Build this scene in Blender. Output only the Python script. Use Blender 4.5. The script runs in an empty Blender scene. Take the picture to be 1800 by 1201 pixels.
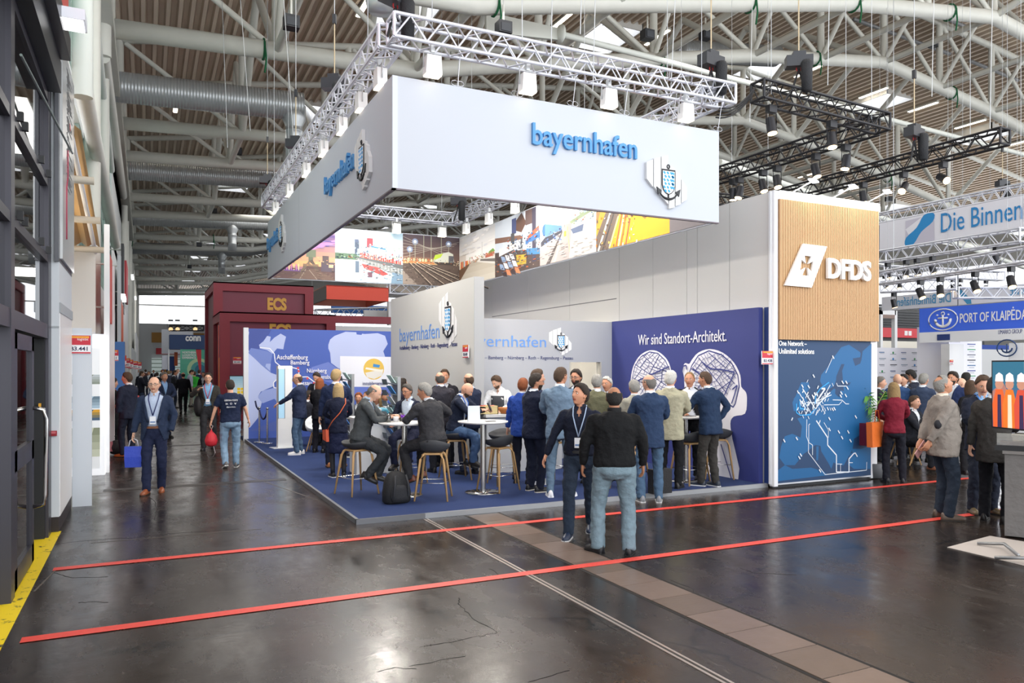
import bpy, bmesh, math, random
from math import sin, cos, pi, radians, sqrt, atan2, exp
from mathutils import Vector, Matrix, noise
V = Vector
random.seed(5)
C = bpy.context.scene
col = C.collection
# ------------------------------------------------------------------ camera, world, exposure
F = 1333.0; HC = 1.95; SN = sin(radians(25.8)); CS = cos(radians(25.8))
cd = bpy.data.cameras.new('camera'); cam = bpy.data.objects.new('camera', cd); col.objects.link(cam)
cam.location = (0, 0, HC); cam.rotation_euler = (radians(90), 0, radians(-25.8))
cd.sensor_width = 36; cd.lens = 36 * F / 1800; cd.shift_y = 45.5 / 1800; cd.clip_end = 500
C.camera = cam
C.view_settings.view_transform = 'Standard'; C.view_settings.look = 'None'
C.view_settings.gamma = 1.0; C.view_settings.use_curve_mapping = False
C.view_settings.exposure = -0.12
C.cycles.use_denoising = True
C.cycles.max_bounces = 6; C.cycles.diffuse_bounces = 3; C.cycles.glossy_bounces = 3
C.cycles.transmission_bounces = 4; C.cycles.transparent_max_bounces = 6
C.cycles.sample_clamp_indirect = 6
C.cycles.caustics_reflective = False; C.cycles.caustics_refractive = False
w = bpy.data.worlds.new('hall_light'); C.world = w; w.use_nodes = True
bg = w.node_tree.nodes['Background']; bg.inputs[0].default_value = (0.93, 0.96, 1.0, 1); bg.inputs[1].default_value = 2.6

def area(loc, size, power, color=(1, 1, 1), rot=(0, 0, 0), size_y=None, spread=180):
    l = bpy.data.lights.new('hall_light', 'AREA'); l.energy = power; l.color = color; l.size = size
    if size_y: l.shape = 'RECTANGLE'; l.size_y = size_y
    l.spread = radians(spread)
    o = bpy.data.objects.new('hall_light', l); o.location = loc; o.rotation_euler = rot; col.objects.link(o)
    return o
# the daylight of the roof's long rows of skylights
for x_, y_, p_ in ((5, 14, 380), (14, 8, 380), (20, 22, 450), (6, 34, 500), (30, 12, 450), (10, 55, 700), (34, 36, 600), (5, 85, 900)):
    area((x_, y_, 11.0 if x_ < 8 else 12.3), 9, p_, (1.0, 0.97, 0.93), size_y=8)

# lamps added to brighten the roof: unseen behind the camera, and at right-wall windows
area((26, -14, 9.5), 62, 5200, (.94, .97, 1.0), rot=(radians(112), 0, 0), size_y=9)
area((60, 30, 8.5), 70, 4200, (.94, .97, 1.0), rot=(radians(108), 0, radians(90)), size_y=5)

# ------------------------------------------------------------------ materials
def lin(c):
    if isinstance(c, str):
        c = [int(c[i:i + 2], 16) / 255 for i in (0, 2, 4)]
    return tuple(x / 12.92 if x <= 0.04045 else ((x + 0.055) / 1.055) ** 2.4 for x in c) + (1,)
MATS = {}
def M(color, rough=0.6, metal=0.0, bump=0.0, bscale=60, emit=0.0, vary=0.0, vscale=8, spec=0.5, alpha=1, coat=0, stretch=None):
    key = (str(color), rough, metal, bump, bscale, emit, vary, vscale, spec, alpha, coat, stretch)
    if key in MATS: return MATS[key]
    m = bpy.data.materials.new('mat'); m.use_nodes = True; nt = m.node_tree; b = nt.nodes['Principled BSDF']
    c = lin(color)
    b.inputs['Base Color'].default_value = c; b.inputs['Roughness'].default_value = rough
    b.inputs['Metallic'].default_value = metal; b.inputs['Specular IOR Level'].default_value = spec
    if coat: b.inputs['Coat Weight'].default_value = coat; b.inputs['Coat Roughness'].default_value = 0.1
    if alpha < 1: b.inputs['Alpha'].default_value = alpha
    if emit:
        b.inputs['Emission Color'].default_value = c; b.inputs['Emission Strength'].default_value = emit
    if bump or vary:
        tc = nt.nodes.new('ShaderNodeTexCoord'); mp = nt.nodes.new('ShaderNodeMapping')
        nt.links.new(tc.outputs['Object'], mp.inputs['Vector'])
        if stretch: mp.inputs['Scale'].default_value = stretch
    if bump:
        n = nt.nodes.new('ShaderNodeTexNoise'); n.inputs['Scale'].default_value = bscale; n.inputs['Detail'].default_value = 3
        nt.links.new(mp.outputs[0], n.inputs['Vector'])
        bp = nt.nodes.new('ShaderNodeBump'); bp.inputs['Strength'].default_value = bump; bp.inputs['Distance'].default_value = 0.02
        nt.links.new(n.outputs['Fac'], bp.inputs['Height']); nt.links.new(bp.outputs[0], b.inputs['Normal'])
    if vary:
        n = nt.nodes.new('ShaderNodeTexNoise'); n.inputs['Scale'].default_value = vscale; n.inputs['Detail'].default_value = 4
        nt.links.new(mp.outputs[0], n.inputs['Vector'])
        hs = nt.nodes.new('ShaderNodeMixRGB'); hs.blend_type = 'MIX'
        hs.inputs[1].default_value = tuple(x * (1 - vary) for x in c[:3]) + (1,)
        hs.inputs[2].default_value = tuple(min(1, x * (1 + vary)) for x in c[:3]) + (1,)
        nt.links.new(n.outputs['Fac'], hs.inputs[0]); nt.links.new(hs.outputs[0], b.inputs['Base Color'])
    MATS[key] = m
    return m
def glass(tint='d8e4e0', rough=0.02, alpha=0.25):
    key = ('glass', tint, alpha)
    if key in MATS: return MATS[key]
    m = bpy.data.materials.new('glass'); m.use_nodes = True; nt = m.node_tree; nt.nodes.clear()
    o = nt.nodes.new('ShaderNodeOutputMaterial'); t = nt.nodes.new('ShaderNodeBsdfTransparent'); g = nt.nodes.new('ShaderNodeBsdfGlossy')
    t.inputs[0].default_value = lin(tint); g.inputs['Roughness'].default_value = rough
    fr = nt.nodes.new('ShaderNodeFresnel'); fr.inputs[0].default_value = 1.5
    ad = nt.nodes.new('ShaderNodeMath'); ad.operation = 'ADD'; ad.inputs[1].default_value = alpha
    mx = nt.nodes.new('ShaderNodeMixShader'); nt.links.new(fr.outputs[0], ad.inputs[0]); nt.links.new(ad.outputs[0], mx.inputs[0])
    nt.links.new(t.outputs[0], mx.inputs[1]); nt.links.new(g.outputs[0], mx.inputs[2]); nt.links.new(mx.outputs[0], o.inputs[0])
    MATS[key] = m
    return m
def print_mat(rough=0.55, emit=0.0):
    key = ('print', rough, emit)
    if key in MATS: return MATS[key]
    m = bpy.data.materials.new('print'); m.use_nodes = True; nt = m.node_tree; b = nt.nodes['Principled BSDF']
    a = nt.nodes.new('ShaderNodeVertexColor'); a.layer_name = 'ink'
    nt.links.new(a.outputs[0], b.inputs['Base Color']); b.inputs['Roughness'].default_value = rough
    if emit:
        nt.links.new(a.outputs[0], b.inputs['Emission Color']); b.inputs['Emission Strength'].default_value = emit
    MATS[key] = m
    return m

# ------------------------------------------------------------------ geometry helpers
def ray(u, v):
    a = (u - 900) / F
    return V((SN + CS * a, CS - SN * a, (646 - v) / F))
def at(u, v, X=None, Y=None, Z=None):
    r = ray(u, v)
    if X is not None: t = X / r.x
    elif Y is not None: t = Y / r.y
    else: t = (Z - HC) / r.z
    return V((r.x * t, r.y * t, HC + r.z * t))
def atd(u, v, d):
    r = ray(u, v); return V((r.x * d, r.y * d, HC + r.z * d))
def frame(t):
    t = t.normalized()
    a = V((0, 0, 1)) if abs(t.z) < 0.9 else V((0, 1, 0))
    x = t.cross(a).normalized(); y = x.cross(t).normalized()
    return x, y
class MB:
    def __init__(s): s.v = []; s.f = []; s.m = []; s.sm = []; s.c = []
    def add(s, vs, fs, m=0, sm=False, c=None):
        o = len(s.v); s.v += [tuple(p) for p in vs]
        for f in fs: s.f.append([i + o for i in f]); s.m.append(m); s.sm.append(sm); s.c.append(c)
        return s
    def box(s, a, b, m=0):
        x0, x1 = sorted((a[0], b[0])); y0, y1 = sorted((a[1], b[1])); z0, z1 = sorted((a[2], b[2]))
        vs = [(x0, y0, z0), (x1, y0, z0), (x1, y1, z0), (x0, y1, z0), (x0, y0, z1), (x1, y0, z1), (x1, y1, z1), (x0, y1, z1)]
        return s.add(vs, [(0, 3, 2, 1), (4, 5, 6, 7), (0, 1, 5, 4), (1, 2, 6, 5), (2, 3, 7, 6), (3, 0, 4, 7)], m)
    def cbox(s, c, size, m=0, rz=0, rx=0, mat=None):
        R = mat if mat else (Matrix.Rotation(rz, 3, 'Z') @ Matrix.Rotation(rx, 3, 'X'))
        vs = [V(c) + R @ V((size[0] / 2 * i, size[1] / 2 * j, size[2] / 2 * k)) for k in (-1, 1) for i, j in ((-1, -1), (1, -1), (1, 1), (-1, 1))]
        return s.add(vs, [(0, 3, 2, 1), (4, 5, 6, 7), (0, 1, 5, 4), (1, 2, 6, 5), (2, 3, 7, 6), (3, 0, 4, 7)], m)
    def tube(s, p, q, r, r2=None, n=8, m=0, cap=True):
        p = V(p); q = V(q); r2 = r if r2 is None else r2; x, y = frame(q - p)
        vs = [p + (x * cos(2 * pi * i / n) + y * sin(2 * pi * i / n)) * r for i in range(n)]
        vs += [q + (x * cos(2 * pi * i / n) + y * sin(2 * pi * i / n)) * r2 for i in range(n)]
        s.add(vs, [(i, (i + 1) % n, n + (i + 1) % n, n + i) for i in range(n)], m, True)
        if cap: s.add(vs, [list(range(n))[::-1], list(range(n, 2 * n))], m)
        return s
    def path(s, pts, r, n=6, m=0, closed=False, flat=None):
        pts = [V(p) for p in pts]; k = len(pts); rings = []
        for i, p in enumerate(pts):
            a = pts[(i - 1) % k] if (closed or i) else p; b = pts[(i + 1) % k] if (closed or i < k - 1) else p
            t = (b - a).normalized(); x, y = frame(t)
            rr = r[i] if isinstance(r, (list, tuple)) else r
            rings.append([p + (x * cos(2 * pi * j / n) + y * sin(2 * pi * j / n) * (flat or 1)) * rr for j in range(n)])
        return s.loft(rings, m, closed=closed)
    def loft(s, rings, m=0, sm=True, closed=False, cap=True):
        n = len(rings[0]); vs = [p for r in rings for p in r]; fs = []
        k = len(rings)
        for i in range(k if closed else k - 1):
            for j in range(n):
                a = i * n; b = ((i + 1) % k) * n
                fs.append((a + j, a + (j + 1) % n, b + (j + 1) % n, b + j))
        if cap and not closed: fs += [list(range(n))[::-1], list(range((k - 1) * n, k * n))]
        return s.add(vs, fs, m, sm)
    def lathe(s, prof, c=(0, 0, 0), n=20, m=0, sm=True):
        c = V(c)
        return s.loft([[c + V((r * cos(2 * pi * i / n), r * sin(2 * pi * i / n), z)) for i in range(n)] for r, z in prof], m, sm)
    def ball(s, c, r, n=10, k=7, m=0, R=None):
        c = V(c); r = (r, r, r) if isinstance(r, (int, float)) else r; rings = []
        for i in range(1, k):
            a = pi * i / k
            ring = [V((r[0] * sin(a) * cos(2 * pi * j / n), r[1] * sin(a) * sin(2 * pi * j / n), -r[2] * cos(a))) for j in range(n)]
            rings.append([c + (R @ p if R else p) for p in ring])
        return s.loft(rings, m)
    def prism(s, pts, d, m=0, c=None):       # polygon (3-D points) thickened by vector d
        n = len(pts); pts = [V(p) for p in pts]; d = V(d)
        vs = pts + [p + d for p in pts]
        return s.add(vs, [list(range(n))[::-1], list(range(n, 2 * n))] + [(i, (i + 1) % n, n + (i + 1) % n, n + i) for i in range(n)], m, False, c)
    def mesh(s, name, mats):
        me = bpy.data.meshes.new(name); me.from_pydata(s.v, [], s.f)
        for m in (mats if isinstance(mats, (list, tuple)) else [mats]): me.materials.append(m)
        me.polygons.foreach_set('material_index', s.m); me.polygons.foreach_set('use_smooth', s.sm)
        if any(c is not None for c in s.c):
            ca = me.color_attributes.new('ink', 'FLOAT_COLOR', 'CORNER'); flat = []
            for f, c in zip(s.f, s.c): flat += list(lin(c or 'ffffff')) * len(f)
            ca.data.foreach_set('color', flat)
        me.validate(); me.update()
        return me
    def build(s, name, mats, parent=None, **kw):
        return link(s.mesh(name, mats), name, parent, **kw)
def link(me, name, parent=None, label=None, cat=None, group=None, kind=None, loc=None):
    o = bpy.data.objects.new(name, me); col.objects.link(o)
    if parent is not None: o.parent = parent
    if loc is not None: o.location = loc
    return tag(o, label, cat, group, kind)
def tag(o, label=None, cat=None, group=None, kind=None):
    if label: o['label'] = label
    if cat: o['category'] = cat
    if group: o['group'] = group
    if kind: o['kind'] = kind
    return o
def E(name, loc, label=None, cat=None, group=None, kind=None, rz=0):
    o = bpy.data.objects.new(name, None); col.objects.link(o); o.location = loc; o.rotation_euler = (0, 0, rz); o.empty_display_size = 0.1
    return tag(o, label, cat, group, kind)
def copy_tree(o, parent=None):
    c = o.copy(); col.objects.link(c)
    if parent is not None: c.parent = parent
    for ch in list(o.children): copy_tree(ch, c)
    return c
class Plane:                                  # a flat board: origin, right, up, out
    def __init__(s, o, x, up=(0, 0, 1)):
        s.o = V(o); s.x = V(x).normalized(); s.y = V(up).normalized(); s.n = s.x.cross(s.y)
    def __call__(s, a, b, c=0): return s.o + s.x * a + s.y * b + s.n * c
def px(u, v, X=None, Y=None): return at(u, v, X=X, Y=Y)
_tc = {}
def text(s, p, q, h, out, parent, mat, depth=0.004, name='lettering', bold=0.0, up=V((0, 0, 1)), label=None):
    """string s set so that its bounding box runs from world point p (lower left) to q (lower right) and is h high; out = way it faces"""
    key = (s, bold)
    if key not in _tc:
        cu = bpy.data.curves.new('t', 'FONT'); cu.body = s; cu.size = 1; cu.resolution_u = 3; cu.offset = bold; cu.extrude = 0.5
        o = bpy.data.objects.new('t', cu); me = bpy.data.meshes.new_from_object(o)
        _tc[key] = [tuple(v.co) for v in me.vertices], [list(f.vertices) for f in me.polygons]
    vs, fs = _tc[key]
    x0 = min(v[0] for v in vs); x1 = max(v[0] for v in vs); y0 = min(v[1] for v in vs); y1 = max(v[1] for v in vs)
    p = V(p); q = V(q); X = q - p; out = V(out).normalized()
    b = MB(); b.add([p + X * ((v[0] - x0) / (x1 - x0)) + up * (h * (v[1] - y0) / (y1 - y0)) + out * (v[2] + 0.5) * depth for v in vs], fs)
    return b.build(name, mat, parent, label=label)

# common materials
WHITE = M('eceef0', 0.5); STEEL = M('d9d9d0', 0.45, vary=0.06, vscale=3); DARKSTEEL = M('4a4b50', 0.4, 0.3)
BLACK = M('17181b', 0.5); ALU = M('c9cbd0', 0.3, 0.9); CHROME = M('c8c8c8', 0.15, 1.0); GREYW = M('b4b6b8', 0.6, bump=0.05, bscale=300)
# ================================================================== HALL
# floor: dark polished asphalt
def floor_mat():
    m = bpy.data.materials.new('asphalt'); m.use_nodes = True; nt = m.node_tree; b = nt.nodes['Principled BSDF']; L = nt.links.new
    tc = nt.nodes.new('ShaderNodeTexCoord')
    def noise_(sc, det=4, st=(1, 1, 1), rough=0.6):
        mp = nt.nodes.new('ShaderNodeMapping'); mp.inputs['Scale'].default_value = st; L(tc.outputs['Object'], mp.inputs[0])
        n = nt.nodes.new('ShaderNodeTexNoise'); n.inputs['Scale'].default_value = sc; n.inputs['Detail'].default_value = det; n.inputs['Roughness'].default_value = rough
        L(mp.outputs[0], n.inputs['Vector']); return n.outputs['Fac']
    def ramp(x, a, b_, lo, hi):
        r = nt.nodes.new('ShaderNodeMapRange'); r.inputs[1].default_value = a; r.inputs[2].default_value = b_; r.inputs[3].default_value = lo; r.inputs[4].default_value = hi
        L(x, r.inputs[0]); return r.outputs[0]
    cr = nt.nodes.new('ShaderNodeMixRGB'); cr.inputs[1].default_value = lin('1f1a18'); cr.inputs[2].default_value = lin('3a3029')
    L(ramp(noise_(0.5, 6), 0.35, 0.7, 0, 1), cr.inputs[0])
    # pale scuffs
    sc = nt.nodes.new('ShaderNodeMixRGB'); L(cr.outputs[0], sc.inputs[1]); sc.inputs[2].default_value = lin('8a8078')
    L(ramp(noise_(9, 8, (1, 0.25, 1), 0.75), 0.60, 0.74, 0, 0.45), sc.inputs[0])
    s2 = nt.nodes.new('ShaderNodeMixRGB'); L(sc.outputs[0], s2.inputs[1]); s2.inputs[2].default_value = lin('9a8f84'); L(ramp(noise_(22, 8, (1, .14, 1), 0.8), 0.60, 0.72, 0, 0.3), s2.inputs[0]); sc = s2
    s3 = nt.nodes.new('ShaderNodeMixRGB'); L(sc.outputs[0], s3.inputs[1]); s3.inputs[2].default_value = lin('a89c90'); L(ramp(noise_(26, 8, (.12, 1, 1), 0.8), 0.62, 0.74, 0, 0.25), s3.inputs[0]); sc = s3
    # hairline cracks
    vo = nt.nodes.new('ShaderNodeTexVoronoi'); vo.feature = 'DISTANCE_TO_EDGE'; vo.inputs['Scale'].default_value = 0.28
    mp = nt.nodes.new('ShaderNodeMapping'); L(tc.outputs['Object'], mp.inputs[0]); wn = nt.nodes.new('ShaderNodeTexNoise'); wn.inputs['Scale'].default_value = 1.3; wn.inputs['Detail'].default_value = 5
    L(mp.outputs[0], wn.inputs['Vector']); ad = nt.nodes.new('ShaderNodeMixRGB'); ad.blend_type = 'ADD'; ad.inputs[0].default_value = 1.3
    L(mp.outputs[0], ad.inputs[1]); L(wn.outputs['Color'], ad.inputs[2]); L(ad.outputs[0], vo.inputs['Vector'])
    ck = nt.nodes.new('ShaderNodeMixRGB'); L(sc.outputs[0], ck.inputs[1]); ck.inputs[2].default_value = lin('0c0b0a')
    L(ramp(vo.outputs['Distance'], 0.003, 0.008, 0.85, 0), ck.inputs[0])
    L(ck.outputs[0], b.inputs['Base Color'])
    L(ramp(noise_(2.2, 6, (1, 0.5, 1), 0.7), 0.3, 0.75, 0.14, 0.38), b.inputs['Roughness'])
    bp = nt.nodes.new('ShaderNodeBump'); bp.inputs['Strength'].default_value = 0.12; bp.inputs['Distance'].default_value = 0.012
    L(noise_(6, 6, (0.8, 1.6, 1)), bp.inputs['Height']); L(bp.outputs[0], b.inputs['Normal'])
    b.inputs['Specular IOR Level'].default_value = 0.55
    return m
ASPH = floor_mat()
fl = MB().box((-8, -3, -0.3), (70, 165, 0)).build('floor', ASPH, kind='structure')
RED = M('e04a3e', 0.45, vary=0.12, vscale=30)
for y, wd in ((8.5, .12), (6.39, .12)):
    MB().box((-0.80, y - wd / 2, 0.0048), (16, y + wd / 2, 0.006)).build('floor_marking', RED, fl, label='red tape line across the aisle')
MB().box((3.205, 1.5, 0), (3.225, 9.25, 0.005)).box((3.25, 1.5, 0), (3.27, 9.25, 0.005)).build('floor_rail', M('c9bdb4', 0.3, 0.7), fl, label='twin metal expansion joint strip')
MB().box((3.226, 1.5, 0.0), (3.249, 9.25, 0.002)).build('floor_joint', M('3a3532', 0.6), fl)
gr = M('1c1917', 0.8)
MB().box((3.77, 1.2, 0), (3.80, 9.25, 0.0012)).box((4.25, 1.2, 0), (4.28, 9.25, 0.0012)).build('trench_edge', gr, fl)
for k in range(18):
    y = 9.2 - 0.445 * k
    MB().box((3.81, y - 0.435, 0), (4.245, y, 0.0025 + 0.0015 * random.random())).build('cover_tile', M('77655a' if k % 3 else '69594e', 0.3, bump=0.15, bscale=8, vary=0.15), fl)
# floor grooves and old repair seams
for (u0, v0, u1, v1) in ((162, 868, 430, 850), (160, 955, 460, 930), (560, 880, 430, 835), (100, 1000, 60, 1040)):
    a = at(u0, v0, Z=0.001); b_ = at(u1, v1, Z=0.001); d = (b_ - a).normalized(); n = V((-d.y, d.x, 0)) * 0.008
    MB().prism([a - n, b_ - n, b_ + n, a + n], (0, 0, 0.001)).build('floor_seam', M('5c564f', 0.5), fl)
random.seed(14)
for pts in (((808, 1051), (806, 1061), (818, 1074), (835, 1090), (874, 1112)), ((736, 1139), (794, 1129), (841, 1119), (874, 1113)), ((720, 1172), (771, 1162), (818, 1154)), ((662, 1181), (693, 1174), (732, 1176)), ((981, 1055), (1028, 1074), (1084, 1109)), ((930, 1199), (970, 1187), (1001, 1179)),
            ((860, 1000), (875, 1010), (885, 1020)), ((1180, 1020), (1216, 1035), (1222, 1044)), ((90, 1005), (110, 1012), (130, 1016), (190, 1014)), ((140, 1060), (160, 1058), (190, 1059)), ((85, 960), (150, 950), (230, 946), (300, 938), (420, 930)), ((255, 868), (270, 880), (276, 895), (272, 915)), ((1640, 925), (1680, 950), (1720, 965), (1790, 975)), ((1300, 1000), (1330, 1008), (1400, 1011))):
    P3 = []
    for a_, b2 in zip(pts, pts[1:]):
        for k in range(4): t = k / 4; P3.append(at(a_[0] + (b2[0] - a_[0]) * t + random.uniform(-2, 2), a_[1] + (b2[1] - a_[1]) * t + random.uniform(-1, 1), Z=.0004))
    P3.append(at(*pts[-1], Z=.0004)); b = MB()
    for p_, q_ in zip(P3, P3[1:]):
        d_ = (q_ - p_).normalized(); n_ = V((-d_.y, d_.x, 0)) * random.uniform(.002, .005); b.prism([p_ - n_, q_ - n_, q_ + n_, p_ + n_], (0, 0, .0006))
    b.build('floor_crack', M('0d0b0a', .8), fl, kind='stuff')
# cable ducts set into the floor further down the aisle
for y in (13.5, 20.5, 27.5):
    MB().box((-0.6, y, 0.001), (2.2, y + 0.22, 0.004)).build('duct_cover', M('3a3633', 0.4, 0.3, vary=0.1), fl)
YEL = M('f0d020', 0.55, vary=0.12, vscale=10)
def yellow_mat():
    m = bpy.data.materials.new('worn_yellow'); m.use_nodes = True; nt = m.node_tree; b = nt.nodes['Principled BSDF']
    tc = nt.nodes.new('ShaderNodeTexCoord'); n = nt.nodes.new('ShaderNodeTexNoise'); n.inputs['Scale'].default_value = 7; n.inputs['Detail'].default_value = 8; n.inputs['Roughness'].default_value = .7
    nt.links.new(tc.outputs['Object'], n.inputs['Vector']); r = nt.nodes.new('ShaderNodeValToRGB'); r.color_ramp.elements[0].position = .57; r.color_ramp.elements[1].position = .63
    r.color_ramp.elements[0].color = lin('f2d21c'); r.color_ramp.elements[1].color = lin('3a3420')
    nt.links.new(n.outputs['Fac'], r.inputs[0]); nt.links.new(r.outputs[0], b.inputs['Base Color']); b.inputs['Roughness'].default_value = .5
    return m
MB().box((-1.3, 1.0, 0.0005), (-0.90, 10.45, 0.004)).build('threshold_marking', yellow_mat(), fl, label='worn yellow painted strip along the doors')

# ---- roof profile (height above the floor as a function of x)
def interp(tab, x):
    if x <= tab[0][0]: return tab[0][1]
    for (a, b), (c, d) in zip(tab, tab[1:]):
        if x <= c: return b + (d - b) * (x - a) / (c - a)
    return tab[-1][1]
TB = [(-1.05, 11.4), (8, 11.75), (12.6, 12.75), (22.6, 14.85), (30.5, 15.95), (38.4, 14.85), (48.4, 12.75), (53, 11.75), (62, 11.4)]
TT = [(-1.05, 14.6), (10, 16.3), (20, 17.9), (30.5, 18.9), (41, 17.9), (51, 16.3), (62, 14.6)]
zB = lambda x: interp(TB, x)
zT = lambda x: interp(TT, x)
zR = lambda x: zT(x) + 0.35
def at_roof(u, v):
    z = 16
    for _ in range(12): p = at(u, v, Z=z); z = zR(p.x)
    return p
# corrugated steel deck with openings for the skylights
SKY = []      # x0,x1,y0,y1
for (u, v) in ((1065, 62), (1345, 118), (1545, 178), (1722, 236), (715, 15), (548, 195), (1562, 362), (1275, 283), (1470, 330)):
    p = at_roof(u, v); SKY.append((p.x - 1.15, p.x + 1.15, p.y - 1.5, p.y + 1.5))
for yy in (62, 76, 90, 104, 118, 132):
    for xx in (6, 13, 20, 27): SKY.append((xx - 1.2, xx + 1.2, yy - 1.5, yy + 1.5))
pitch = 0.42; X0 = -1.4; X1 = 64; prof = []
x = X0
while x < X1:
    for dx, dz in ((0, 0), (0.13, 0), (0.19, 0.16), (0.36, 0.16)): prof.append((x + dx, dz))
    x += pitch
b = MB(); xs0 = [None] * len(prof)
for i in range(len(prof) - 1):
    (xa, da), (xb, db) = prof[i], prof[i + 1]
    cuts = [(-4, -4)] + sorted((s[2], s[3]) for s in SKY if s[0] < (xa + xb) / 2 < s[1]) + [(152, 152)]
    for (p0, p1), (q0, q1) in zip(cuts, cuts[1:]):
        if q0 <= p1: continue
        za, zb = zR(xa) + da, zR(xb) + db
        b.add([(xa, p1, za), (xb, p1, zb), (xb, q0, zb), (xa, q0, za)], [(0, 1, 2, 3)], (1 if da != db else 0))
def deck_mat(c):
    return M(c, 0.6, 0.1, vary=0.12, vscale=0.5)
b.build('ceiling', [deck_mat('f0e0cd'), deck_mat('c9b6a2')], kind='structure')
SKYG = M('eef3ff', 0.5, emit=3.2)
for i, s in enumerate(SKY):
    zc = max(zR(s[0]), zR(s[1])) + 0.75
    e = E('window_%d' % (i + 1), ((s[0] + s[1]) / 2, (s[2] + s[3]) / 2, zc), kind='structure')
    o = V(e.location); fb = MB()
    for a, c in (((s[0], s[2]), (s[0] + .06, s[3])), ((s[1] - .06, s[2]), (s[1], s[3])), ((s[0], s[2]), (s[1], s[2] + .06)), ((s[0], s[3] - .06), (s[1], s[3]))):
        fb.box((a[0] - o.x, a[1] - o.y, min(zR(s[0]), zR(s[1])) - zc - .02), (c[0] - o.x, c[1] - o.y, .05))
    fb.build('skylight_frame', M('e9e7e2', 0.6), e)
    MB().box((s[0] - o.x, s[2] - o.y, 0.03), (s[1] - o.x, s[3] - o.y, 0.06)).build('pane', SKYG, e)
    if i < 9: MB().tube((-.7, 0, -.1), (.7, .2, -.1), .03).tube((0, 0, -.1), (.2, .6, -.1), .03).build('opener', M('6d7390', .5), e)
# skylight daylight is carried by the daylight lamps at the top; strip lights below
TUBEM = M('fff2dd', 0.4, emit=9)
slp = [(596, 88, 560, 118), ]
for k, (u, v) in enumerate(((309, 183), (487, 190), (990, 30), (1155, 62), (1280, 100), (1420, 122), (1535, 160), (1622, 185), (1705, 215), (1782, 250), (1270, 285), (1420, 305), (640, 6))):
    p = at_roof(u, v); z = zR(p.x) - 0.12
    e = E('strip_light', (p.x, p.y, z), 'fluorescent strip light under the corrugated roof, ' + ('on the left over the first duct', 'left, between the two nearest ducts', 'left of the big skylight at top centre', 'right of the big skylight at top centre', 'over the right end of the white truss', 'beside the skylight over the black truss', 'above the skylight at upper right', 'below the skylight at upper right', 'left of the rightmost skylight', 'at the right edge of the picture', 'low behind the fascia\'s right end', 'low behind the black trusses', 'at the top edge beside the hoist')[k], 'light', 'strip lights under the roof')
    MB().box((-.12, -1.0, 0), (.12, 1.0, .10)).build('housing', STEEL, e)
    MB().box((-.09, -.95, -.03), (.09, .95, 0)).build('tube', TUBEM, e)

# ---- roof trusses
def chord(fn, y, r, xs, m=STEEL):
    return MB().path([(x, y, fn(x)) for x in xs], r, n=10)
xsB = [-1.05, 8, 12.6, 17.6, 22.6, 26.5, 30.5, 34.4, 38.4, 43.4, 48.4, 53, 62]
NB = [-0.9, 3.6, 8.0, 12.6, 17.6, 22.6, 26.5, 30.5, 34.4, 38.4, 43.4, 48.4]
YT = [18.9, 23.9]
k = 0
while YT[-1] < 140: YT += [33.0 + 14.1 * k, 38.0 + 14.1 * k]; k += 1
YT = YT[:14]
for i, y in enumerate(YT):
    big = y < 60
    e = E('roof_truss', (0, y, 0), kind='structure')
    rB = 0.27 if y < 30 else 0.24
    xx = xsB if y < 60 else xsB[:7]
    MB().path([(x, 0, zB(x)) for x in xx], rB, n=10 if big else 6).build('bottom_chord', STEEL, e)
    MB().path([(x, 0, zT(x)) for x in xx], 0.15, n=8 if big else 6).build('top_chord', STEEL, e)
    for j, x in enumerate(NB):
        if x > 32 and not big: break
        MB().tube((x, 0, zB(x)), (x, 0, zT(x)), 0.15, n=8).build('vertical', STEEL, e)
        if j + 1 < len(NB):
            x2 = NB[j + 1]
            MB().tube((x + .2, 0, zT(x) - .1), (x2, 0, zB(x2)), 0.10, n=8).build('diagonal', STEEL, e)
# lengthwise tubes between the trusses
lng = E('purlin_frame', (0, 0, 0), kind='structure')
for i, y in enumerate(YT[:-1]):
    y2 = YT[i + 1]
    if y > 60: break
    for x in NB[1:]:
        if y2 - y < 6:
            MB().tube((x, y, zB(x)), (x, y2, zB(x)), .13, n=8).build('tie', STEEL, lng)
            MB().tube((x, y, zB(x)), (x, y + 2.5, zT(x) + .1), .10, n=8).tube((x, y2, zB(x)), (x, y + 2.5, zT(x) + .1), .10, n=8).build('strut', STEEL, lng)
        else:
            MB().tube((x, y, zB(x)), (x, y + (y2 - y) * .5, zT(x) + .05), .14, n=8).tube((x, y2, zB(x)), (x, y + (y2 - y) * .5, zT(x) + .05), .14, n=8).build('strut', STEEL, lng)
for x in (12.6, 22.6, 30.5, 38.4):
    MB().tube((x, 6, zT(x)), (x, 18.9, zB(x)), .14, n=8).build('strut', STEEL, lng)
    MB().tube((x + 1.2, 4, zT(x + 1.2) - .3), (x + 1.2, 18.9, zT(x + 1.2) - .5), .14, n=8).build('strut', STEEL, lng)
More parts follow.
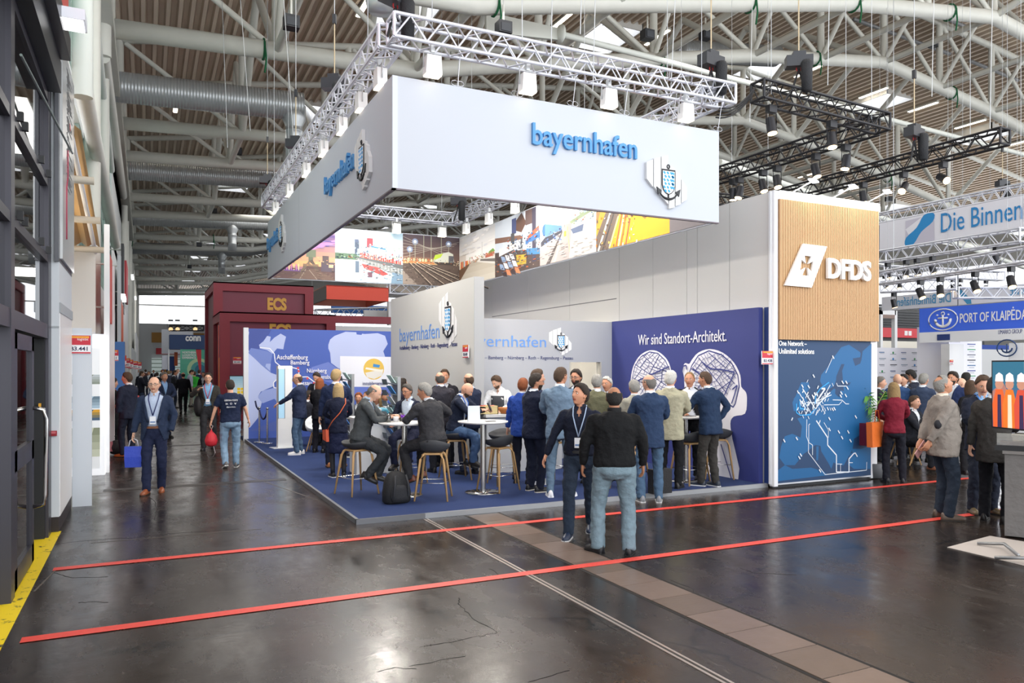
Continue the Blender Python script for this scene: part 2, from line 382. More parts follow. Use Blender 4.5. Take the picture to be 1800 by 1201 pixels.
# slender tie rods with forked ends running beside the trusses
for (u0, v0, d0, u1, v1, d1, r) in ((855, 38, 22.3, 985, 60, 23.5, .30), (985, 60, 23.5, 1800, 272, 34, .10), (1265, 285, 26, 1800, 470, 40, .12)):
    a = atd(u0, v0, d0); c = atd(u1, v1, d1)
    if r > .2:
        o = E('tie_rod_clevis', a, kind='structure'); dd = (c - a)
        mb = MB(); x, yv = frame(dd)
        up = V((0, 0, 1)); mb.prism([V() - up * r, dd - up * r * .6, dd + up * r * .6, V() + up * r], yv.cross(dd).normalized() * .12)
        mb.ball(dd, (.12, .3, .3)); mb.build('plate', M('d9dcd4', .5), o)
    else:
        MB().tube(a, c, r, n=8).build('tie_rod', M('d9dcd4', .5), kind='structure')
# spiral ducts
DUCT = M('b4b8ba', 0.32, 0.45, vary=0.1, vscale=2)
def duct(y, x0, x1, off, r, drops=(), name='spiral_duct', label=''):
    e = E(name, (x0, y, 0), label, 'duct'); n = max(2, int((x1 - x0) / 0.10)); rings = []
    step = (x1 - x0) / n
    for i in range(n + 1):
        for dx, rr in ((0, r), (step * .8, r), (step * .9, r + .014)):
            x = x0 + i * step + dx
            if i == n and dx: break
            z = zB(x) + off
            rings.append([V((x - x0, rr * cos(2 * pi * j / 16), z + rr * sin(2 * pi * j / 16))) for j in range(16)])
    MB().loft(rings).build('duct_pipe', DUCT, e)
    for xd in drops:
        z = zB(xd) + off
        MB().lathe([(r * .85, z), (r * .85, z - .5), (r * .6, z - .75), (r * .6, z - .9), (r * .64, z - .92), (r * .6, z - .94), (r * .6, z - 1.5), (r * .64, z - 1.52), (r * .6, z - 1.54), (r * .6, z - 2.0)], (xd - x0, 0, 0)).build('outlet', DUCT, e)
    return e
duct(28.5, -1.0, 5.2, -.1, .50, (4.9,), label='nearest long spiral duct on the left, red reflection on its underside')
duct(42.5, -1.0, 7.2, .4, .48, (6.6,), label='second spiral duct on the left, behind the second truss')
duct(56.6, -1.0, 9, .5, .48, (5.5,), label='third spiral duct on the left, deeper in the hall')
duct(70.7, -1.0, 10, .5, .48, (6, ), label='fourth spiral duct on the left, far back')
duct(28.5, 22.5, 28.5, 1.9, .50, (24.5,), label='spiral duct high at the top right with a hanging outlet')
e = E('air_outlet', (0, 0, 0), 'grey round air outlet cut by the top edge above the white truss', 'duct')
p = atd(672, 20, 16); MB().lathe([(.05, p.z - .02), (.30, p.z), (.33, p.z + .1), (.42, p.z + .5), (.42, p.z + 1.4)], (p.x, p.y, 0)).build('outlet', DUCT, e)
# cable trays in the roof on the right
for (u0, v0, u1, v1) in ((1500, 15, 1670, 78), (1705, 90, 1790, 125), (1655, 10, 1700, 30)):
    a = at_roof(u0, v0); c = at_roof(u1, v1); a.z -= .5; c.z -= .5
    MB().tube(a, c, .09, n=6).build('cable_tray', M('8f9092', .5, .3), kind='structure')

# ---- left hall wall
WL = E('wall_left', (-1.2, 0, 0), kind='structure'); WL_W = M('dfe3e3', 0.6, vary=0.03, vscale=1)
GREEN = M('b9d6cc', 0.15, vary=0.1, vscale=0.6, spec=0.6)
b = MB(); b.box((-.6, 17.5, 0), (0, 165, 4.4)); b.box((-.6, 10.4, 6.9), (0, 165, 7.3)); b.box((-.6, 34, 4.4), (0, 165, 11.2)); b.box((-.6, 10.4, 9.9), (0, 165, 11.2)); b.box((-.6, 10.4, 11.2), (-.3, 165, 15.2))
b.build('wall_panel', WL_W, WL)
for k in range(12):
    y = 12.2 + k * 1.85
    if k > 2: MB().box((-.12, y + .08, 4.45), (-.08, y + 1.77, 6.9)).build('pane', GREEN, WL)
    MB().box((-.12, y + .08, 7.3), (-.08, y + 1.77, 9.9)).build('pane', GREEN, WL)
    MB().box((-.14, y - .08, 4.4 if k > 2 else 6.9), (-.02, y + .08, 9.95)).build('mullion', M('8fa39c', .5), WL)
    if k % 2 and k > 2: MB().box((-.1, y + .2, 4.7), (.02, y + .35, 6.6)).build('window_stay', M('59645f', .5), WL)
for k in range(8):
    y = 33 + 14.1 * k - (14.1 if k == 0 else 0)
    MB().tube((.15, y, 0), (.15, y, 14.6), .17, n=8).build('wall_column', STEEL, WL)
    MB().tube((.15, y + 5, 7), (.15, y + 5, 14.6), .15, n=8).build('wall_column', STEEL, WL)
# pipes along the wall
pr = E('wall_pipe', (0, 0, 0), kind='structure')
a = at(145, 150, X=-.95); c = at(203, 430, X=-.95)
MB().tube(a, c, .15, n=12).ball(c, .16).build('pipe', STEEL, pr); MB().tube(a + V((0, 0, -.2)), a + V((0, 0, 6)), .16, n=12).build('pipe', M('d3d8d2', .45), pr)
a = at(181, 100, X=-1.0); c = at(217, 345, X=-1.0)
MB().tube(a, c, .17, n=12).build('pipe', STEEL, pr); MB().tube(a, a + V((0, 0, 5)), .2, n=12).build('pipe', STEEL, pr)
a = at(168, 50, X=-1.05); c = at(196, 300, X=-1.05)
MB().tube(a, c, .10, n=10).build('pipe', M('d3d8d2', .45), pr)
MB().box((-1.6, 12.2, 10.9), (-.75, 60, 11.3)).build('trim_1', STEEL, kind='structure')
# ---- far gable wall
fw = E('wall_far', (0, 150, 0), kind='structure')
MB().box((-8, 0, 0), (70, 1, 9.8)).box((-8, 0, 16.2), (70, 1, 20)).build('wall_panel', M('c9ccce', .7), fw)
for k in range(22):
    MB().box((.3 + k * 3.2, .2, 9.9), (3.2 + k * 3.2, .3, 13)).build('pane', M('f4f8ff', .3, emit=1.6), fw)
    MB().box((.3 + k * 3.2, .2, 13.2), (3.2 + k * 3.2, .3, 16)).build('pane', M('f4f8ff', .3, emit=1.6), fw)
MB().box((-8, .0, 13), (70, .2, 13.2)).build('transom', STEEL, fw)
for k in range(5):
    MB().box((1.0 + k * 2.3, -.2, 6.4), (3.0 + k * 2.3, 0, 8.2)).build('board', M('a87b3c', .7), fw)
o = MB().box((0, 0, 0), (6.6, .2, 1.1)).build('wall_sign', M('c02a38', .5), label='red sign board high on the far end wall', cat='sign', loc=(1.7, 149.7, 4.3))
o = E('glazed_shelf_wall', (1.0, 149, 0), 'bright glazed shelving at the far end of the aisle', 'shelf')
MB().box((0, 0, 0), (8.5, .4, 3.6)).build('back', M('c9d6d3', .4, emit=.35), o)
for k in range(5): MB().box((0, -.3, .5 + k * .7), (8.5, 0, .62 + k * .7)).build('shelf', M('6f8f7c', .5), o)
# far right wall with a band of windows
fr = E('wall_right', (0, 0, 0), kind='structure')
MB().box((62, -3, 0), (62.4, 150, 7.4)).box((62, -3, 10.4), (62.4, 150, 15)).build('wall_panel', M('b9bbba', .7), fr)
for k in range(16): MB().box((62.1, -3 + k * 5, 7.5), (62.2, 1.7 + k * 5, 10.3)).build('pane', M('f4f8ff', .3, emit=1.6), fr)
MB().box((62, -3, 7.4), (62.3, 150, 7.5)).build('sill', STEEL, fr)

# ================================================================== LEFT FOREGROUND: glazed steel door
XD = -1.05; FR = M('3b3a42', 0.35, 0.35)
dw = E('door_1', (XD, 0, 0), kind='structure')
def dbar(y0, y1, z0, z1, t=.06, name='frame', m=FR, x=0): return MB().box((x - t, y0, z0), (x + t * .6, y1, z1)).build(name, m, dw)
dbar(7.42, 7.62, 0, 9, .09); dbar(10.1, 10.38, 0, 9, .09); dbar(4.6, 4.8, 0, 9, .09)
for (z, h) in ((2.28, .16), (3.15, .09), (4.02, .09), (5.0, .2)): dbar(4.8, 10.15, z, z + h, .08, 'transom')
for y in (7.8, 8.1, 9.3, 9.95):
    MB().cbox((.07, y, 3.27), (.05, .05, .08)).cbox((.07, y, 4.13), (.05, .05, .08)).build('bracket', BLACK, dw)
# fixed panes above the doors, and the sliding leaf
for (z0, z1) in ((2.44, 3.15), (3.24, 4.02), (4.11, 5.0)):
    MB().box((-.01, 7.62, z0), (.01, 10.1, z1)).build('pane', glass('c9cfc9', .02, .35), dw)
    MB().box((-.01, 4.8, z0), (.01, 7.42, z1)).build('pane', glass('c9cfc9', .02, .35), dw)
lf = E('sliding_door', (XD + .02, 7.62, .03), kind='structure'); lf.name = 'door_2'
for a_, b2 in (((0, 2.22), (0, .17)), ((0, 2.22), (1.12, 1.26)), ((2.08, 2.22), (0, 1.26)), ((1.02, 1.2), (0, 1.26)), ((0, .18), (0, 1.26))):
    MB().box((-.03, b2[0], a_[0]), (.03, b2[1], a_[1])).build('stile', FR, lf)
for z0, z1 in ((.18, 1.02), (1.2, 2.08)): MB().box((-.006, .17, z0), (.006, 1.12, z1)).build('pane', glass('b9b4ac', .02, .3), lf)
MB().path([(.03, 1.2, 1.52), (.12, 1.2, 1.5), (.14, 1.2, 1.4), (.14, 1.2, .65), (.12, 1.2, .56), (.03, 1.2, .54)], .022, n=8).build('handle', CHROME, lf)
MB().box((-.04, 8.95, .02), (-.02, 9.02, 2.25)).build('brush_seal', M('8f8a60', .6), dw)
MB().box((-.5, 8.9, .0), (-.3, 10.2, 2.3)).box((-.3, 10.05, 0), (.02, 10.12, 2.28)).build('dark_gap_sheet', M('15171a', .6), dw)  # shade in the open door half, put in as black sheets
MB().cbox((-.02, 10.0, 1.52), (.02, .07, .05)).build('door_button', M('e8a81e', .4), dw)
# view through the glass: a white lobby and outer wall
lb = E('wall_lobby', (-4.6, 0, 0), kind='structure')
MB().box((0, 3, 0), (.2, 10.6, 9)).box((0, 10.45, 0), (3.4, 10.6, 9)).build('wall_panel', M('c2c8c4', .7), lb)
MB().tube((1.2, 8.9, 0), (1.2, 8.9, 9), .12).build('post', WHITE, lb)
MB().box((0, 3, 5.6), (3.4, 10.6, 5.8)).build('soffit', M('8d8170', .7), lb)
# header boxes above
hd = E('shutter_header', (XD, 4, 5.1), kind='structure')
MB().box((-.1, 0, 0), (.18, 6.1, .35)).build('box', M('202226', .35), hd)
MB().box((.0, 0, .35), (.28, 6.0, .6)).build('box', M('2b2e33', .3), hd)
MB().box((-.1, 0, .6), (.14, 6.2, 4)).build('panel', M('16171a', .2), hd)
for k in range(9): MB().box((.14, 0, .7 + k * .16), (.17, 6.2, .76 + k * .16)).build('slat', M('5d5a55', .3, .3), hd)
sg = E('banner_sign', (-.80, 3.5, 5.72), 'large red sign box cut by the top edge above the glass door', 'sign')
MB().box((-.14, 0, 0), (0, 6.5, 3)).build('frame', M('4a4a4c', .5), sg); MB().box((0, 0, .03), (.012, 6.47, 3)).build('face', M('c5453c', .4), sg)
MB().path([(.02, 5.75, 1.0), (.02, 5.95, .55), (.02, 6.0, .5), (.02, 6.15, .9)], .03, n=4).path([(.02, 5.0, .9), (.02, 5.2, .6), (.02, 5.4, 1.1)], .03, n=4).build('lettering', WHITE, sg)
# emergency lamp
a = at(140, 36, X=-.62); lp = E('emergency_lamp', a, 'white oblong wall lamp beside the red sign box', 'lamp')
MB().cbox((-.1, 0, 0), (.32, .34, .11)).build('housing', M('eef2fb', .3), lp); MB().cbox((-.1, 0, -.06), (.28, .30, .02)).build('lens', M('ffffff', .3, emit=2), lp)
# white pillar with skirting
cl = E('pillar_1', (-1.12, 10.42, 0), kind='structure')
MB().box((0, 0, .18), (.2, 1.7, 5.6)).build('body', M('d3d9de', .5), cl)
MB().box((-.12, -.04, 0), (.0, .0, 5.0)).build('edge', M('5b5e66', .4), cl)
MB().box((.0, .0, 0), (.195, 1.7, .18)).build('skirting', M('2a2221', .6), cl)
MB().box((.0, -.012, 2.42), (.2, 0, 2.44)).box((.08, -.012, 0.2), (.09, 0, 2.42)).box((.2, .0, 2.6), (.215, 1.7, 2.72)).build('trunking', M('aab0b4', .5), cl)
MB().box((.2, .05, .18), (.206, 1.65, 2.6)).build('wall_sheet', M('e6e4e3', .35, spec=.6), cl)
a = at(94, 762, Y=10.40)
fa = E('fire_alarm', a, 'small red call point on the white pillar', 'alarm')
MB().cbox((0, 0, 0), (.07, .035, .06)).build('case', M('a01828', .4), fa); MB().cbox((0, -.02, .01), (.05, .01, .025)).build('label_plate', M('d06a70', .4), fa)
# glossy display panel with a floor plan
dp = E('wall_directory', (-.90, 10.5, 3.2), 'tall glossy directory panel hung high on the white pillar', 'sign')
MB().box((-.06, -.14, 0), (-.02, 1.65, 2.7)).build('frame', M('5a5c62', .4), dp); MB().box((-.02, .0, .05), (.01, 1.62, 2.65)).build('face', M('c9cccc', .15, spec=.8), dp)
b = MB()
for k in range(46):
    z = 2.5 - .027 * k * 1.25; b.box((.012, .5 + .05 * (k % 3), z), (.014, .6 + .7 * random.random(), z + .014))
b.build('lettering', M('6b6d70', .5), dp, kind='stuff')
MB().box((.012, .9, 1.85), (.015, 1.0, 1.93)).build('mark', M('c23b45', .5), dp)
MB().path([(.015, .45, .35), (.015, .45, 1.0), (.015, .6, 1.15), (.015, .6, 1.5)], .008, n=4).build('plan_line', M('b8405a', .5), dp)
MB().tube((XD + .1, 7.6, 4.6), (-.82, 10.9, 4.62), .012).build('steel_rod', M('7c8a84', .4, .5), kind='structure')
# ================================================================== BOX TRUSS, HOISTS, LAMPS
def box_truss(name, p, q, label, mat, size=.29, r=.025, group=None, bay=.42, cat='truss'):
    p = V(p); q = V(q); d = q - p; L = d.length; e = E(name, p, label, cat, group)
    t = d / L; x = t.cross(V((0, 0, 1))).normalized(); y = V((0, 0, 1)); h = size / 2
    cs = [(-h, -h), (h, -h), (h, h), (-h, h)]
    for a, c in cs: MB().tube(x * a + y * c, x * a + y * c + d, r, n=8).build('chord', mat, e)
    b = MB(); n = max(1, int(L / bay)); s = L / n
    for i in range(n):
        for k in range(4):
            (a, c), (a2, c2) = cs[k], cs[(k + 1) % 4]
            A = x * a + y * c; B = x * a2 + y * c2
            P0 = A + t * s * i; P1 = B + t * s * (i + .5); P2 = A + t * s * (i + 1)
            b.tube(P0, P1, r * .5, n=4, cap=False); b.tube(P1, P2, r * .5, n=4, cap=False)
    b.build('lacing', mat, e, kind='stuff')
    for tt in (0, L):
        b = MB()
        for k in range(4):
            (a, c), (a2, c2) = cs[k], cs[(k + 1) % 4]; b.tube(x * a + y * c + t * tt, x * a2 + y * c2 + t * tt, r * .9, n=6)
        b.build('end_frame', mat, e)
    TR.append((p - V((0, 0, size / 2)), q - V((0, 0, size / 2)))); hang(e, [d * .1, d * .9]); return e
TR = []
def hang(e, pts, top=None):
    o = V(e.location); Rz = Matrix.Rotation(-e.rotation_euler.z, 3, 'Z')
    for p in pts:
        w_ = o + Matrix.Rotation(e.rotation_euler.z, 3, 'Z') @ V(p); z = (zR(w_.x) + .1 if top is None else top) - o.z
        MB().tube(p, (p[0], p[1], z), .006, n=4).build('hanger_wire', M('b8bcc0', .4, .5), e)
def snap(u, v, drop=.1):
    best = None
    for p, q in TR:
        for k in range(61):
            a = p.lerp(q, k / 60); f = a.x * SN + a.y * CS; r_ = a.x * CS - a.y * SN
            if f < 1: continue
            du = 900 + F * r_ / f - u; dv = 646 - F * (a.z - HC) / f - (v - 14); s_ = du * du + dv * dv
            if best is None or s_ < best[0]: best = (s_, a)
    return best[1] - V((0, 0, drop))
LITE = M('dfe2ec', 0.3, 0.35); BLK = M('26262a', 0.4, 0.3)
XF0, XF1, YF0, YF1, ZF0, ZF1 = 2.82, 8.12, 9.32, 20.2, 4.23, 5.66
tz = 6.2
box_truss('lighting_truss', (XF0 - .05, YF0 - .1, tz), (XF1 + .12, YF0 - .1, tz), 'white box truss along the front above the big white fascia', LITE)
box_truss('lighting_truss', (XF0 + .0, YF0 + .1, tz - .02), (XF0 + .0, YF1, tz - .02), 'white box truss running back above the left side of the fascia', LITE)
box_truss('lighting_truss', (XF1 - .1, YF0 + .1, tz), (XF1 - .1, YF1, tz), 'white box truss running back above the fascia\'s right side', LITE)
box_truss('lighting_truss', (XF0, YF1 + .1, tz), (XF1, YF1 + .1, tz), 'white box truss across the back above the photo banner', LITE)
box_truss('lighting_truss', (8.9, 9.3, 6.42), (11.85, 9.3, 6.3), 'black box truss above the front of the wood-slatted tower', BLK)
box_truss('lighting_truss', (11.8, 9.45, 6.3), (11.8, 15.5, 6.35), 'black box truss running back from the front black truss', BLK)
box_truss('lighting_truss', (14.55, 8.8, 6.3), (14.55, 15.5, 6.3), 'black box truss at the right, ending in mid-air near the banner', BLK)
box_truss('lighting_truss', (8.9, 15.6, 6.35), (14.6, 15.6, 6.35), 'black box truss at the back of the slatted tower\'s rig', BLK)

def hoist(p, top_, label, yaw=0, mat=BLACK, scale=1.0):
    top = zR(p.x) + .1; e = E('chain_hoist', p, label, 'hoist', rz=yaw); s = scale
    MB().cbox((0, 0, .12 * s), (.42 * s, .20 * s, .18 * s)).cbox((0, 0, .24 * s), (.2 * s, .16 * s, .08 * s)).build('motor', M('303237', .4, .2), e)
    MB().lathe([(.05, -.42 * s), (.085 * s, -.40 * s), (.095 * s, .05), (.07 * s, .1)], (.1 * s, -.12 * s, 0), n=10).build('chain_bag', M('1d1f23', .7, bump=.5), e)
    MB().tube((0, 0, .25 * s), (0, 0, min(1.2, top - p.z)), .012, n=5).build('chain', M('b9a98c', .4, .5), e)
    MB().cbox((0, 0, 1.25), (.06, .06, .16)).build('hook', M('22242a', .4), e)
    MB().tube((0, 0, 1.2), (0, 0, top - p.z), .008, n=4).build('wire_rope', M('b8bcc0', .4, .5), e)
    MB().tube((0, 0, 0), (.13, 0, -.42 * s), .018, n=5).tube((0, 0, 0), (-.13, 0, -.42 * s), .018, n=5).build('sling', M('1b1c20', .6), e)
    MB().path([(.03, 0, .06), (.04, 0, 0), (0, 0, -.05), (-.04, 0, 0), (-.03, 0, .06)], .01, n=5).build('shackle', M('c02a2a', .4), e)
for (u, v, d, lb_) in ((695, 12, 9.7, 'chain hoist at the near corner of the white truss, cut by the top edge'),
                       (588, 160, 13.2, 'grey-bagged chain hoist over the left white truss'),
                       (520, 262, 17.0, 'second chain hoist over the left white truss, further back'),
                       (470, 325, 21.0, 'farthest chain hoist over the left white truss'),
                       (1250, 122, 12.0, 'black chain hoist at the right end of the white truss'),
                       (1404, 122, 12.6, 'chain hoist with a tall bag over the front black truss'),
                       (1607, 245, 14.6, 'chain hoist over the right black truss, with a red shackle'),
                       (806, 362, 20.5, 'small chain hoist inside the fascia over the back truss'),
                       (1762, 330, 25, 'flat black hoist above the white printed banner')):
    p = atd(u, v, d)
    hoist(p, zB(p.x) + .2, lb_, yaw=random.uniform(-.6, .6))
# flood lamps on the white truss
def flood(p, yaw, label, group, on=True, tilt=0):
    e = E('floodlight', p, label, 'floodlight', group, rz=yaw); e.scale = (.85, .85, .85)
    MB().prism([(-.13, -.09, -.36), (.13, -.09, -.36), (.11, -.09, -.08), (-.11, -.09, -.08)], (0, .16, 0)).build('housing', M('f0f0ee', .4), e)
    MB().cbox((0, -.01, -.37), (.24, .16, .02)).build('lens', M('fff0d8', .3, emit=2.5 if on else 1), e)
    MB().path([(-.14, 0, -.25), (-.14, 0, -.02), (.14, 0, -.02), (.14, 0, -.25)], .012, n=5).cbox((0, 0, 0.04), (.06, .07, .12)).build('bracket', M('d5d8da', .4, .3), e)
    return e
for i, (u, v) in enumerate(((760, 105), (927, 142), (1070, 176), (1205, 202))):
    p = at(u, v, Y=YF0 - .12); p.z = tz - .2
    flood(p, 0, 'white floodlight under the front truss, %s' % ('nearest the fascia corner', 'above the start of the blue lettering', 'right of centre', 'at the right end')[i], 'white floodlights on the front truss')
for i, y in enumerate((9.9, 10.9, 12.1, 13.5, 15.1, 17.0, 19.0)):
    flood(V((XF0, y, tz - .2)), pi / 2, '%s white floodlight from the near corner under the left truss' % ('first', 'second', 'third', 'fourth', 'fifth', 'sixth', 'seventh')[i], 'white floodlights on the left truss')
for i, y in enumerate((11.5, 13.0, 14.5, 16, 17.5, 19)):
    flood(V((XF1 - .3, y, tz - .3)), -pi / 2, '%s floodlight counted from the viewer over the photo banner inside the fascia' % ('first', 'second', 'third', 'fourth', 'fifth', 'sixth')[i], 'floodlights inside the fascia on the right')
for i, (u, v) in enumerate(((697, 395), (777, 402))):
    p = at(u, v, Y=YF1 - .4); flood(V((p.x, p.y, tz - .3)), pi, 'white floodlight over the harbour photo at the back, %s' % ('left one', 'right one')[i], 'floodlights over the back photo banner')
# the light the floodlights inside the fascia throw on the stand and its banner
for x_, y_ in ((4.0, 11.2), (6.8, 11.2), (4.0, 15.0), (6.8, 15.0), (5.5, 18.5)):
    area((x_, y_, 5.95), .6, 150, (1.0, .93, .84))
# par cans on the black trusses
def parcan(p, label, aim=(0, -.3, -1), mat=BLK, on=12, s=1.0, cat='spotlight', group=None):
    e = E('spotlight', p, label, cat, group); a = V(aim).normalized(); c = V((0, 0, -.28 * s))
    b = MB(); b.tube(c - a * .14 * s, c + a * .12 * s, .075 * s, .085 * s, n=12); b.build('can', M('2a2b30', .35, .4), e)
    MB().tube(c + a * .121 * s, c + a * .13 * s, .075 * s, n=12).build('lens', M('ffd9a0', .3, emit=on), e)
    MB().path([(-.11 * s, 0, -.26 * s), (-.11 * s, 0, -.06), (.11 * s, 0, -.06), (.11 * s, 0, -.26 * s)], .012, n=4).cbox((0, 0, 0), (.16 * s, .1, .12)).build('yoke', BLK, e)
for i, (u, v, d, a) in enumerate(((1357, 198, 12.4, (0, -.2, -1)), (1465, 218, 13.0, (-.1, -.2, -1)), (1487, 252, 13.5, (-.2, 0, -1)), (1432, 280, 14.2, (0, -.3, -1)), (1364, 290, 15.4, (-.1, -.3, -1)),
                                  (1339, 306, 16.2, (0, -.3, -1)), (1300, 315, 17.2, (-.3, 0, -1)), (1652, 285, 14.6, (-.3, -.9, -.6)), (1590, 315, 15.2, (-.7, -.2, -.7)), (1514, 322, 16.2, (0, -.2, -1)), (1285, 322, 18, (0, 0, -1)))):
    parcan(snap(u, v), 'black par can spotlight under the black trusses, %s' % ('leftmost on the front truss', 'right part of the front truss', 'with a barn door, at the truss corner', 'on the side truss, second from the corner', 'on the side truss, fourth from the front',
           'on the side truss above the slatted tower', 'far back over the white wall', 'glowing orange and facing the viewer', 'tilted left on the right truss', 'low over the slatted tower', 'farthest back beside the fascia')[i], a)
# arm lights of the slatted tower
for i, (u, v, d) in enumerate(((1430, 318, 12.6), (1500, 328, 13.0), (1560, 336, 13.4))):
    p = at(u, v, Y=8.95); p.z = 4.98; e = E('arm_light', p, 'flat white arm light over the top edge of the slatted tower, %s' % ('left', 'middle', 'right')[i], 'light')
    MB().cbox((0, 0, 0), (.3, .1, .02), rz=.5).build('head', M('eef4ff', .3, emit=3), e); MB().tube((0, 0, 0), (-.3, .22, -.2), .012).build('arm', WHITE, e); area((p.x, p.y - .05, p.z - .03), .25, 4.5, (1, .86, .66), rot=(radians(12), 0, 0))
# green straps round the roof tubes
for i, (u, v, Y) in enumerate(((463, 70, 23.9), (870, 20, 18.9), (1160, 88, 23.9), (1318, 15, 18.9), (1500, 10, 18.9), (1668, 10, 18.9), (1433, 105, 23.9), (1672, 175, 23.9), (1155, 138, 33), (375, 425, 61), (232, 440, 61), (1020, 340, 33), (1560, 250, 33))):
    p = at(u, v, Y=Y); zc = zB(p.x)
    e = E('lifting_strap', (p.x, Y, zc), 'green lifting strap on a roof tube, ' + ('far left on the nearest truss', 'at the top edge above the white truss', 'right of the top centre skylight', 'above the hanging outlet', 'at the top edge over the black truss', 'bright one at the top right edge', 'left of the skylight over the black truss', 'over the right black truss', 'just above the white truss centre', 'far back over the red containers', 'far back at the left wall', 'behind the fascia', 'behind the right black truss')[i], 'strap', 'green straps on the roof tubes')
    MB().path([V((0, .30 * cos(t), .30 * sin(t))) for t in [2 * pi * k / 14 for k in range(14)]], .035, n=5, closed=True).build('loop', M('14613a', .8), e)
    MB().path([V((0, -.3, 0)), V((.05, -.3, -.4)), V((.0, -.28, -.8))], .03, n=5).build('tail', M('14613a', .8), e)
# loudspeakers hung from the truss nodes
for i, (u, v, Y) in enumerate(((512, 40, 18.9), (418, 266, 38.), (376, 371, 52.1), (350, 430, 61), (333, 469, 75), (1138, 62, 20), (1240, 62, 21), (1640, 78, 24), (885, 50, 17.5), (1562, 350, 33))):
    p = at(u, v, Y=Y); e = E('loudspeaker', p, 'small black box loudspeaker hung under the roof, %s' % ('nearest on the left', 'over the second truss', 'over the fourth truss', 'over the fifth truss', 'far down the hall', 'above the centre of the fascia', 'above the fascia\'s right end',
        'over the right roof bay', 'grey one above the white truss', 'behind the slatted tower')[i], 'loudspeaker')
    MB().cbox((0, 0, 0), (.36, .3, .3)).build('cabinet', M('24262b', .5), e); MB().cbox((0, -.16, -.02), (.26, .02, .2)).build('grille', M('3a3d42', .7), e); MB().tube((0, 0, .15), (0, 0, .6), .03).build('bracket', STEEL, e); hang(e, [(0, 0, .5)])
# thin suspension wires
wb = 0
for i, (u, v, d) in enumerate(((517, 262, 17.0), (968, 130, 10.2), (918, 70, 10), (1042, 160, 10.6), (1177, 200, 11.6), (1318, 215, 17), (1638, 170, 14.6), (1740, 230, 15), (400, 260, 20), (440, 230, 18), (1455, 150, 13), (1020, 60, 9.8))):
    p = atd(u, v, d)
    MB().tube((0, 0, 0), (random.uniform(-.6, .6), random.uniform(-.6, .6), zR(p.x) - p.z + .1), .008, n=4).build('suspension_wire', M('c2c6c8', .4, .5), label='thin steel suspension wire hanging from the roof, ' + ('down to the second left hoist', 'over the white truss centre', 'over the left part of the front truss', 'left of the top centre skylight', 'near the right end of the white truss', 'right of the white truss end', 'above the right black truss hoist', 'right of the right black truss', 'left of the fascia, outer one', 'left of the fascia, inner one', 'over the front black truss', 'in front of the top centre skylight')[i], cat='wire', group='suspension wires', loc=p)
for i, (x, z_) in enumerate([(XF0 + .9 + k * .88, 0) for k in range(6)]):
    e = E('drop_wire', (x, YF0 + .03, ZF1), 'short fascia wire with clamp under the front truss, %s from the left' % ('first', 'second', 'third', 'fourth', 'fifth', 'sixth')[i], 'wire', 'fascia wires at the front')
    MB().tube((0, 0, 0), (0, -.1, tz - ZF1 - .1), .006, n=4).build('wire', ALU, e); MB().path([(.05 * cos(t) + .04, 0, .05 + .035 * sin(t)) for t in [k * pi / 4 for k in range(8)]], .005, n=4, closed=True).path([(.05 * cos(t) - .04, 0, .05 + .035 * sin(t)) for t in [k * pi / 4 for k in range(8)]], .005, n=4, closed=True).build('coil', ALU, e)
# cables sagging from the white truss to the black one
b = MB()
for k in range(4):
    a = at(1265, 190, Y=9.3); c = at(1330, 150, Y=9.3); b.path([a.lerp(c, t) + V((0, .03 * k, -.5 * (1 - t) * (t) - .04 * k)) for t in [i / 8 for i in range(9)]], .013, n=4)
b.build('cable_bundle', BLACK, label='black cables sagging between the white truss and the black truss', cat='cable')

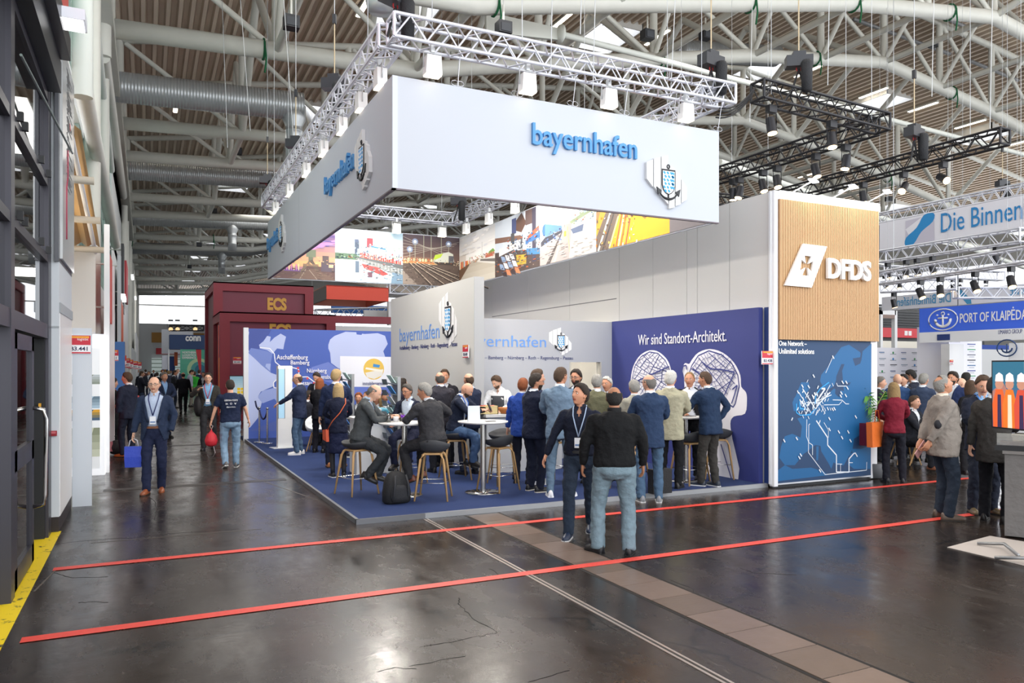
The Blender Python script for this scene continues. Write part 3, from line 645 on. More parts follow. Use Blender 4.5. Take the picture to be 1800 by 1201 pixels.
# ================================================================== LOGO and LETTERING of the stand
LB = '4a93cf'
def poly(b, P, pts, d, m=0, lift=0, c=None): b.prism([P(x, y, lift) for x, y in pts], P.n * d, m, c)
def logo(parent, P, s, depth=.012, bars='dadcdc', offset=True, thick=.05):
    """P: Plane with its origin at the shield centre, s: shield half height"""
    Q = lambda x, y, z=0: P(x * s, y * s, z)
    b = MB()
    for x0, x1, tl, tr, bl_, br in ((-2.25, -1.6, 1.5, 1.8, .1, -.55), (-1.5, -.8, 1.9, 2.1, -.5, -1.15), (-.7, 0, 2.15, 2.35, -1.25, -1.9), (.1, .7, 1.5, 1.3, -2.25, -2.1), (.8, 1.35, 1.1, .8, -1.95, -1.75), (1.45, 2.0, .4, -.2, -1.6, -1.3)):
        b.prism([Q(x0, bl_), Q(x1, br), Q(x1, tr), Q(x0, tl)], P.n * (thick if offset else .004))
    b.build('logo_stripe', M(bars, .5), parent, label='white slanted stripes of the emblem')
    z = (thick if offset else .004) + .001
    sh = [(-.62, .95), (.62, .95), (.62, -.25), (.5, -.65), (.25, -.9), (0, -1.0), (-.25, -.9), (-.5, -.65), (-.62, -.25)]
    b = MB(); b.prism([Q(x * 1.12, y * 1.08, z) for x, y in sh], P.n * depth); b.build('shield', M('151a24', .4), parent)
    b = MB(); b.prism([Q(x, y, z + depth) for x, y in sh], P.n * .003, c='ffffff')
    for r in range(6):
        for q in range(4):
            cx = -.62 + .155 + q * .36 + (.12 if r % 2 else 0); cy = .78 - r * .31
            hw = .155; hh = .155
            if cy < -.5 and abs(cx) > .36: continue
            if abs(cx) > .5: cx = .46 * (1 if cx > 0 else -1)
            b.prism([Q(cx - hw, cy + .04, z + depth + .003), Q(cx + .02, cy - hh, z + depth + .003), Q(cx + hw, cy - .02, z + depth + .003), Q(cx - .02, cy + hh, z + depth + .003)], P.n * .002, c='2f9fe0')
    b.build('shield_face', print_mat(), parent)
    b = MB(); zz = z + depth * .5
    b.path([Q(.14 * cos(t), 1.35 + .16 * sin(t), zz) for t in [2 * pi * k / 10 for k in range(10)]], .05 * s, n=4, closed=True)
    b.path([Q(-.7, 1.06, zz), Q(.7, 1.06, zz)], .05 * s, n=4); b.path([Q(0, -1, zz), Q(0, -1.5, zz)], .08 * s, n=4)
    b.path([Q(1.05 * sin(t), -.45 - 1.0 * cos(t), zz) for t in [-1.15 + 2.3 * k / 12 for k in range(13)]], [.05 * s + .07 * s * (1 - abs(k - 6) / 6) for k in range(13)], n=5)
    for sg_ in (-1, 1): b.prism([Q(sg_ * 1.25, -.5, zz - .01), Q(sg_ * .72, -.8, zz - .01), Q(sg_ * 1.1, -1.15, zz - .01)][::sg_], P.n * .02)
    b.build('anchor', M('15171c', .4), parent)
# ---- the hanging fascia
fas = E('hanging_fascia', (XF0, YF0, ZF0), None, None)
tag(fas, 'huge white square fascia hanging over the stand with blue lettering', 'fascia')
FW = M('bfc5ce', .55)
def fbox(a, b2, name='panel', m=FW): 
    o = MB().box((a[0] - XF0, a[1] - YF0, a[2] - ZF0), (b2[0] - XF0, b2[1] - YF0, b2[2] - ZF0)).build(name, m, fas); return o
th = .04
fbox((XF0, YF0, ZF0), (XF1, YF0 + th, ZF1)); fbox((XF0, YF0 + th, ZF0), (XF0 + th, YF0 + 6.5, ZF1)); fbox((XF0, YF0 + 6.51, ZF0), (XF0 + th, YF1, ZF1))
fbox((XF1 - th, YF0 + th, ZF0), (XF1, YF1, ZF1)); fbox((XF0 + th, YF1 - th, ZF0), (XF1 - th, YF1, ZF1))
fbox((XF0, YF0 - .004, ZF0 + .0), (XF0 + .07, YF0, ZF1), 'corner_trim', M('ccd2da', .4))
for a, b2 in (((XF0, YF0, ZF0 - .02), (XF1, YF0 + .05, ZF0)), ((XF0, YF0, ZF0 - .02), (XF0 + .05, YF1, ZF0))): fbox(a, b2, 'bottom_rail', M('6b5f66', .5))
def local(parent, p): return V(p) - V(parent.location)
def ltext(parent, s, p, q, h, out, mat, **kw):
    return text(s, local(parent, p), local(parent, q), h, out, parent, mat, **kw)
BLU = M(LB, .45)
def fp(u, v): return at(u, v, Y=YF0)
def fl_(u, v): return at(u, v, X=XF0)
# front lettering
p = fp(934, 300); q = fp(1117, 312); 
zb = fp(1030, 318).z; ltext(fas, 'bayernhafen', (p.x, YF0, 4.93), (q.x, YF0, 4.93), .40, (0, -1, 0), BLU, depth=.05, bold=.012)
c_ = fp(1171, 322); logo(fas, Plane(local(fas, c_), (1, 0, 0)), .175)
# left side lettering, near and far
a = fl_(574, 330); c = fl_(627, 300)
ltext(fas, 'bayernhafen', (XF0, a.y, 4.83), (XF0, c.y, 4.83), .40, (-1, 0, 0), BLU, depth=.05, bold=.012)
c_ = fl_(642, 283); logo(fas, Plane(local(fas, c_), (0, -1, 0)), .19)
a = fl_(472, 430); c = fl_(494, 415)
ltext(fas, 'bayernhafen', (XF0, a.y, 4.83), (XF0, c.y, 4.83), .40, (-1, 0, 0), BLU, depth=.05, bold=.012)
c_ = fl_(498, 412); logo(fas, Plane(local(fas, c_), (0, -1, 0)), .19)

# ---- photo banners inside the fascia: flat prints
class Pic:
    """flat coloured shapes laid out on a board; coordinates 0..1 across each picture"""
    def __init__(s, P, wd, ht): s.P = P; s.w = wd; s.h = ht; s.b = MB(); s.k = 0
    def poly(s, pts, c, lift=None):
        s.k += 1; z = .00008 * s.k if lift is None else lift
        s.b.add([s.P(x * s.w, y * s.h, z) for x, y in pts], [list(range(len(pts)))], 0, False, c); return s
    def rect(s, x0, y0, x1, y1, c): return s.poly([(x0, y0), (x1, y0), (x1, y1), (x0, y1)], c)
    def grad(s, x0, y0, x1, y1, c0, c1, n=8):
        l = lambda i, t: int(int(c0[i:i + 2], 16) * (1 - t) + int(c1[i:i + 2], 16) * t)
        for k in range(n):
            t = k / (n - 1); s.k += 0; ya = y0 + (y1 - y0) * k / n; yb = y0 + (y1 - y0) * (k + 1) / n
            s.b.add([s.P(x * s.w, y * s.h, .00008 * (s.k + 1)) for x, y in ((x0, ya), (x1, ya), (x1, yb), (x0, yb))], [(0, 1, 2, 3)], 0, False, '%02x%02x%02x' % (l(0, t), l(2, t), l(4, t)))
        s.k += 1; return s
    def line(s, pts, wd, c):
        for (x0, y0), (x1, y1) in zip(pts, pts[1:]):
            dx = (x1 - x0) * s.w; dy = (y1 - y0) * s.h; L = math.hypot(dx, dy) or 1; nx = -dy / L * wd / 2; ny = dx / L * wd / 2
            s.poly([(x0 + nx / s.w, y0 + ny / s.h), (x0 - nx / s.w, y0 - ny / s.h), (x1 - nx / s.w, y1 - ny / s.h), (x1 + nx / s.w, y1 + ny / s.h)], c)
        return s
    def speck(s, x0, y0, x1, y1, cols, n, w=.02, h=.02):
        for _ in range(n):
            x = random.uniform(x0, x1); y = random.uniform(y0, y1); a = w * random.uniform(.3, 1); b = h * random.uniform(.3, 1); k = random.uniform(-.4, .4) * b
            s.poly([(max(0, x - a), y - b), (min(1, x + a), y - b + k), (min(1, x + a), y + b + k), (max(0, x - a), y + b)], random.choice(cols), .00008 * (s.k + _ % 9 + 1))
        s.k += 8; return s
    def disc(s, x, y, r, c, n=12): return s.poly([(x + r * cos(2 * pi * k / n) / s.w, y + r * sin(2 * pi * k / n) / s.h) for k in range(n)], c)
    def build(s, name, parent, label=None, emit=0): return s.b.build(name, print_mat(.55, emit), parent, label=label)
yb_ = YF1 - th - .012; hB_ = ZF1 - ZF0
def bx_(u): return at(u, 450, Y=yb_).x
ux = [XF0 + th, bx_(589), bx_(708), XF1 - th]
def board(k0, k1, name='photo_board', right=False):
    if right: o = MB().box((XF1 - th - .01 - XF0, k0 - YF0, .02), (XF1 - th - XF0, k1 - YF0, hB_ - .02)); P = Plane(V((XF1 - th - .012 - XF0, k1 - YF0, .02)), (0, -1, 0))
    else: o = MB().box((k0 - XF0, yb_ - YF0, .02), (k1 - XF0, yb_ + .01 - YF0, hB_ - .02)); P = Plane(V((k0 - XF0, yb_ - .002 - YF0, .02)), (1, 0, 0))
    return o, Pic(P, abs(k1 - k0), hB_ - .04)
def place(k0, k1, right, fn, label):
    o, pc = board(k0, k1, right=right); ob = o.build('photo_board', M('dddddd', .6), fas, label=label); fn(pc); pc.build('print', ob)
def sunset(p):
    p.grad(0, 0.25, 1, 1, 'f7b27a', '5a4a9c'); p.rect(0, 0, 1, .25, '5d4443'); p.grad(.0, .14, .5, .28, '6a4a8a', 'e8a878', 3)
    p.poly([(.2, .5), (1, .78), (1, .7), (.4, .46)], 'c98fc4'); p.poly([(.0, .62), (.6, .9), (.7, .86), (.1, .56)], '7a66b8'); p.poly([(.55, .9), (1, 1), (1, .86)], 'e8c8c8')
    p.line([(.59, .5), (.62, .98)], .09, '8fae6a'); p.rect(.55, .42, .70, .56, '77806a'); p.line([(.62, .42), (.62, .34)], .12, '6a705a')
    p.line([(.62, .36), (.47, .14)], .06, '6f6254'); p.line([(.62, .36), (.74, .14)], .09, '5c4f45'); p.line([(.5, .27), (.74, .27)], .06, '86705a')
    p.rect(.78, .16, 1, .34, '554a58'); p.rect(.8, .3, .9, .46, '5a4d50'); p.rect(.9, .24, .97, .3, 'e8b890')
    for k in range(12): p.rect(.03 + k * .036, .16, .045 + k * .036, .27, 'ffd9a0' if k % 2 else 'c070b0')
    p.poly([(.3, 0), (.55, .2), (.7, .2), (1, .02), (1, 0)], '6d564c'); p.line([(.55, .2), (.45, 0)], .015, 'a89a8a'); p.line([(.58, .2), (.72, 0)], .015, 'a89a8a')
    p.speck(.0, .26, 1, .42, ('f7c890', '8a6a90', 'e8a070', '6a5068', 'ffe0b0'), 50, .012, .008); p.speck(0, .0, 1, .2, ('6f5a50', '52423e', '7f6a5c'), 60, .03, .01); p.speck(.3, .6, 1, .95, ('8a78b8', 'a88cc0', '6f62a8'), 26, .08, .012)
def harbour(p):
    p.grad(0, .45, 1, 1, 'f3f6fa', 'c6e4f4'); p.grad(0, 0, 1, .45, 'bcd8e8', 'dbe8ee'); p.rect(0, .42, .35, .54, '57755f'); p.rect(0, .44, .2, .47, '39525a')
    p.rect(.28, .52, .345, .80, '3f5068'); p.rect(.28, .76, .34, .82, '4a5a78'); p.rect(.32, .5, .55, .64, '9fb8c4'); p.rect(.42, .6, .5, .76, 'c4d2d6'); p.rect(.46, .68, .55, .86, 'b83a48')
    p.rect(.5, .54, .76, .70, 'd6e2e8'); p.line([(.52, .70), (.76, .66)], .04, '3f86c8'); p.rect(.74, .5, 1, .76, 'dbe3ea'); 
    for k in range(6): p.rect(.8 + k * .034, .52, .81 + k * .034, .76, 'aebccc')
    for k in range(22):
        x = .36 + k * .028; p.rect(x, .44 - .003 * k, x + .024, .56 - .006 * k + .02 * (k % 3), random.choice(('d8392c', 'e04836', 'c03028', 'e87060')))
    p.poly([(.28, .46), (1, .28), (1, .38), (.28, .49)], '5f6466'); p.poly([(.30, .44), (1, .12), (1, .29), (.3, .465)], '8b8f8e')
    for k in range(14): p.rect(.33 + k * .05, .42 - .018 * k, .335 + k * .05, .45 - .012 * k, 'd8dcdc')
    p.poly([(.38, .36), (.62, .30), (.78, .18), (.7, .14), (.42, .27)], 'b04a48'); p.rect(.29, .18, .345, .4, '5a6c80'); p.rect(.47, .1, .54, .2, '6a4a58')
    p.poly([(.82, .0), (1, 0), (1, .18), (.84, .22)], '6f8aa0'); p.line([(.16, .74), (.22, .5)], .015, 'a8a098'); p.rect(.19, .46, .25, .5, 'd87838')
    p.speck(.36, .44, 1, .58, ('d8392c', 'f0f0f0', 'b82c24', '3f7a9a', 'e8a080', '404850'), 90, .012, .012); p.speck(.28, .5, 1, .74, ('c8d4dc', '8fa4b4', 'f2f4f6', '5f7486', '9cc4a0'), 80, .012, .02); p.speck(.0, .43, .35, .53, ('3f5a48', '6a8a68', '2f4a50', '8aa890'), 40, .015, .012); p.speck(.35, .05, 1, .38, ('7a8a94', '9a6a68', '5f6a70', 'a8b8c0', 'c8d8e0'), 70, .02, .01)
def railnight(p):
    p.grad(0, .5, 1, 1, '6a5148', '4a3c44'); p.rect(0, 0, 1, .5, '5a4c44'); p.grad(0, .42, .6, .56, 'e8b878', '806050', 3)
    for (x, y) in ((.21, .86), (.8, .86), (.12, .7)): p.disc(x, y, .09, '7c8ba8'); p.disc(x, y, .045, 'e8f2ff')
    for (x, a_, b_) in ((.21, .5, .84), (.36, .4, 1), (.49, .36, 1), (.67, .5, 1), (.8, .5, .84), (.12, .5, .68)): p.line([(x, a_), (x, b_)], .02, '9a9a88')
    for k in range(7): p.line([(0, .95 - .07 * k), (.7 + .05 * k, .62 + .05 * k)], .008, 'b0a89c')
    p.poly([(.52, .46), (.56, .62), (.8, .70), (.88, .66), (.9, .5), (.8, .44)], 'd2d6c8'); p.poly([(.52, .5), (.56, .62), (.7, .66), (.66, .58)], 'b8d040'); p.rect(.80, .47, .89, .62, '5a5a60'); p.rect(.55, .43, .88, .48, '403834')
    for k in range(5): 
        x = .08 + k * .12
        p.line([(.05 + k * .04, .5), (.3 + x * 2.2, 0)], .05, '3a302a'); p.line([(.055 + k * .04, .5), (.34 + x * 2.2, 0)], .015, 'c8b8a4')
    p.poly([(0, 0), (.25, 0), (0, .28)], '8a7e74'); p.rect(.0, .43, .55, .47, 'c08050')
    for k in range(10): p.rect(.08 + k * .05, .47, .11 + k * .05, .53, random.choice(('e8d0a0', 'b86a40', 'a8b0a0')))
    p.speck(0, .42, 1, .52, ('e8d0a0', 'b86a40', 'a8b0a0', 'fff0d0', '3a302c'), 70, .012, .01); p.speck(0, 0, 1, .4, ('6a5e54', '4a403a', '8a7c70', '3a322e'), 160, .018, .006)
def docks(p):
    p.grad(0, .45, 1, 1, 'f3efe9', 'd4d4d4'); p.grad(0, 0, 1, .45, 'c9c2b4', 'b7ad9c', 4); p.rect(0, .3, .2, .62, 'd8cfc6'); p.poly([(0, .1), (0, .34), (.3, .44), (.3, .38)], '6a4f3c')
    for k in range(14): p.rect(.01 + k * .024, .34 + .006 * k, .03 + k * .024, .5 - .002 * k, random.choice(('e07838', 'e8b040', 'c8483a', '487aa8', 'f0e8e0')))
    p.poly([(.5, .40), (1, .26), (1, .5), (.7, .5)], 'd8d4cc'); p.poly([(.6, .4), (1, .30), (1, .36), (.62, .43)], '6a6460'); p.rect(.75, .42, .98, .5, 'b86048'); p.poly([(.84, .52), (.95, .56), (1, .5), (.84, .48)], '6f9a48'); p.line([(.66, .45), (.66, .75)], .012, '8a9088')
    p.speck(.3, .4, 1, .52, ('b8482c', 'e8e0d8', '5a6068', '8a9a70', 'd8a060'), 60, .018, .01); p.speck(0, .6, 1, 1, ('e2ddd8', 'eeeae6', 'd8d8dc'), 30, .1, .02)
def crane(p):
    p.rect(0, 0, 1, 1, 'cdd6e0'); p.poly([(0, 0), (0, .45), (.4, .4), (1, .28), (1, 0)], '4a3c38'); p.poly([(0, .72), (.6, .62), (.62, .54), (0, .62)], '7a5848'); p.rect(.4, .68, .5, .95, '3f4a78'); p.poly([(.5, .9), (.62, 1), (.72, .8), (.62, .66), (.5, .72)], '5f4236'); p.rect(.7, .75, .85, 1, '5d4a48')
    p.rect(.84, .1, .92, 1, '3f3a4c'); p.rect(.38, .3, .46, .7, '4c4c50'); p.rect(.6, .3, .64, .6, '565a60'); p.poly([(.1, .5), (.5, .5), (.5, .42), (.1, .36)], 'dadada'); p.poly([(.7, .5), (1, .58), (1, .48), (.7, .42)], '3f6aa0'); p.poly([(.75, .56), (.98, .68), (.98, .6), (.75, .5)], 'c85a40')
    for k in range(4):
        for j in range(3): p.poly([(.04 + .1 * k + .06 * j, .36 - .13 * j), (.13 + .1 * k + .06 * j, .33 - .13 * j), (.18 + .1 * k + .06 * j, .22 - .13 * j), (.08 + .1 * k + .06 * j, .25 - .13 * j)], random.choice(('d8d8dc', 'c88058', '3a2c30', '8aa0c0', 'e8e8e8')))
    p.poly([(.5, .3), (.72, .26), (.72, .1), (.52, .12)], 'b09a30'); p.poly([(.72, .36), (1, .30), (1, .2), (.74, .25)], '3f78a8')
    p.speck(0, .05, 1, .3, ('2e2628', '6a5048', '8a7a70', 'a8552c', '3f4a60'), 70, .03, .012); p.speck(.3, .3, 1, .62, ('5a6068', '8a9098', 'c05a38', '3a6a98', 'd8d4cc', '403c48'), 90, .02, .015)
def wagon(p):
    p.grad(0, .55, 1, 1, 'f8f6f4', 'e4e2e4'); p.grad(0, 0, 1, .55, 'c8c4c2', 'dedad6', 4); p.poly([(0, 0), (0, .25), (.45, .54), (.6, .54), (.55, .0)], 'a9a09e'); p.poly([(.12, 0), (.2, 0), (.44, .45), (.42, .45)], '57504e'); p.poly([(.26, 0), (.3, 0), (.46, .48), (.45, .48)], 'dcd0b0')
    p.disc(.1, .56, .14, '3c68b8'); p.poly([(.1, .66), (.42, .54), (.42, .48), (.1, .44)], '5c86c8'); p.poly([(.1, .44), (.42, .47), (.42, .44), (.02, .3), (.02, .38)], '3a3c48')
    p.line([(.47, .5), (.48, .74)], .012, '707070'); p.rect(.46, .36, .5, .44, 'c8a040'); p.poly([(.58, .44), (.8, .46), (.78, .36), (.62, .36)], '5a6a8a'); p.poly([(.55, .56), (.7, .6), (1, .74), (1, .62), (.6, .52)], '8fa07c'); p.rect(.8, .62, .98, .7, '9ab0c8'); p.line([(.52, .5), (.56, .1)], .015, 'd8c060')
    p.speck(.02, .32, .42, .5, ('2f3a58', '5a78b0', '8aa0c8', '2a2c34'), 50, .015, .012); p.speck(.6, .5, 1, .7, ('8fa07c', 'b8c0b0', '6a8a9a', 'c86a58'), 40, .015, .012); p.speck(0, 0, 1, .3, ('bcb6b2', 'a8a2a0', 'd0cac4'), 50, .05, .008)
def containers(p):
    p.rect(0, 0, 1, 1, 'e8a01c'); p.poly([(0, 1), (0, .35), (.2, 1)], 'a07838'); p.poly([(0, 0), (0, .2), (.35, .95), (.5, 1), (.55, 1), (.2, 0)], '6a5a50'); p.line([(.03, 0), (.4, .98)], .06, 'c8d8d4'); p.line([(.1, 0), (.46, 1)], .05, '3a3434'); p.line([(.2, 0), (.5, .9)], .05, 'f0c890')
    for k, c in enumerate(('c83a2c', 'e8e0d8', 'd8502c', 'f0b060', 'b83a38')): p.line([(.3 + .035 * k, 0), (.5 + .03 * k, 1)], .035, c)
    p.rect(.34, .55, .42, .85, 'd84a30'); p.poly([(.66, .3), (.82, .5), (.84, .42), (.7, .26)], '7a5a28'); p.rect(.76, .42, .86, .58, '3f58a8'); p.line([(.8, .56), (.74, .85)], .03, '4a62b0'); p.disc(.78, .42, .05, '222222'); p.disc(.85, .44, .05, '222222')
    p.speck(0, 0, .6, 1, ('c87818', '7a5a3a', 'f0c060', 'd8d8d0', '5a4438'), 110, .012, .02); p.speck(.6, .5, 1, 1, ('d89018', 'f0b040'), 30, .03, .02)
def lorry(p):
    p.rect(0, 0, 1, 1, '3c3a58'); p.rect(0, 0, 1, .35, '6a6468'); p.rect(.4, .4, .6, 1, 'c8403a'); p.rect(.44, .3, .5, .7, '3a9a5a'); p.rect(.54, .3, .6, .6, 'e8e8e8')
place(ux[0], ux[1], False, sunset, 'crane at sunset photo'); place(ux[1], ux[2], False, harbour, 'harbour with red containers photo'); place(ux[2], ux[3], False, railnight, 'railway yard by night photo')
ry = [at(u, 450, X=XF1 - th).y for u in (812, 871, 950, 1049, 1178, 1262)]; ry[0] = YF1 - th - .02; ry[-1] = YF0 + th + .02
for k, fn in enumerate((docks, crane, wagon, containers, lorry)):
    place(ry[k + 1], ry[k], True, fn, ('container dock photo', 'gantry crane photo', 'tank wagon and barge photo', 'yellow container yard photo', 'dark lorry photo')[k])
# ================================================================== THE STAND: platform, walls
XS, YS = 2.35, 9.30; ZC = 0.06; XWALL = 9.05; YMAP = 21.1; YBACK = 13.7
CARP = M('1c3468', .95, bump=.6, bscale=220, vary=.18, vscale=2.5)
pf = E('stand_platform', (XS, YS, 0), 'low blue carpeted platform of the stand with a grey metal edge', 'platform')
def lb_(e, a, b2, name, m, **k):
    o = e.location; return MB().box((a[0] - o.x, a[1] - o.y, a[2] - o.z), (b2[0] - o.x, b2[1] - o.y, b2[2] - o.z)).build(name, m, e, **k)
lb_(pf, (XS + .02, YS + .02, 0), (9.6, YMAP + 1, ZC), 'carpet', CARP)
lb_(pf, (XS, YS - .01, 0), (XS + .9, YS + .03, ZC + .004), 'edge_trim', M('6f7176', .4, .4)); lb_(pf, (XS + .9, YS - .01, 0), (9.12, YS + .03, ZC + .004), 'edge_trim', M('a6a8ab', .4, .5))
lb_(pf, (XS, YS, 0), (XS + .04, YMAP, ZC + .004), 'edge_trim', M('8b9095', .4, .5))

# ---- DFDS tower
tw = E('slatted_tower', (9.12, 9.2, 0), 'tall tower with pale wood slats over a dark blue route map', 'exhibition tower')
W0, W1 = 9.14, 11.50; ZW0, ZW1, ZTOP = 2.40, 4.66, 4.80
lb_(tw, (9.19, 9.225, 0), (11.515, 9.6, ZTOP - .1), 'core', M('e4e6e8', .5))
lb_(tw, (9.10, 9.14, .03), (9.18, 9.24, ZTOP), 'frame_post', M('f2f3f6', .4)); lb_(tw, (9.18, 9.10, ZW1), (W1 + .02, 9.24, ZTOP), 'frame_cap', M('f4f5f8', .4))
lb_(tw, (9.18, 9.16, .05), (11.36, 9.22, ZW0), 'map_panel', M('1d3c63', .5)); lb_(tw, (11.36, 9.16, .02), (11.52, 9.24, ZW0), 'frame_post', M('f2f3f6', .4))
lb_(tw, (9.12, 9.2, 0), (11.52, 9.3, .05), 'plinth', M('26282c', .5)); lb_(tw, (9.18, 9.15, .05), (11.36, 9.17, .075), 'bottom_rail', ALU)
lb_(tw, (9.18, 9.12, ZW0), (W1, 9.22, ZW1), 'slat_backing', M('8a6a4a', .7))
SL = M('d2aa7c', .55, vary=.08, vscale=4, stretch=(8, 8, .6)); n = 62; me = MB().box((0, 0, 0), (.022, .035, ZW1 - ZW0)).mesh('slat', SL)
for k in range(n):
    link(me, 'slat', tw, loc=(9.185 - 9.12 + k * (W1 - 9.20) / n, 9.085 - 9.2, ZW0))
# logo plate: slanted rhombus with a cut-out cross
def tp(u, v, Y=9.07): return local(tw, at(u, v, Y=Y))
WS = M('f7f7f7', .4)
rh = [tp(1377, 502), tp(1424, 506), tp(1451, 434), tp(1409, 429)]
cx = sum((p for p in rh), V()) / 4
# rhombus built as a ring around a square hole, plus four wedges = cross pattee
c4 = [tp(1403, 484), tp(1423, 486), tp(1428, 452), tp(1407, 449)]
b = MB()
for i in range(4): b.prism([rh[i], rh[(i + 1) % 4], c4[(i + 1) % 4], c4[i]], (0, -.035, 0))
for i in range(4):
    a = c4[i]; a0 = c4[i - 1]; a1 = c4[(i + 1) % 4]; m_ = cx
    k1 = a + (a1 - a) * .22; k2 = a + (a0 - a) * .22
    k = a + (m_ - a) * .80; b.prism([a, k1, k, k2][::1], (0, -.035, 0))
b.build('logo_plate', WS, tw)
a = tp(1450, 492); c = tp(1525, 500); h = (tp(1450, 455) - a).z
p0 = at(1450, 490, Y=9.07); p1 = at(1526, 497, Y=9.07); text('DFDS', local(tw, V((p0.x, 9.05, 3.42))), local(tw, V((p1.x, 9.05, 3.42))), .345, (0, -1, 0), tw, WS, depth=.05, bold=.035)
# the map print
def mp_(u, v): p = at(u, v, Y=9.155); return ((p.x - 9.18) / 2.18, (p.z - .05) / 2.35)
pc = Pic(Plane(local(tw, V((9.18, 9.158, .05))), (1, 0, 0)), 2.18, 2.35)
def zz(pts, ox=1360, oy=595, k=4.53): return [mp_(ox + x / k, oy + y / k) for x, y in pts]
SEA = '1d3f66'; LAND = '146096'
pc.rect(0, 0, 1, 1, SEA)
pc.poly(zz([(600, 50), (690, 110), (690, 190), (620, 160), (560, 200), (530, 270), (500, 330), (480, 380), (430, 410), (390, 380), (370, 340), (380, 290), (430, 230), (480, 150), (540, 70)]), LAND)
pc.poly(zz([(600, 60), (690, 120), (780, 40), (775, 980), (700, 900), (640, 940), (620, 880), (650, 780), (560, 700), (480, 560), (560, 420), (545, 250), (560, 200)]), LAND)
pc.poly(zz([(480, 400), (560, 420), (770, 480), (770, 720), (660, 760), (620, 900), (560, 1010), (510, 1010), (440, 960), (400, 860), (330, 850), (270, 900), (240, 920), (170, 1010), (90, 1010), (45, 950), (60, 860), (90, 780), (150, 760), (215, 790), (225, 700), (190, 640), (260, 610), (330, 560), (380, 500)]), LAND)
pc.poly(zz([(370, 830), (420, 850), (480, 980), (460, 1040), (440, 1000), (380, 900)]), LAND); pc.poly(zz([(220, 350), (280, 350), (290, 400), (250, 450), (280, 520), (240, 580), (160, 580), (150, 510), (180, 450)]), LAND); pc.poly(zz([(160, 480), (200, 440), (200, 530), (160, 520)]), LAND)
pc.poly(zz([(20, 1140), (10, 1070), (90, 1010), (150, 1040), (300, 1030), (400, 1060), (430, 1090)]), LAND); pc.poly(zz([(610, 920), (700, 880), (775, 900), (775, 1040), (640, 1040), (590, 1000)]), LAND)
pc.poly(zz([(540, 205), (565, 205), (530, 300), (540, 380), (520, 470), (490, 440), (500, 300)]), SEA); pc.poly(zz([(630, 160), (690, 150), (700, 70), (712, 80), (700, 170), (690, 200), (650, 220)]), SEA); pc.poly(zz([(560, 355), (615, 350), (600, 375), (545, 385)]), SEA); pc.poly(zz([(340, 860), (360, 860), (355, 970), (340, 970)]), LAND)
pc.poly(zz([(640, 800), (770, 720), (775, 850), (700, 880), (630, 880)]), SEA)
LN = 'dfe6ee'
for pts, wd in (([(265, 645), (262, 780), (278, 825), (278, 910), (410, 1085), (740, 1050), (742, 985)], .012), ([(290, 680), (280, 690), (280, 830), (310, 850), (310, 930)], .012), ([(340, 655), (430, 790), (430, 850), (500, 930), (500, 1065), (600, 1065), (600, 960), (640, 915), (655, 915)], .022),
                ([(470, 150), (430, 240), (415, 275)], .01), ([(500, 355), (510, 380), (580, 380)], .012), ([(470, 490), (545, 492), (575, 522), (600, 522)], .012), ([(400, 530), (520, 528), (545, 500)], .012), ([(330, 520), (410, 400), (380, 400)], .03), ([(230, 400), (330, 560)], .018), ([(200, 430), (300, 600)], .014),
                ([(260, 510), (370, 515), (300, 600)], .016), ([(340, 540), (450, 430)], .022), ([(300, 520), (460, 450)], .014), ([(380, 500), (450, 370)], .014), ([(370, 520), (410, 600)], .012), ([(505, 1000), (545, 1002)], .01), ([(532, 1000), (532, 1060)], .01), ([(600, 990), (630, 990)], .012), ([(400, 670), (435, 730), (435, 790)], .01)): pc.line(zz(pts), wd, LN)
for pts in ([(180, 520), (180, 590), (210, 612), (290, 608), (330, 560)], [(205, 500), (210, 560), (260, 565)], [(330, 520), (335, 450), (370, 400), (440, 350)]): pc.line(zz(pts), .02, '2f9fe0')
random.seed(11)
for k in range(75):
    x = random.gauss(330, 75); y = random.gauss(500, 70)
    if not 150 < x < 480: continue
    s_ = random.choice((-1, 1)); pc.line(zz([(x, y), (x + 10 * s_, y + 24)]), random.choice((.012, .02)), LN)
for x, y in ((315, 300), (225, 380), (275, 385), (470, 150), (440, 640), (515, 745), (590, 745), (540, 790), (608, 815), (650, 625), (180, 798), (80, 815), (212, 928), (200, 950), (365, 1055), (545, 350), (575, 350), (583, 395), (535, 435), (530, 460), (570, 455), (480, 560), (465, 565), (440, 725), (655, 930)):
    pc.line(zz([(x - 6, y - 12), (x + 8, y + 12)]), .022, LN)
mo = pc.build('map_print', tw, label='printed route map of Europe in blue')
for i, s_ in enumerate(('One Network –', 'Unlimited solutions')):
    a = at(1369, 608 + 14 * i, Y=9.15); c = at((1418, 1431)[i], 608 + 14 * i, Y=9.15); text(s_, local(tw, V((a.x, 9.15, a.z))), local(tw, V((c.x, 9.15, a.z))), .085, (0, -1, 0), tw, WS, depth=.003, bold=.02)
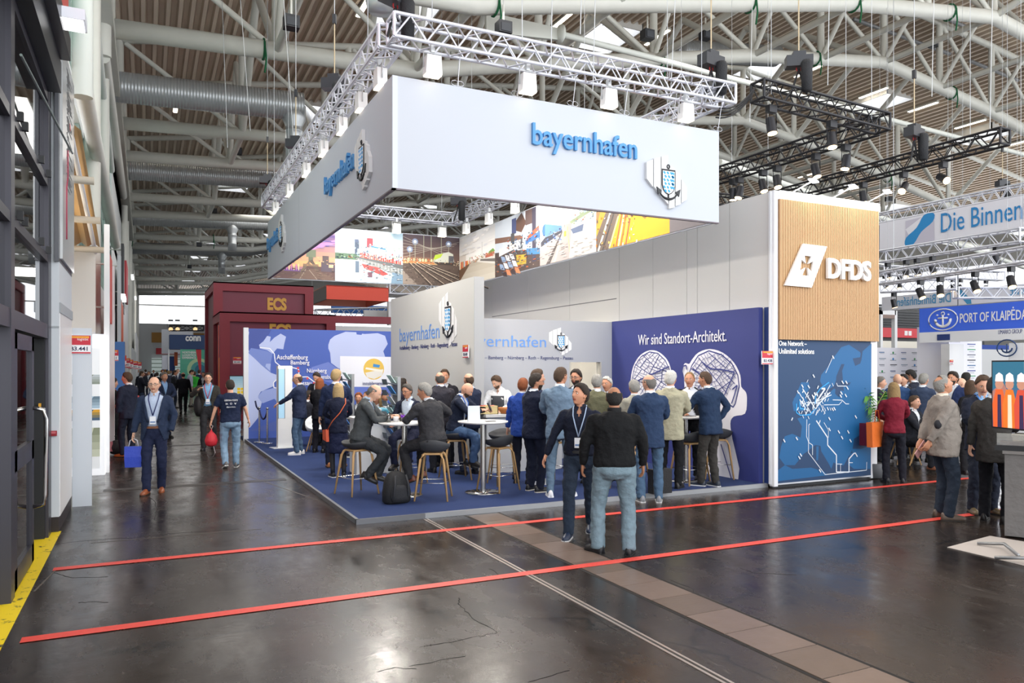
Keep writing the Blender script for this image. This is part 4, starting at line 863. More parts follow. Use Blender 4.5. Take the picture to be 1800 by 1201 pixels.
# high light-grey side wall behind the stand, built of separate sheets
sw = E('wall_side', (9.12, 9.2, 0), kind='structure'); LG = M('dcdad6', .6)
ys = [9.24, 10.2, 11.05, 11.35, 12.4, 13.6, 15.7, 17.9, 20.2, 22.5]
for k, (a, c) in enumerate(zip(ys, ys[1:])):
    lb_(sw, (9.12, a + .006, 0), (9.17, c - .006, ZTOP), 'sheet', LG)
lb_(sw, (9.13, 9.24, 0), (9.18, 22.5, ZTOP - .01), 'backing', M('6d6f74', .6)); lb_(sw, (9.117, 13.7, 3.42), (9.12, 20.2, 3.44), 'joint', M('7d7d7d', .6))
lb_(sw, (9.10, 9.22, .06), (9.14, 9.36, 2.93), 'dark_blue_return', M('23386e', .5)); lb_(sw, (9.08, 9.20, .06), (9.13, 9.24, ZTOP), 'corner_post', M('e9ebee', .5))
# ---- blue "Standort-Architekt" wall
bw = E('graphic_wall', (9.0, YS, 0), 'dark blue wall with two white head silhouettes and a slogan', 'display wall')
Pc = Plane((0, 0, 0), (0, -1, 0)); BWL = YBACK - YS - .12
NAVY = '343c7c'
lb_(bw, (9.0, YS + .08, ZC), (9.09, YBACK, 2.93), 'panel', M('343c7c', .6, bump=.05, bscale=200))
def wp(u, v):
    p = at(u, v, X=8.995); return ((YBACK - p.y) / (YBACK - YS - .08), (p.z - ZC) / (2.93 - ZC))
pc = Pic(Plane(local(bw, V((8.998, YBACK, ZC))), (0, -1, 0)), YBACK - YS - .08, 2.93 - ZC)
def hz(pts, ox=1080, oy=560, k=4.004): return [wp(ox + x / k, oy + y / k) for x, y in pts]
HW = 'eae8ee'; HN = '39407f'
def smooth(pts, n=4):
    out = []; k = len(pts)
    for i in range(k):
        p0, p1, p2, p3 = pts[i - 1], pts[i], pts[(i + 1) % k], pts[(i + 2) % k]
        for j in range(n):
            t = j / n; out.append(tuple(.5 * (2 * p1[q] + (p2[q] - p0[q]) * t + (2 * p0[q] - 5 * p1[q] + 4 * p2[q] - p3[q]) * t * t + (3 * p1[q] - p0[q] - 3 * p2[q] + p3[q]) * t ** 3) for q in (0, 1)))
    return out
head1 = [(118, 520), (115, 420), (135, 330), (180, 260), (245, 225), (310, 235), (370, 290), (398, 360), (400, 420), (380, 520), (330, 600), (200, 620)]
head2 = [(478, 360), (495, 315), (525, 320), (545, 290), (590, 240), (670, 215), (760, 240), (840, 310), (885, 400), (892, 480), (925, 520), (932, 580), (918, 670), (840, 690), (815, 740), (830, 850), (870, 1135), (600, 1100), (600, 900), (560, 700), (500, 560), (490, 420)]
pc.poly(hz(smooth(head1)), HW); pc.poly(hz(smooth(head2[:8]) + head2[8:] if False else smooth(head2, 3)), HW)
ins1 = [(125, 515), (123, 425), (143, 338), (186, 270), (246, 236), (305, 246), (358, 297), (386, 360), (388, 400)]
pc.line(hz(ins1), .022, HN)
ins2 = [(520, 400), (545, 330), (590, 262), (665, 228), (752, 255), (826, 318), (868, 400), (878, 480), (850, 600), (835, 625), (800, 600)]
pc.line(hz(ins2), .024, HN)
def cut(poly_, a, c):
    """cut a convex outline along the line through c at angle a"""
    n_ = (-sin(a), cos(a)); d = [(p[0] - c[0]) * n_[0] + (p[1] - c[1]) * n_[1] for p in poly_]; A = []; B = []; X_ = []
    for i in range(len(poly_)):
        p, q = poly_[i], poly_[(i + 1) % len(poly_)]; e0, e1 = d[i], d[(i + 1) % len(poly_)]
        (A if e0 >= 0 else B).append(p)
        if (e0 >= 0) != (e1 >= 0):
            t = e0 / (e0 - e1); m_ = (p[0] + (q[0] - p[0]) * t, p[1] + (q[1] - p[1]) * t); A.append(m_); B.append(m_); X_.append(m_)
    return A, B, X_
def streets(poly_, a, lim):
    ar = abs(sum(p[0] * q[1] - q[0] * p[1] for p, q in zip(poly_, poly_[1:] + poly_[:1]))) / 2
    if ar < lim or len(poly_) < 3: return
    c = (sum(p[0] for p in poly_) / len(poly_) + random.uniform(-6, 6), sum(p[1] for p in poly_) / len(poly_) + random.uniform(-6, 6))
    A, B, X_ = cut(poly_, a, c)
    if len(X_) == 2 and len(A) > 2 and len(B) > 2:
        pc.line(hz(X_), .016 if ar > 9000 else .009, HN)
        for q in (A, B): streets(q, a + pi / 2 + random.uniform(-.28, .28), lim)
random.seed(4); streets([(255 + 128 * cos(t), 400 + 165 * sin(t)) for t in [2 * pi * k / 20 for k in range(20)]], .6, 900)
random.seed(8); streets([(700 + 165 * cos(t), 400 + 165 * sin(t)) for t in [2 * pi * k / 22 for k in range(22)]], .9, 1000)
for pts in ([(165, 440), (390, 338)], [(125, 460), (180, 490)], [(555, 350), (640, 420), (720, 520), (800, 590)], [(620, 305), (680, 355), (760, 360), (850, 378)], [(850, 378), (780, 540)], [(835, 500), (870, 470), (850, 540), (830, 600)], [(755, 885), (830, 1130)], [(480, 380), (490, 335), (510, 330), (515, 360)]): pc.line(hz(pts), .026, HN)
pc.build('head_print', bw, label='white head silhouettes filled with street plans')
a = at(1122, 598, X=8.99); c = at(1277, 588, X=8.99)
ltext(bw, 'Wir sind Standort-Architekt.', (8.99, a.y, 2.40), (8.99, c.y, 2.40), .21, (-1, 0, 0), M('eceaf0', .5), depth=.004)

# ---- back wall with doorway
GW = M('b3b6bc', .6, bump=.04, bscale=250); kw = E('wall_back', (5.0, YBACK, 0), kind='structure')
dx0 = at(1001, 700, Y=YBACK).x; dx1 = at(1057, 700, Y=YBACK).x; dz = 2.06
lb_(kw, (5.7, YBACK, ZC), (dx0, YBACK + .1, 2.92), 'panel', GW); lb_(kw, (dx1, YBACK, ZC), (9.0, YBACK + .1, 2.92), 'panel', GW); lb_(kw, (dx0, YBACK, dz), (dx1, YBACK + .1, 2.92), 'panel', GW)
dr = E('door_3', (dx0, YBACK + .1, 0), kind='structure')
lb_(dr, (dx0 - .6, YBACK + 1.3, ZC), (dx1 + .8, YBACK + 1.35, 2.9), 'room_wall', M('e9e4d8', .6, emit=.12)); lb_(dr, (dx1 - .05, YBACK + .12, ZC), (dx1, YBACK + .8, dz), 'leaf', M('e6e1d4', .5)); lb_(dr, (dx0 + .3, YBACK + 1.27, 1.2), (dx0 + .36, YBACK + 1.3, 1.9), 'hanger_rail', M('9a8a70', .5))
for x in (dx0, dx1 - .03): lb_(dr, (x, YBACK - .01, ZC), (x + .03, YBACK + .1, dz), 'jamb', M('c4c0b4', .5))
LBL = M('6a9ae0', .5); DKB = M('2b3570', .5); yk = YBACK - .004
p0 = at(800, 607, Y=yk); p1 = at(960, 613, Y=yk)
text('ayernhafen', local(kw, V((5.72, yk, 2.29))), local(kw, V((p1.x, yk, 2.29))), .30, (0, -1, 0), kw, LBL, depth=.003)
p1 = at(1007, 629, Y=yk)
text('fenburg – Bamberg – Nürnberg – Roth – Regensburg – Passau', local(kw, V((5.72, yk, 2.09))), local(kw, V((p1.x, yk, 2.09))), .09, (0, -1, 0), kw, DKB, depth=.003)
logo(kw, Plane(local(kw, at(986, 601, Y=yk)), (1, 0, 0)), .125, offset=False, bars='f4f4f4')
# ---- tall grey tower wall (runs away from the viewer)
XT = 5.50; tw2 = E('wall_tower', (XT, 13.0, 0), kind='structure')
lb_(tw2, (XT, 13.0, ZC), (XT + .2, 18.3, 3.64), 'panel', M('d0d0cc', .6, bump=.04, bscale=250)); lb_(tw2, (XT, 12.99, ZC), (XT + .2, 13.0, 3.64), 'end_panel', M('a4a7aa', .6))
a = at(702, 590, X=XT - .01); c = at(772, 583, X=XT - .01)
ltext(tw2, 'bayernhafen', (XT - .003, a.y, 2.46), (XT - .003, c.y, 2.46), .42, (-1, 0, 0), LBL, depth=.004)
a = at(702, 612, X=XT - .01); c = at(803, 603, X=XT - .01)
ltext(tw2, 'Aschaffenburg – Bamberg – Nürnberg – Roth – Regensburg – Passau', (XT - .003, a.y, 2.34), (XT - .003, c.y, 2.34), .12, (-1, 0, 0), DKB, depth=.004)
logo(tw2, Plane(local(tw2, at(788, 562, X=XT - .004)), (0, -1, 0)), .24, offset=False, bars='f4f4f4')
# ---- map wall
mw = E('map_wall', (XS, YMAP, 0), 'blue map wall with pale river map and town names', 'display wall')
lb_(mw, (XS, YMAP, ZC), (9.1, YMAP + .12, 2.98), 'panel', M('4258a8', .55)); lb_(mw, (XS - .02, YMAP - .06, 0), (XS + .1, YMAP + .1, 3.0), 'end_post', M('dfe3e8', .4))
MW, MH = 4.3, 2.92
def mq(x, y): 
    p = at(430 + x / 6.322, 570 + y / 6.322, Y=YMAP); return ((p.x - XS - .1) / MW, (p.z - ZC) / MH)
pc = Pic(Plane(local(mw, V((XS + .1, YMAP - .003, ZC))), (1, 0, 0)), MW, MH)
def mz(pts): return [(min(1.0, max(0, x)), min(1, max(0, y))) for x, y in (mq(*p) for p in pts)]
pc.rect(0, 0, 1, 1, '4560b4')
pc.poly(mz([(0, 30), (300, 60), (260, 130), (180, 210), (160, 280), (100, 290), (0, 280)]), '3c4f9c'); pc.poly(mz([(0, 70), (50, 90), (40, 150), (0, 170)]), 'b9c4ea')
pc.poly(mz([(0, 280), (60, 330), (130, 400), (180, 450), (240, 500), (290, 540), (385, 575), (330, 640), (320, 690), (260, 715), (180, 750), (150, 800), (200, 830), (150, 1040), (60, 1150), (0, 1150)]), 'b6c3ec')
pc.poly(mz([(290, 540), (240, 500), (180, 450), (120, 390), (40, 320), (70, 265), (160, 280), (250, 300), (310, 330), (290, 430)]), '6f84c8')
pc.poly(mz([(160, 230), (210, 190), (250, 130), (290, 140), (280, 200), (330, 150), (400, 105), (460, 140), (440, 220), (430, 280), (360, 270), (310, 330), (250, 290), (170, 270)]), 'b4c1ea'); pc.poly(mz([(240, 440), (290, 440), (280, 520), (230, 470)]), '9fb0e2')
pc.poly(mz([(150, 800), (200, 740), (320, 710), (430, 720), (560, 700), (640, 740), (730, 760), (740, 830), (640, 880), (500, 850), (380, 880), (330, 830), (200, 880), (150, 820)]), '93a4dc')
pc.poly(mz([(930, 230), (950, 170), (1000, 130), (1120, 85), (1240, 90), (1330, 110), (1480, 100), (1560, 130), (1590, 220), (1540, 300), (1580, 420), (1500, 480), (1330, 560), (1120, 520), (1040, 490), (960, 430), (950, 320), (930, 270)]), 'b9c5ec')
pc.poly(mz([(740, 480), (930, 420), (1040, 500), (1180, 540), (1190, 640), (1110, 680), (1010, 660), (900, 640), (780, 560)]), '6c80ca'); pc.poly(mz([(1240, 90), (1310, 90), (1300, 120), (1245, 115)]), '4560b4')
pc.poly(mz([(150, 1150), (420, 1050), (900, 1000), (1700, 1020), (1700, 1190), (0, 1190)]), '5064ae'); pc.poly(mz([(1120, 700), (1640, 700), (1640, 800), (1300, 850), (1120, 800)]), '6278cc')
for pts in ([(170, 260), (280, 270), (330, 330), (340, 420), (400, 470), (520, 480), (600, 500), (605, 570), (560, 590)], [(400, 475), (390, 580), (320, 650), (325, 705), (420, 720)], [(560, 590), (700, 585), (770, 640), (850, 660)]): pc.line(mz(pts), .025, 'f0f2fa')
for x, y in ((593, 488), (600, 522), (698, 602), (770, 655)): q = mq(x, y); pc.disc(q[0], q[1], .035, 'd84a50', 6)
pc.poly(mz([(1060, 355), (1660, 365), (1660, 700), (1060, 695)]), 'eceff9')
q = mq(1435, 500); pc.disc(q[0], q[1], .30, 'e6c25a', 24); pc.poly(mz([(1340, 540), (1540, 500), (1530, 570), (1440, 610), (1360, 590)]), 'e8e6e0'); pc.poly(mz([(1430, 440), (1505, 455), (1495, 485), (1425, 475)]), '3f8fd0'); pc.poly(mz([(1350, 480), (1540, 510), (1535, 535), (1340, 500)]), 'f3efe4')
pc.build('map_print', mw, label='printed pale blue map of central Europe')
for s_, x0, x1, y, h in (('Aschaffenburg', 355, 702, 405, .17), ('Bamberg', 512, 720, 460, .15), ('Nürnberg', 692, 912, 550, .15), ('Regensburg', 770, 1010, 620, .15), ('Passau', 590, 742, 675, .12), ('immobilienservice', 1312, 1555, 672, .09)):
    a = at(430 + x0 / 6.322, 570 + y / 6.322, Y=YMAP - .03); c = at(430 + x1 / 6.322, 570 + y / 6.322, Y=YMAP - .03)
    text(s_, local(mw, V((a.x, YMAP - .03, a.z - .01))), local(mw, V((c.x, YMAP - .03, a.z - .01))), h, (0, -1, 0), mw, M('f4f4fa', .5) if s_[0] != 'i' else DKB, depth=.004, bold=.01)

# ---- small red and white hall-number plates
def plate(p, out, label, s=1.0, txt='B3.441'):
    e = E('stand_number_sign', p, label, 'sign', rz=out); MB().cbox((0, 0, 0), (.30 * s, .02, .27 * s)).build('board', M('f4f4f6', .5), e)
    MB().cbox((0, -.011, .065 * s), (.30 * s, .004, .14 * s)).build('red_field', M('c8283c', .5), e); MB().cbox((0, -.013, .11 * s), (.26 * s, .004, .03 * s)).build('orange_bar', M('f0a030', .5), e); MB().cbox((0, -.011, -.12 * s), (.30 * s, .004, .02 * s)).build('red_line', M('c8283c', .5), e)
    text(txt, V((-.11 * s, -.012, -.09 * s)), V((.11 * s, -.012, -.09 * s)), .06 * s, (0, -1, 0), e, M('2a2d50', .5), depth=.002, bold=.02); text('logistic', V((-.02 * s, -.012, .05 * s)), V((.12 * s, -.012, .05 * s)), .05 * s, (0, -1, 0), e, WS, depth=.003)
plate(at(819, 618, X=XT - .04), -pi / 2, 'red and white number plate on the end of the grey tower wall', .9, 'B3.430')
plate(at(1349, 629, Y=9.185), 0, 'red and white number plate beside the route map on the tower', .8, 'B3.438')
plate(at(139, 606, Y=12.188), 0, 'red and white plate B3.441 on the white panel by the doors', .95)

# ================================================================== FURNITURE ON THE STAND
WOOD = M('c9a06c', .5, vary=.1, vscale=6, stretch=(6, 6, 1)); SEATM = M('3a3c40', .7, bump=.3, bscale=150)
def make_stool():
    e = E('bar_stool', (0, 0, 0)); H = .70
    rings = []
    N = 24                                      # shell: low front, raised back
    for i, (r, z) in enumerate(((.02, -.035), (.12, -.03), (.19, .0), (.225, .045), (.235, .085), (.225, .085), (.20, .045), (.12, .012), (.02, .008))):
        ring = []
        for k in range(N):
            a = 2 * pi * k / N; up = max(0, -sin(a)) ** 2 * .07 * (max(0, z) / .085) - max(0, sin(a)) ** 2 * .03 * (max(0, z) / .085)
            ring.append(V((r * cos(a) * 1.05, r * sin(a) * .92, H + .01 + z + up)))
        rings.append(ring)
    MB().loft(rings).build('seat', SEATM, e)
    for sx in (-1, 1):
        for sy in (-1, 1):
            MB().path([(sx * .11, sy * .11, H - .04), (sx * .135, sy * .135, H - .06), (sx * .16, sy * .16, H - .12), (sx * .235, sy * .235, 0)], [.017, .019, .019, .013], n=8).build('leg', WOOD, e)
    MB().tube((-.12, .12, H - .045), (.12, .12, H - .045), .016).tube((-.12, -.12, H - .045), (.12, -.12, H - .045), .016).tube((-.12, .12, H - .045), (-.12, -.12, H - .045), .016).tube((.12, .12, H - .045), (.12, -.12, H - .045), .016).build('seat_frame', WOOD, e)
    q = .2; MB().path([(q, q, .25), (-q, q, .25), (-q, -q, .25), (q, -q, .25)], .006, n=6, closed=True).build('footrest', CHROME, e)
    return e
stool0 = make_stool(); used = [0]
def stool(u, v, rz, label, Z=ZC, pos=None):
    o = stool0 if not used[0] else copy_tree(stool0); used[0] = 1
    p = V(pos) if pos else at(u, v, Z=Z); o.location = (p.x, p.y, Z); o.rotation_euler = (0, 0, rz); tag(o, label, 'stool', 'charcoal bar stools with oak legs'); return o
ST = {}
for key, u, v, rz, label in (('grey', 627, 868, 1.9, 'bar stool under the bald man in the grey suit, beside the carpet\'s left edge'),
                             ('dark', 762, 877, -.5, 'bar stool under the seated man in the charcoal jacket, over the backpack\'s right'),
                             ('empty', 876, 862, .4, 'empty bar stool nearest the right-hand round table'),
                             ('empty2', 884, 846, 2.6, 'empty bar stool directly behind the nearest empty one'),
                             ('phone', 800, 842, 1.4, 'bar stool under the man looking at his phone'),
                             ('glasses', 722, 846, 3.0, 'bar stool under the woman with glasses behind the table'),
                             ('mid', 972, 848, .2, 'bar stool half hidden behind the man in the pale blue suit'),
                             ('right1', 1212, 850, .1, 'bar stool behind the beige jacket at the right table'),
                             ('right2', 1262, 840, -.6, 'bar stool behind the man with one elbow out at the right table'),
                             ('behind', 1108, 858, .5, 'bar stool mostly hidden behind the man in the black sweater')):
    ST[key] = stool(u, v, rz, label)
def round_table(u, v, label, h=1.08, R=.38, grp='white round bar tables'):
    p = at(u, v, Z=ZC); e = E('bar_table', (p.x, p.y, ZC), label, 'table', grp)
    MB().lathe([(.01, 0), (.27, .002), (.27, .012), (.05, .022), (.01, .022)], n=28).build('base', CHROME, e); MB().tube((0, 0, .02), (0, 0, h - .02), .042, n=14).build('column', M('b7b5b2', .25, .9), e)
    MB().lathe([(.01, h - .03), (R - .02, h - .03), (R, h - .015), (R, h), (.01, h)], n=36).build('table_top', M('f0efec', .35), e); return e
T1 = round_table(711, 871, 'round white bar table between the seated men and the backpack'); T2 = round_table(849, 866, 'round white bar table with a standing leaflet, beside the phone man')
T3 = round_table(1205, 846, 'round white bar table where four men stand before the blue wall')
zt = ZC + 1.08
# things on the tables
def glass_cup(p, label, h=.12):
    e = E('drinking_glass', p, label, 'glass'); MB().lathe([(.028, 0), (.034, h), (.031, h), (.026, .006), (.001, .006)], n=14).build('bowl', glass('eef4f4', .02, .2), e); return e
t1 = V(T1.location); t2 = V(T2.location); t3 = V(T3.location)
glass_cup((t1.x - .22, t1.y + .06, zt), 'empty glass in front of the bald man\'s hands'); glass_cup((t1.x + .02, t1.y + .22, zt), 'water glass before the woman with glasses'); glass_cup((t1.x + .14, t1.y + .18, zt), 'second water glass beside the woman\'s one')
c = MB().lathe([(.035, 0), (.043, .08), (.038, .08), (.03, .01), (.001, .01)], n=14).build('coffee_cup', M('f2f2f2', .3)); tag(c, 'white cup on the left round table', 'cup'); c.location = (t1.x - .1, t1.y + .1, zt)
e = E('table_flowers', (t1.x + .0, t1.y + .02, zt), 'small purple flower arrangement on the left round table', 'flowers'); b = MB()
MB().lathe([(.03, 0), (.035, .04), (.03, .045), (.001, .04)], n=10).build('bowl', M('5a3a6a', .4), e)
for k in range(12): a = random.random() * 6.3; r = .03 * random.random(); b.ball((r * cos(a) * 1.6, r * sin(a) * 1.6, .06 + .04 * random.random()), .016, 6, 4)
b.build('blossoms', M('8a3fc8', .6), e, kind='stuff')
o = MB().prism([(-.09, -.03, 0), (.09, -.03, 0), (.09, 0, .24), (-.09, 0, .24)], (0, .003, 0)).prism([(-.09, .03, 0), (.09, .03, 0), (.09, 0, .24), (-.09, 0, .24)], (0, .003, 0)).build('menu_card', M('dfe6ee', .4)); tag(o, 'white folded card standing on the right-hand round table', 'card'); o.location = (t2.x - .2, t2.y - .12, zt); o.rotation_euler = (0, 0, -.2)
b = MB()
for k in range(9): b.box((-.07, -.029 + .0006 * k, .05 + .018 * k), (.02 + .05 * random.random(), -.027 + .003 * k, .052 + .018 * k))
o = MB().cbox((0, 0, .005), (.15, .075, .01)).build('smartphone', M('16171a', .3)); tag(o, 'black phone lying on the right-hand round table', 'phone'); o.location = (t2.x + .05, t2.y - .16, zt)
o = MB().cbox((0, 0, .004), (.21, .30, .008)).build('notepad', M('2b2c30', .5)); tag(o, 'dark notepad on the table before the blue wall', 'notepad'); o.location = (t3.x, t3.y, zt)
# backpack
p = at(697, 884, Z=ZC); e = E('backpack', (p.x, p.y, ZC), 'black backpack standing on the blue carpet under the left round table', 'backpack', rz=.15)
rg = []
for z, wx, wy, oy in ((0, .17, .10, 0), (.03, .2, .125, 0), (.15, .2, .13, 0), (.30, .175, .115, .01), (.40, .12, .08, .03), (.44, .05, .04, .04)):
    rg.append([V((wx * (abs(cos(a)) ** .7) * (1 if cos(a) > 0 else -1), oy + wy * (abs(sin(a)) ** .7) * (1 if sin(a) > 0 else -1), z)) for a in [2 * pi * k / 20 for k in range(20)]])
BP = M('17181b', .75, bump=.3); MB().loft(rg).build('bag_body', BP, e)
rg = [[V((wx * cos(a), -.11 + .055 * sin(a), z)) for a in [2 * pi * k / 14 for k in range(14)]] for z, wx in ((.03, .12), (.1, .15), (.2, .14), (.26, .08))]
MB().loft(rg).build('front_pocket', M('222327', .8, bump=.3), e)
for s_ in (-1, 1): MB().path([(s_ * .08, -.12, .40), (s_ * .1, -.16, .28), (s_ * .11, -.15, .12), (s_ * .12, -.1, .05)], .018, n=5).build('strap', M('2b2c30', .7), e)
MB().path([(-.04, .03, .43), (-.03, .03, .48), (.03, .03, .48), (.04, .03, .43)], .01, n=5).build('handle', BP, e)
# bar counter with fruit
cx0 = at(856, 700, Y=12.35).x; cx1 = at(912, 700, Y=12.35).x + .9
ct = E('bar_counter', (cx0, 12.3, ZC), 'white bar counter in front of the grey back wall', 'counter')
lb_(ct, (cx0, 12.35, ZC), (cx1, 12.95, 1.06), 'body', M('e6e9e8', .45)); lb_(ct, (cx0 - .05, 12.28, 1.06), (cx1 + .05, 13.0, 1.11), 'worktop', M('f0f0ee', .35)); lb_(ct, (cx0, 12.352, ZC), (cx1, 12.36, ZC + .1), 'plinth', M('8e9296', .4))
def basket(p, label, m, rx=.17, h=.09):
    e = E('fruit_basket', p, label, 'basket'); MB().lathe([(rx * .7, 0), (rx, h), (rx + .01, h), (rx * .72, .01), (.001, .01)], n=20).build('bowl', m, e); return e
pb = at(866, 716, Y=12.45); e1 = E('fruit_crate', (pb.x - .12, 12.5, 1.11), 'pale wooden crate of red apples on the bar counter', 'crate')
MB().box((-.2, -.12, 0), (.2, .12, .01)).box((-.2, -.12, 0), (.2, -.105, .15)).box((-.2, .105, 0), (.2, .12, .15)).box((-.2, -.12, 0), (-.185, .12, .15)).box((.185, -.12, 0), (.2, .12, .15)).build('crate_body', M('d9c690', .6), e1)
for k in range(9):
    a = MB().ball((0, 0, 0), .034, 10, 7).build('apple', M(('b8342c', 'c8503a', 'd8a040')[k % 3], .35)); a.location = (pb.x - .12 + (-.13 + .064 * (k % 5)), 12.5 + (-.05 if k < 5 else .03), 1.11 + .13); tag(a, 'apple heaped in the pale wooden crate on the bar counter', 'apple', 'apples in the crate')
basket((pb.x + .32, 12.45, 1.11), 'brown woven oval basket on the bar counter', M('b0703c', .7, bump=.5, bscale=80), .2, .11)
o = MB().lathe([(.03, 0), (.04, .1), (.035, .1), (.001, .01)], n=12).build('milk_jug', M('e6e2d8', .4)); tag(o, 'small pale jug at the right end of the bar counter', 'jug'); o.location = (pb.x + .62, 12.4, 1.11)
# reception counter behind the seated men
rc = E('reception_counter', (4.1, 13.2, ZC), 'white reception counter behind the left round table', 'counter')
a = at(672, 740, Y=13.2); c = at(612, 740, Y=13.2)
lb_(rc, (c.x + .15, 13.2, ZC), (a.x + .55, 13.7, 1.02), 'body', M('e3e6e6', .45)); lb_(rc, (c.x + .1, 13.15, 1.02), (a.x + .6, 13.75, 1.06), 'worktop', M('f2f2f0', .35)); lb_(rc, (a.x + .45, 13.21, ZC), (a.x + .56, 13.22, .9), 'inlay', M('b9c0c4', .4))
e = E('gift_bag', (a.x + .02, 13.4, 1.06), 'turquoise and white plastic bag lying on the reception counter', 'bag'); MB().ball((0, 0, .08), (.17, .1, .09), 12, 8).build('bag_body', M('55b4d4', .5, bump=.8, bscale=25), e); MB().ball((-.05, -.05, .11), (.08, .06, .05), 10, 6).build('fold', M('e6f0f4', .5, bump=.8, bscale=25), e)
o = MB().cbox((0, 0, .02), (.24, .12, .04)).build('brochure_stack', M('c8323a', .5)); tag(o, 'small red stack of leaflets on the reception counter', 'leaflets'); o.location = (a.x + .38, 13.35, 1.06)
# leaflet racks
def rack(u, v0, d, label, H, yaw):
    p = atd(u, 700, d); e = E('leaflet_rack', (p.x, p.y, ZC), label, 'rack', rz=yaw)
    MB().cbox((0, 0, H / 2), (.06, .24, H)).build('post', M('9a9c9e', .4, .5), e); MB().lathe([(.01, 0), (.2, 0), (.2, .015), (.01, .02)], n=20).build('base', M('c9ccce', .3, .7), e)
    for k in range(7):
        z = H - .14 - k * .19
        MB().prism([(-.03, -.11, z), (-.03, .11, z), (-.21, .11, z + .03), (-.21, -.11, z + .03)], (0, 0, .012)).prism([(-.21, -.11, z), (-.21, .11, z), (-.235, .11, z + .10), (-.235, -.11, z + .10)], (-.006, 0, 0)).build('tray', M('55606a', .5), e)
        lf_ = MB().prism([(-.06, -.1, z + .03), (-.06, .1, z + .03), (-.16, .1, z + .17), (-.16, -.1, z + .17)], (.012, 0, .004)).build('leaflets', M(('c9e6e0', '4a8fd0', 'd4dadc', 'bcdcd8', 'c83a44', '5a8fd8', 'dfe3e6')[k], .5), e)
rack(697, 660, 13.6, 'grey leaflet rack with slanted trays beside the woman with glasses', 1.72, .1)
rack(617, 640, 16.0, 'grey leaflet rack behind the blonde woman', 1.75, .1)
# touch-screen totem
p = at(500, 787, Z=ZC); e = E('info_totem', (p.x, p.y, ZC), 'slim white information totem with a blue screen before the map wall', 'totem', rz=.15)
MB().box((-.17, -.06, 0), (.17, .06, 1.93)).build('body', M('eceef0', .4), e); MB().box((-.16, -.066, .7), (-.02, -.06, 1.85)).build('screen', M('9ec4dc', .2, emit=.5), e); MB().box((-.17, -.07, .69), (-.16, -.06, 1.86)).box((-.02, -.07, .69), (-.01, -.06, 1.86)).build('bezel', M('3d4248', .3), e); MB().box((-.3, -.2, 0), (.3, .2, .012)).build('base', M('d6d9dc', .4), e)
# rope barrier
e = E('rope_barrier', at(456, 778, Z=ZC), 'low rope barrier with two chrome posts in front of the map wall', 'barrier'); pB = at(470, 780, Z=ZC) - V(e.location)
for q in (V(), pB):
    MB().tube(q, q + V((0, 0, .85)), .022, n=10).ball(q + V((0, 0, .87)), .035).build('post', CHROME, e); MB().lathe([(.01, 0), (.14, 0), (.13, .02), (.01, .03)], (q.x, q.y, 0), n=16).build('foot', CHROME, e)
MB().path([V((0, 0, .82)).lerp(pB + V((0, 0, .82)), t) - V((0, 0, .9 * t * (1 - t))) for t in [k / 8 for k in range(9)]], .022, n=6).path([V((-.02, 0, .82)), V((-.07, 0, .9)), V((-.1, .0, 1.05))], .02, n=6).build('rope', M('1f2450', .7), e)
# white shell chair
def shell_chair(p, rz, label, shell='e6eaee'):
    e = E('shell_chair', p, label, 'chair', rz=rz); rg = []
    for (z, r, k) in ((.42, .03, 0), (.42, .18, 0), (.46, .25, .1), (.56, .29, .5), (.66, .30, 1), (.66, .285, 1), (.56, .27, .5), (.47, .235, .1), (.44, .17, 0), (.44, .03, 0)):
        rg.append([V((r * cos(a), r * sin(a) * .92, z + k * (.16 * max(0, -sin(a)) - .16 * max(0, sin(a)) ** .7))) for a in [2 * pi * j / 22 for j in range(22)]])
    MB().loft(rg).build('shell', M(shell, .4), e)
    for sx in (-1, 1):
        for sy in (-1, 1): MB().tube((sx * .13, sy * .12, .42), (sx * .24, sy * .22, 0), .018, .012).build('leg', WOOD, e)
    MB().tube((-.14, .12, .40), (.14, .12, .40), .015).tube((-.14, -.12, .40), (.14, -.12, .40), .015).build('frame', WOOD, e); return e
p = at(560, 792, Z=ZC); shell_chair((p.x, p.y, ZC), 2.8, 'white shell chair with wooden legs left of the blonde woman')
p = at(600, 775, Z=ZC); shell_chair((p.x, p.y + .4, ZC), .3, 'white shell chair further back behind the standing woman')
# ================================================================== OTHER STANDS
# ---- red container stand
CR = M('8e2434', .5, bump=.1, bscale=30); CRD = M('6f1c2c', .5); CRP = M('7f2740', .45); YL = M('e0a83c', .45)
def container(name, x0, x1, y0, y1, z0, z1, label, txt=None, panel=True, fw=.35, tx=None):
    e = E(name, (x0, y0, z0), label, 'exhibition structure'); W = x1 - x0; H = z1 - z0; D = y1 - y0; f = fw
    for a, c in (((0, 0, 0), (f, f, H)), ((W - f, 0, 0), (W, f, H)), ((0, D - f, 0), (f, D, H))): MB().box(a, c).build('post', CR, e)
    MB().box((f, 0, H - f), (W - f, f, H)).build('beam', CR, e); MB().box((0, f, H - f), (f, D - f, H)).build('beam', CR, e); MB().box((f, 0, 0), (W - f, f, f * .6)).build('beam', CR, e)
    MB().box((f, .18, f * .6), (W - f, .26, H - f)).build('front_panel', CRP, e); MB().box((.12, f, 0), (.2, D - f, H - f)).build('side_panel', CRD, e); MB().box((0, 0, H - .05), (W, D, H)).build('roof', CRD, e)
    if txt:
        text(txt, V((tx[0] - x0, .175, tx[2] - z0)), V((tx[1] - x0, .175, tx[2] - z0)), tx[3], (0, -1, 0), e, YL, depth=.02, bold=.05)
    return e
Yu = 32.5; Yl = 29.3
uL = at(362, 500, Y=Yu).x; uR = at(551, 500, Y=Yu).x
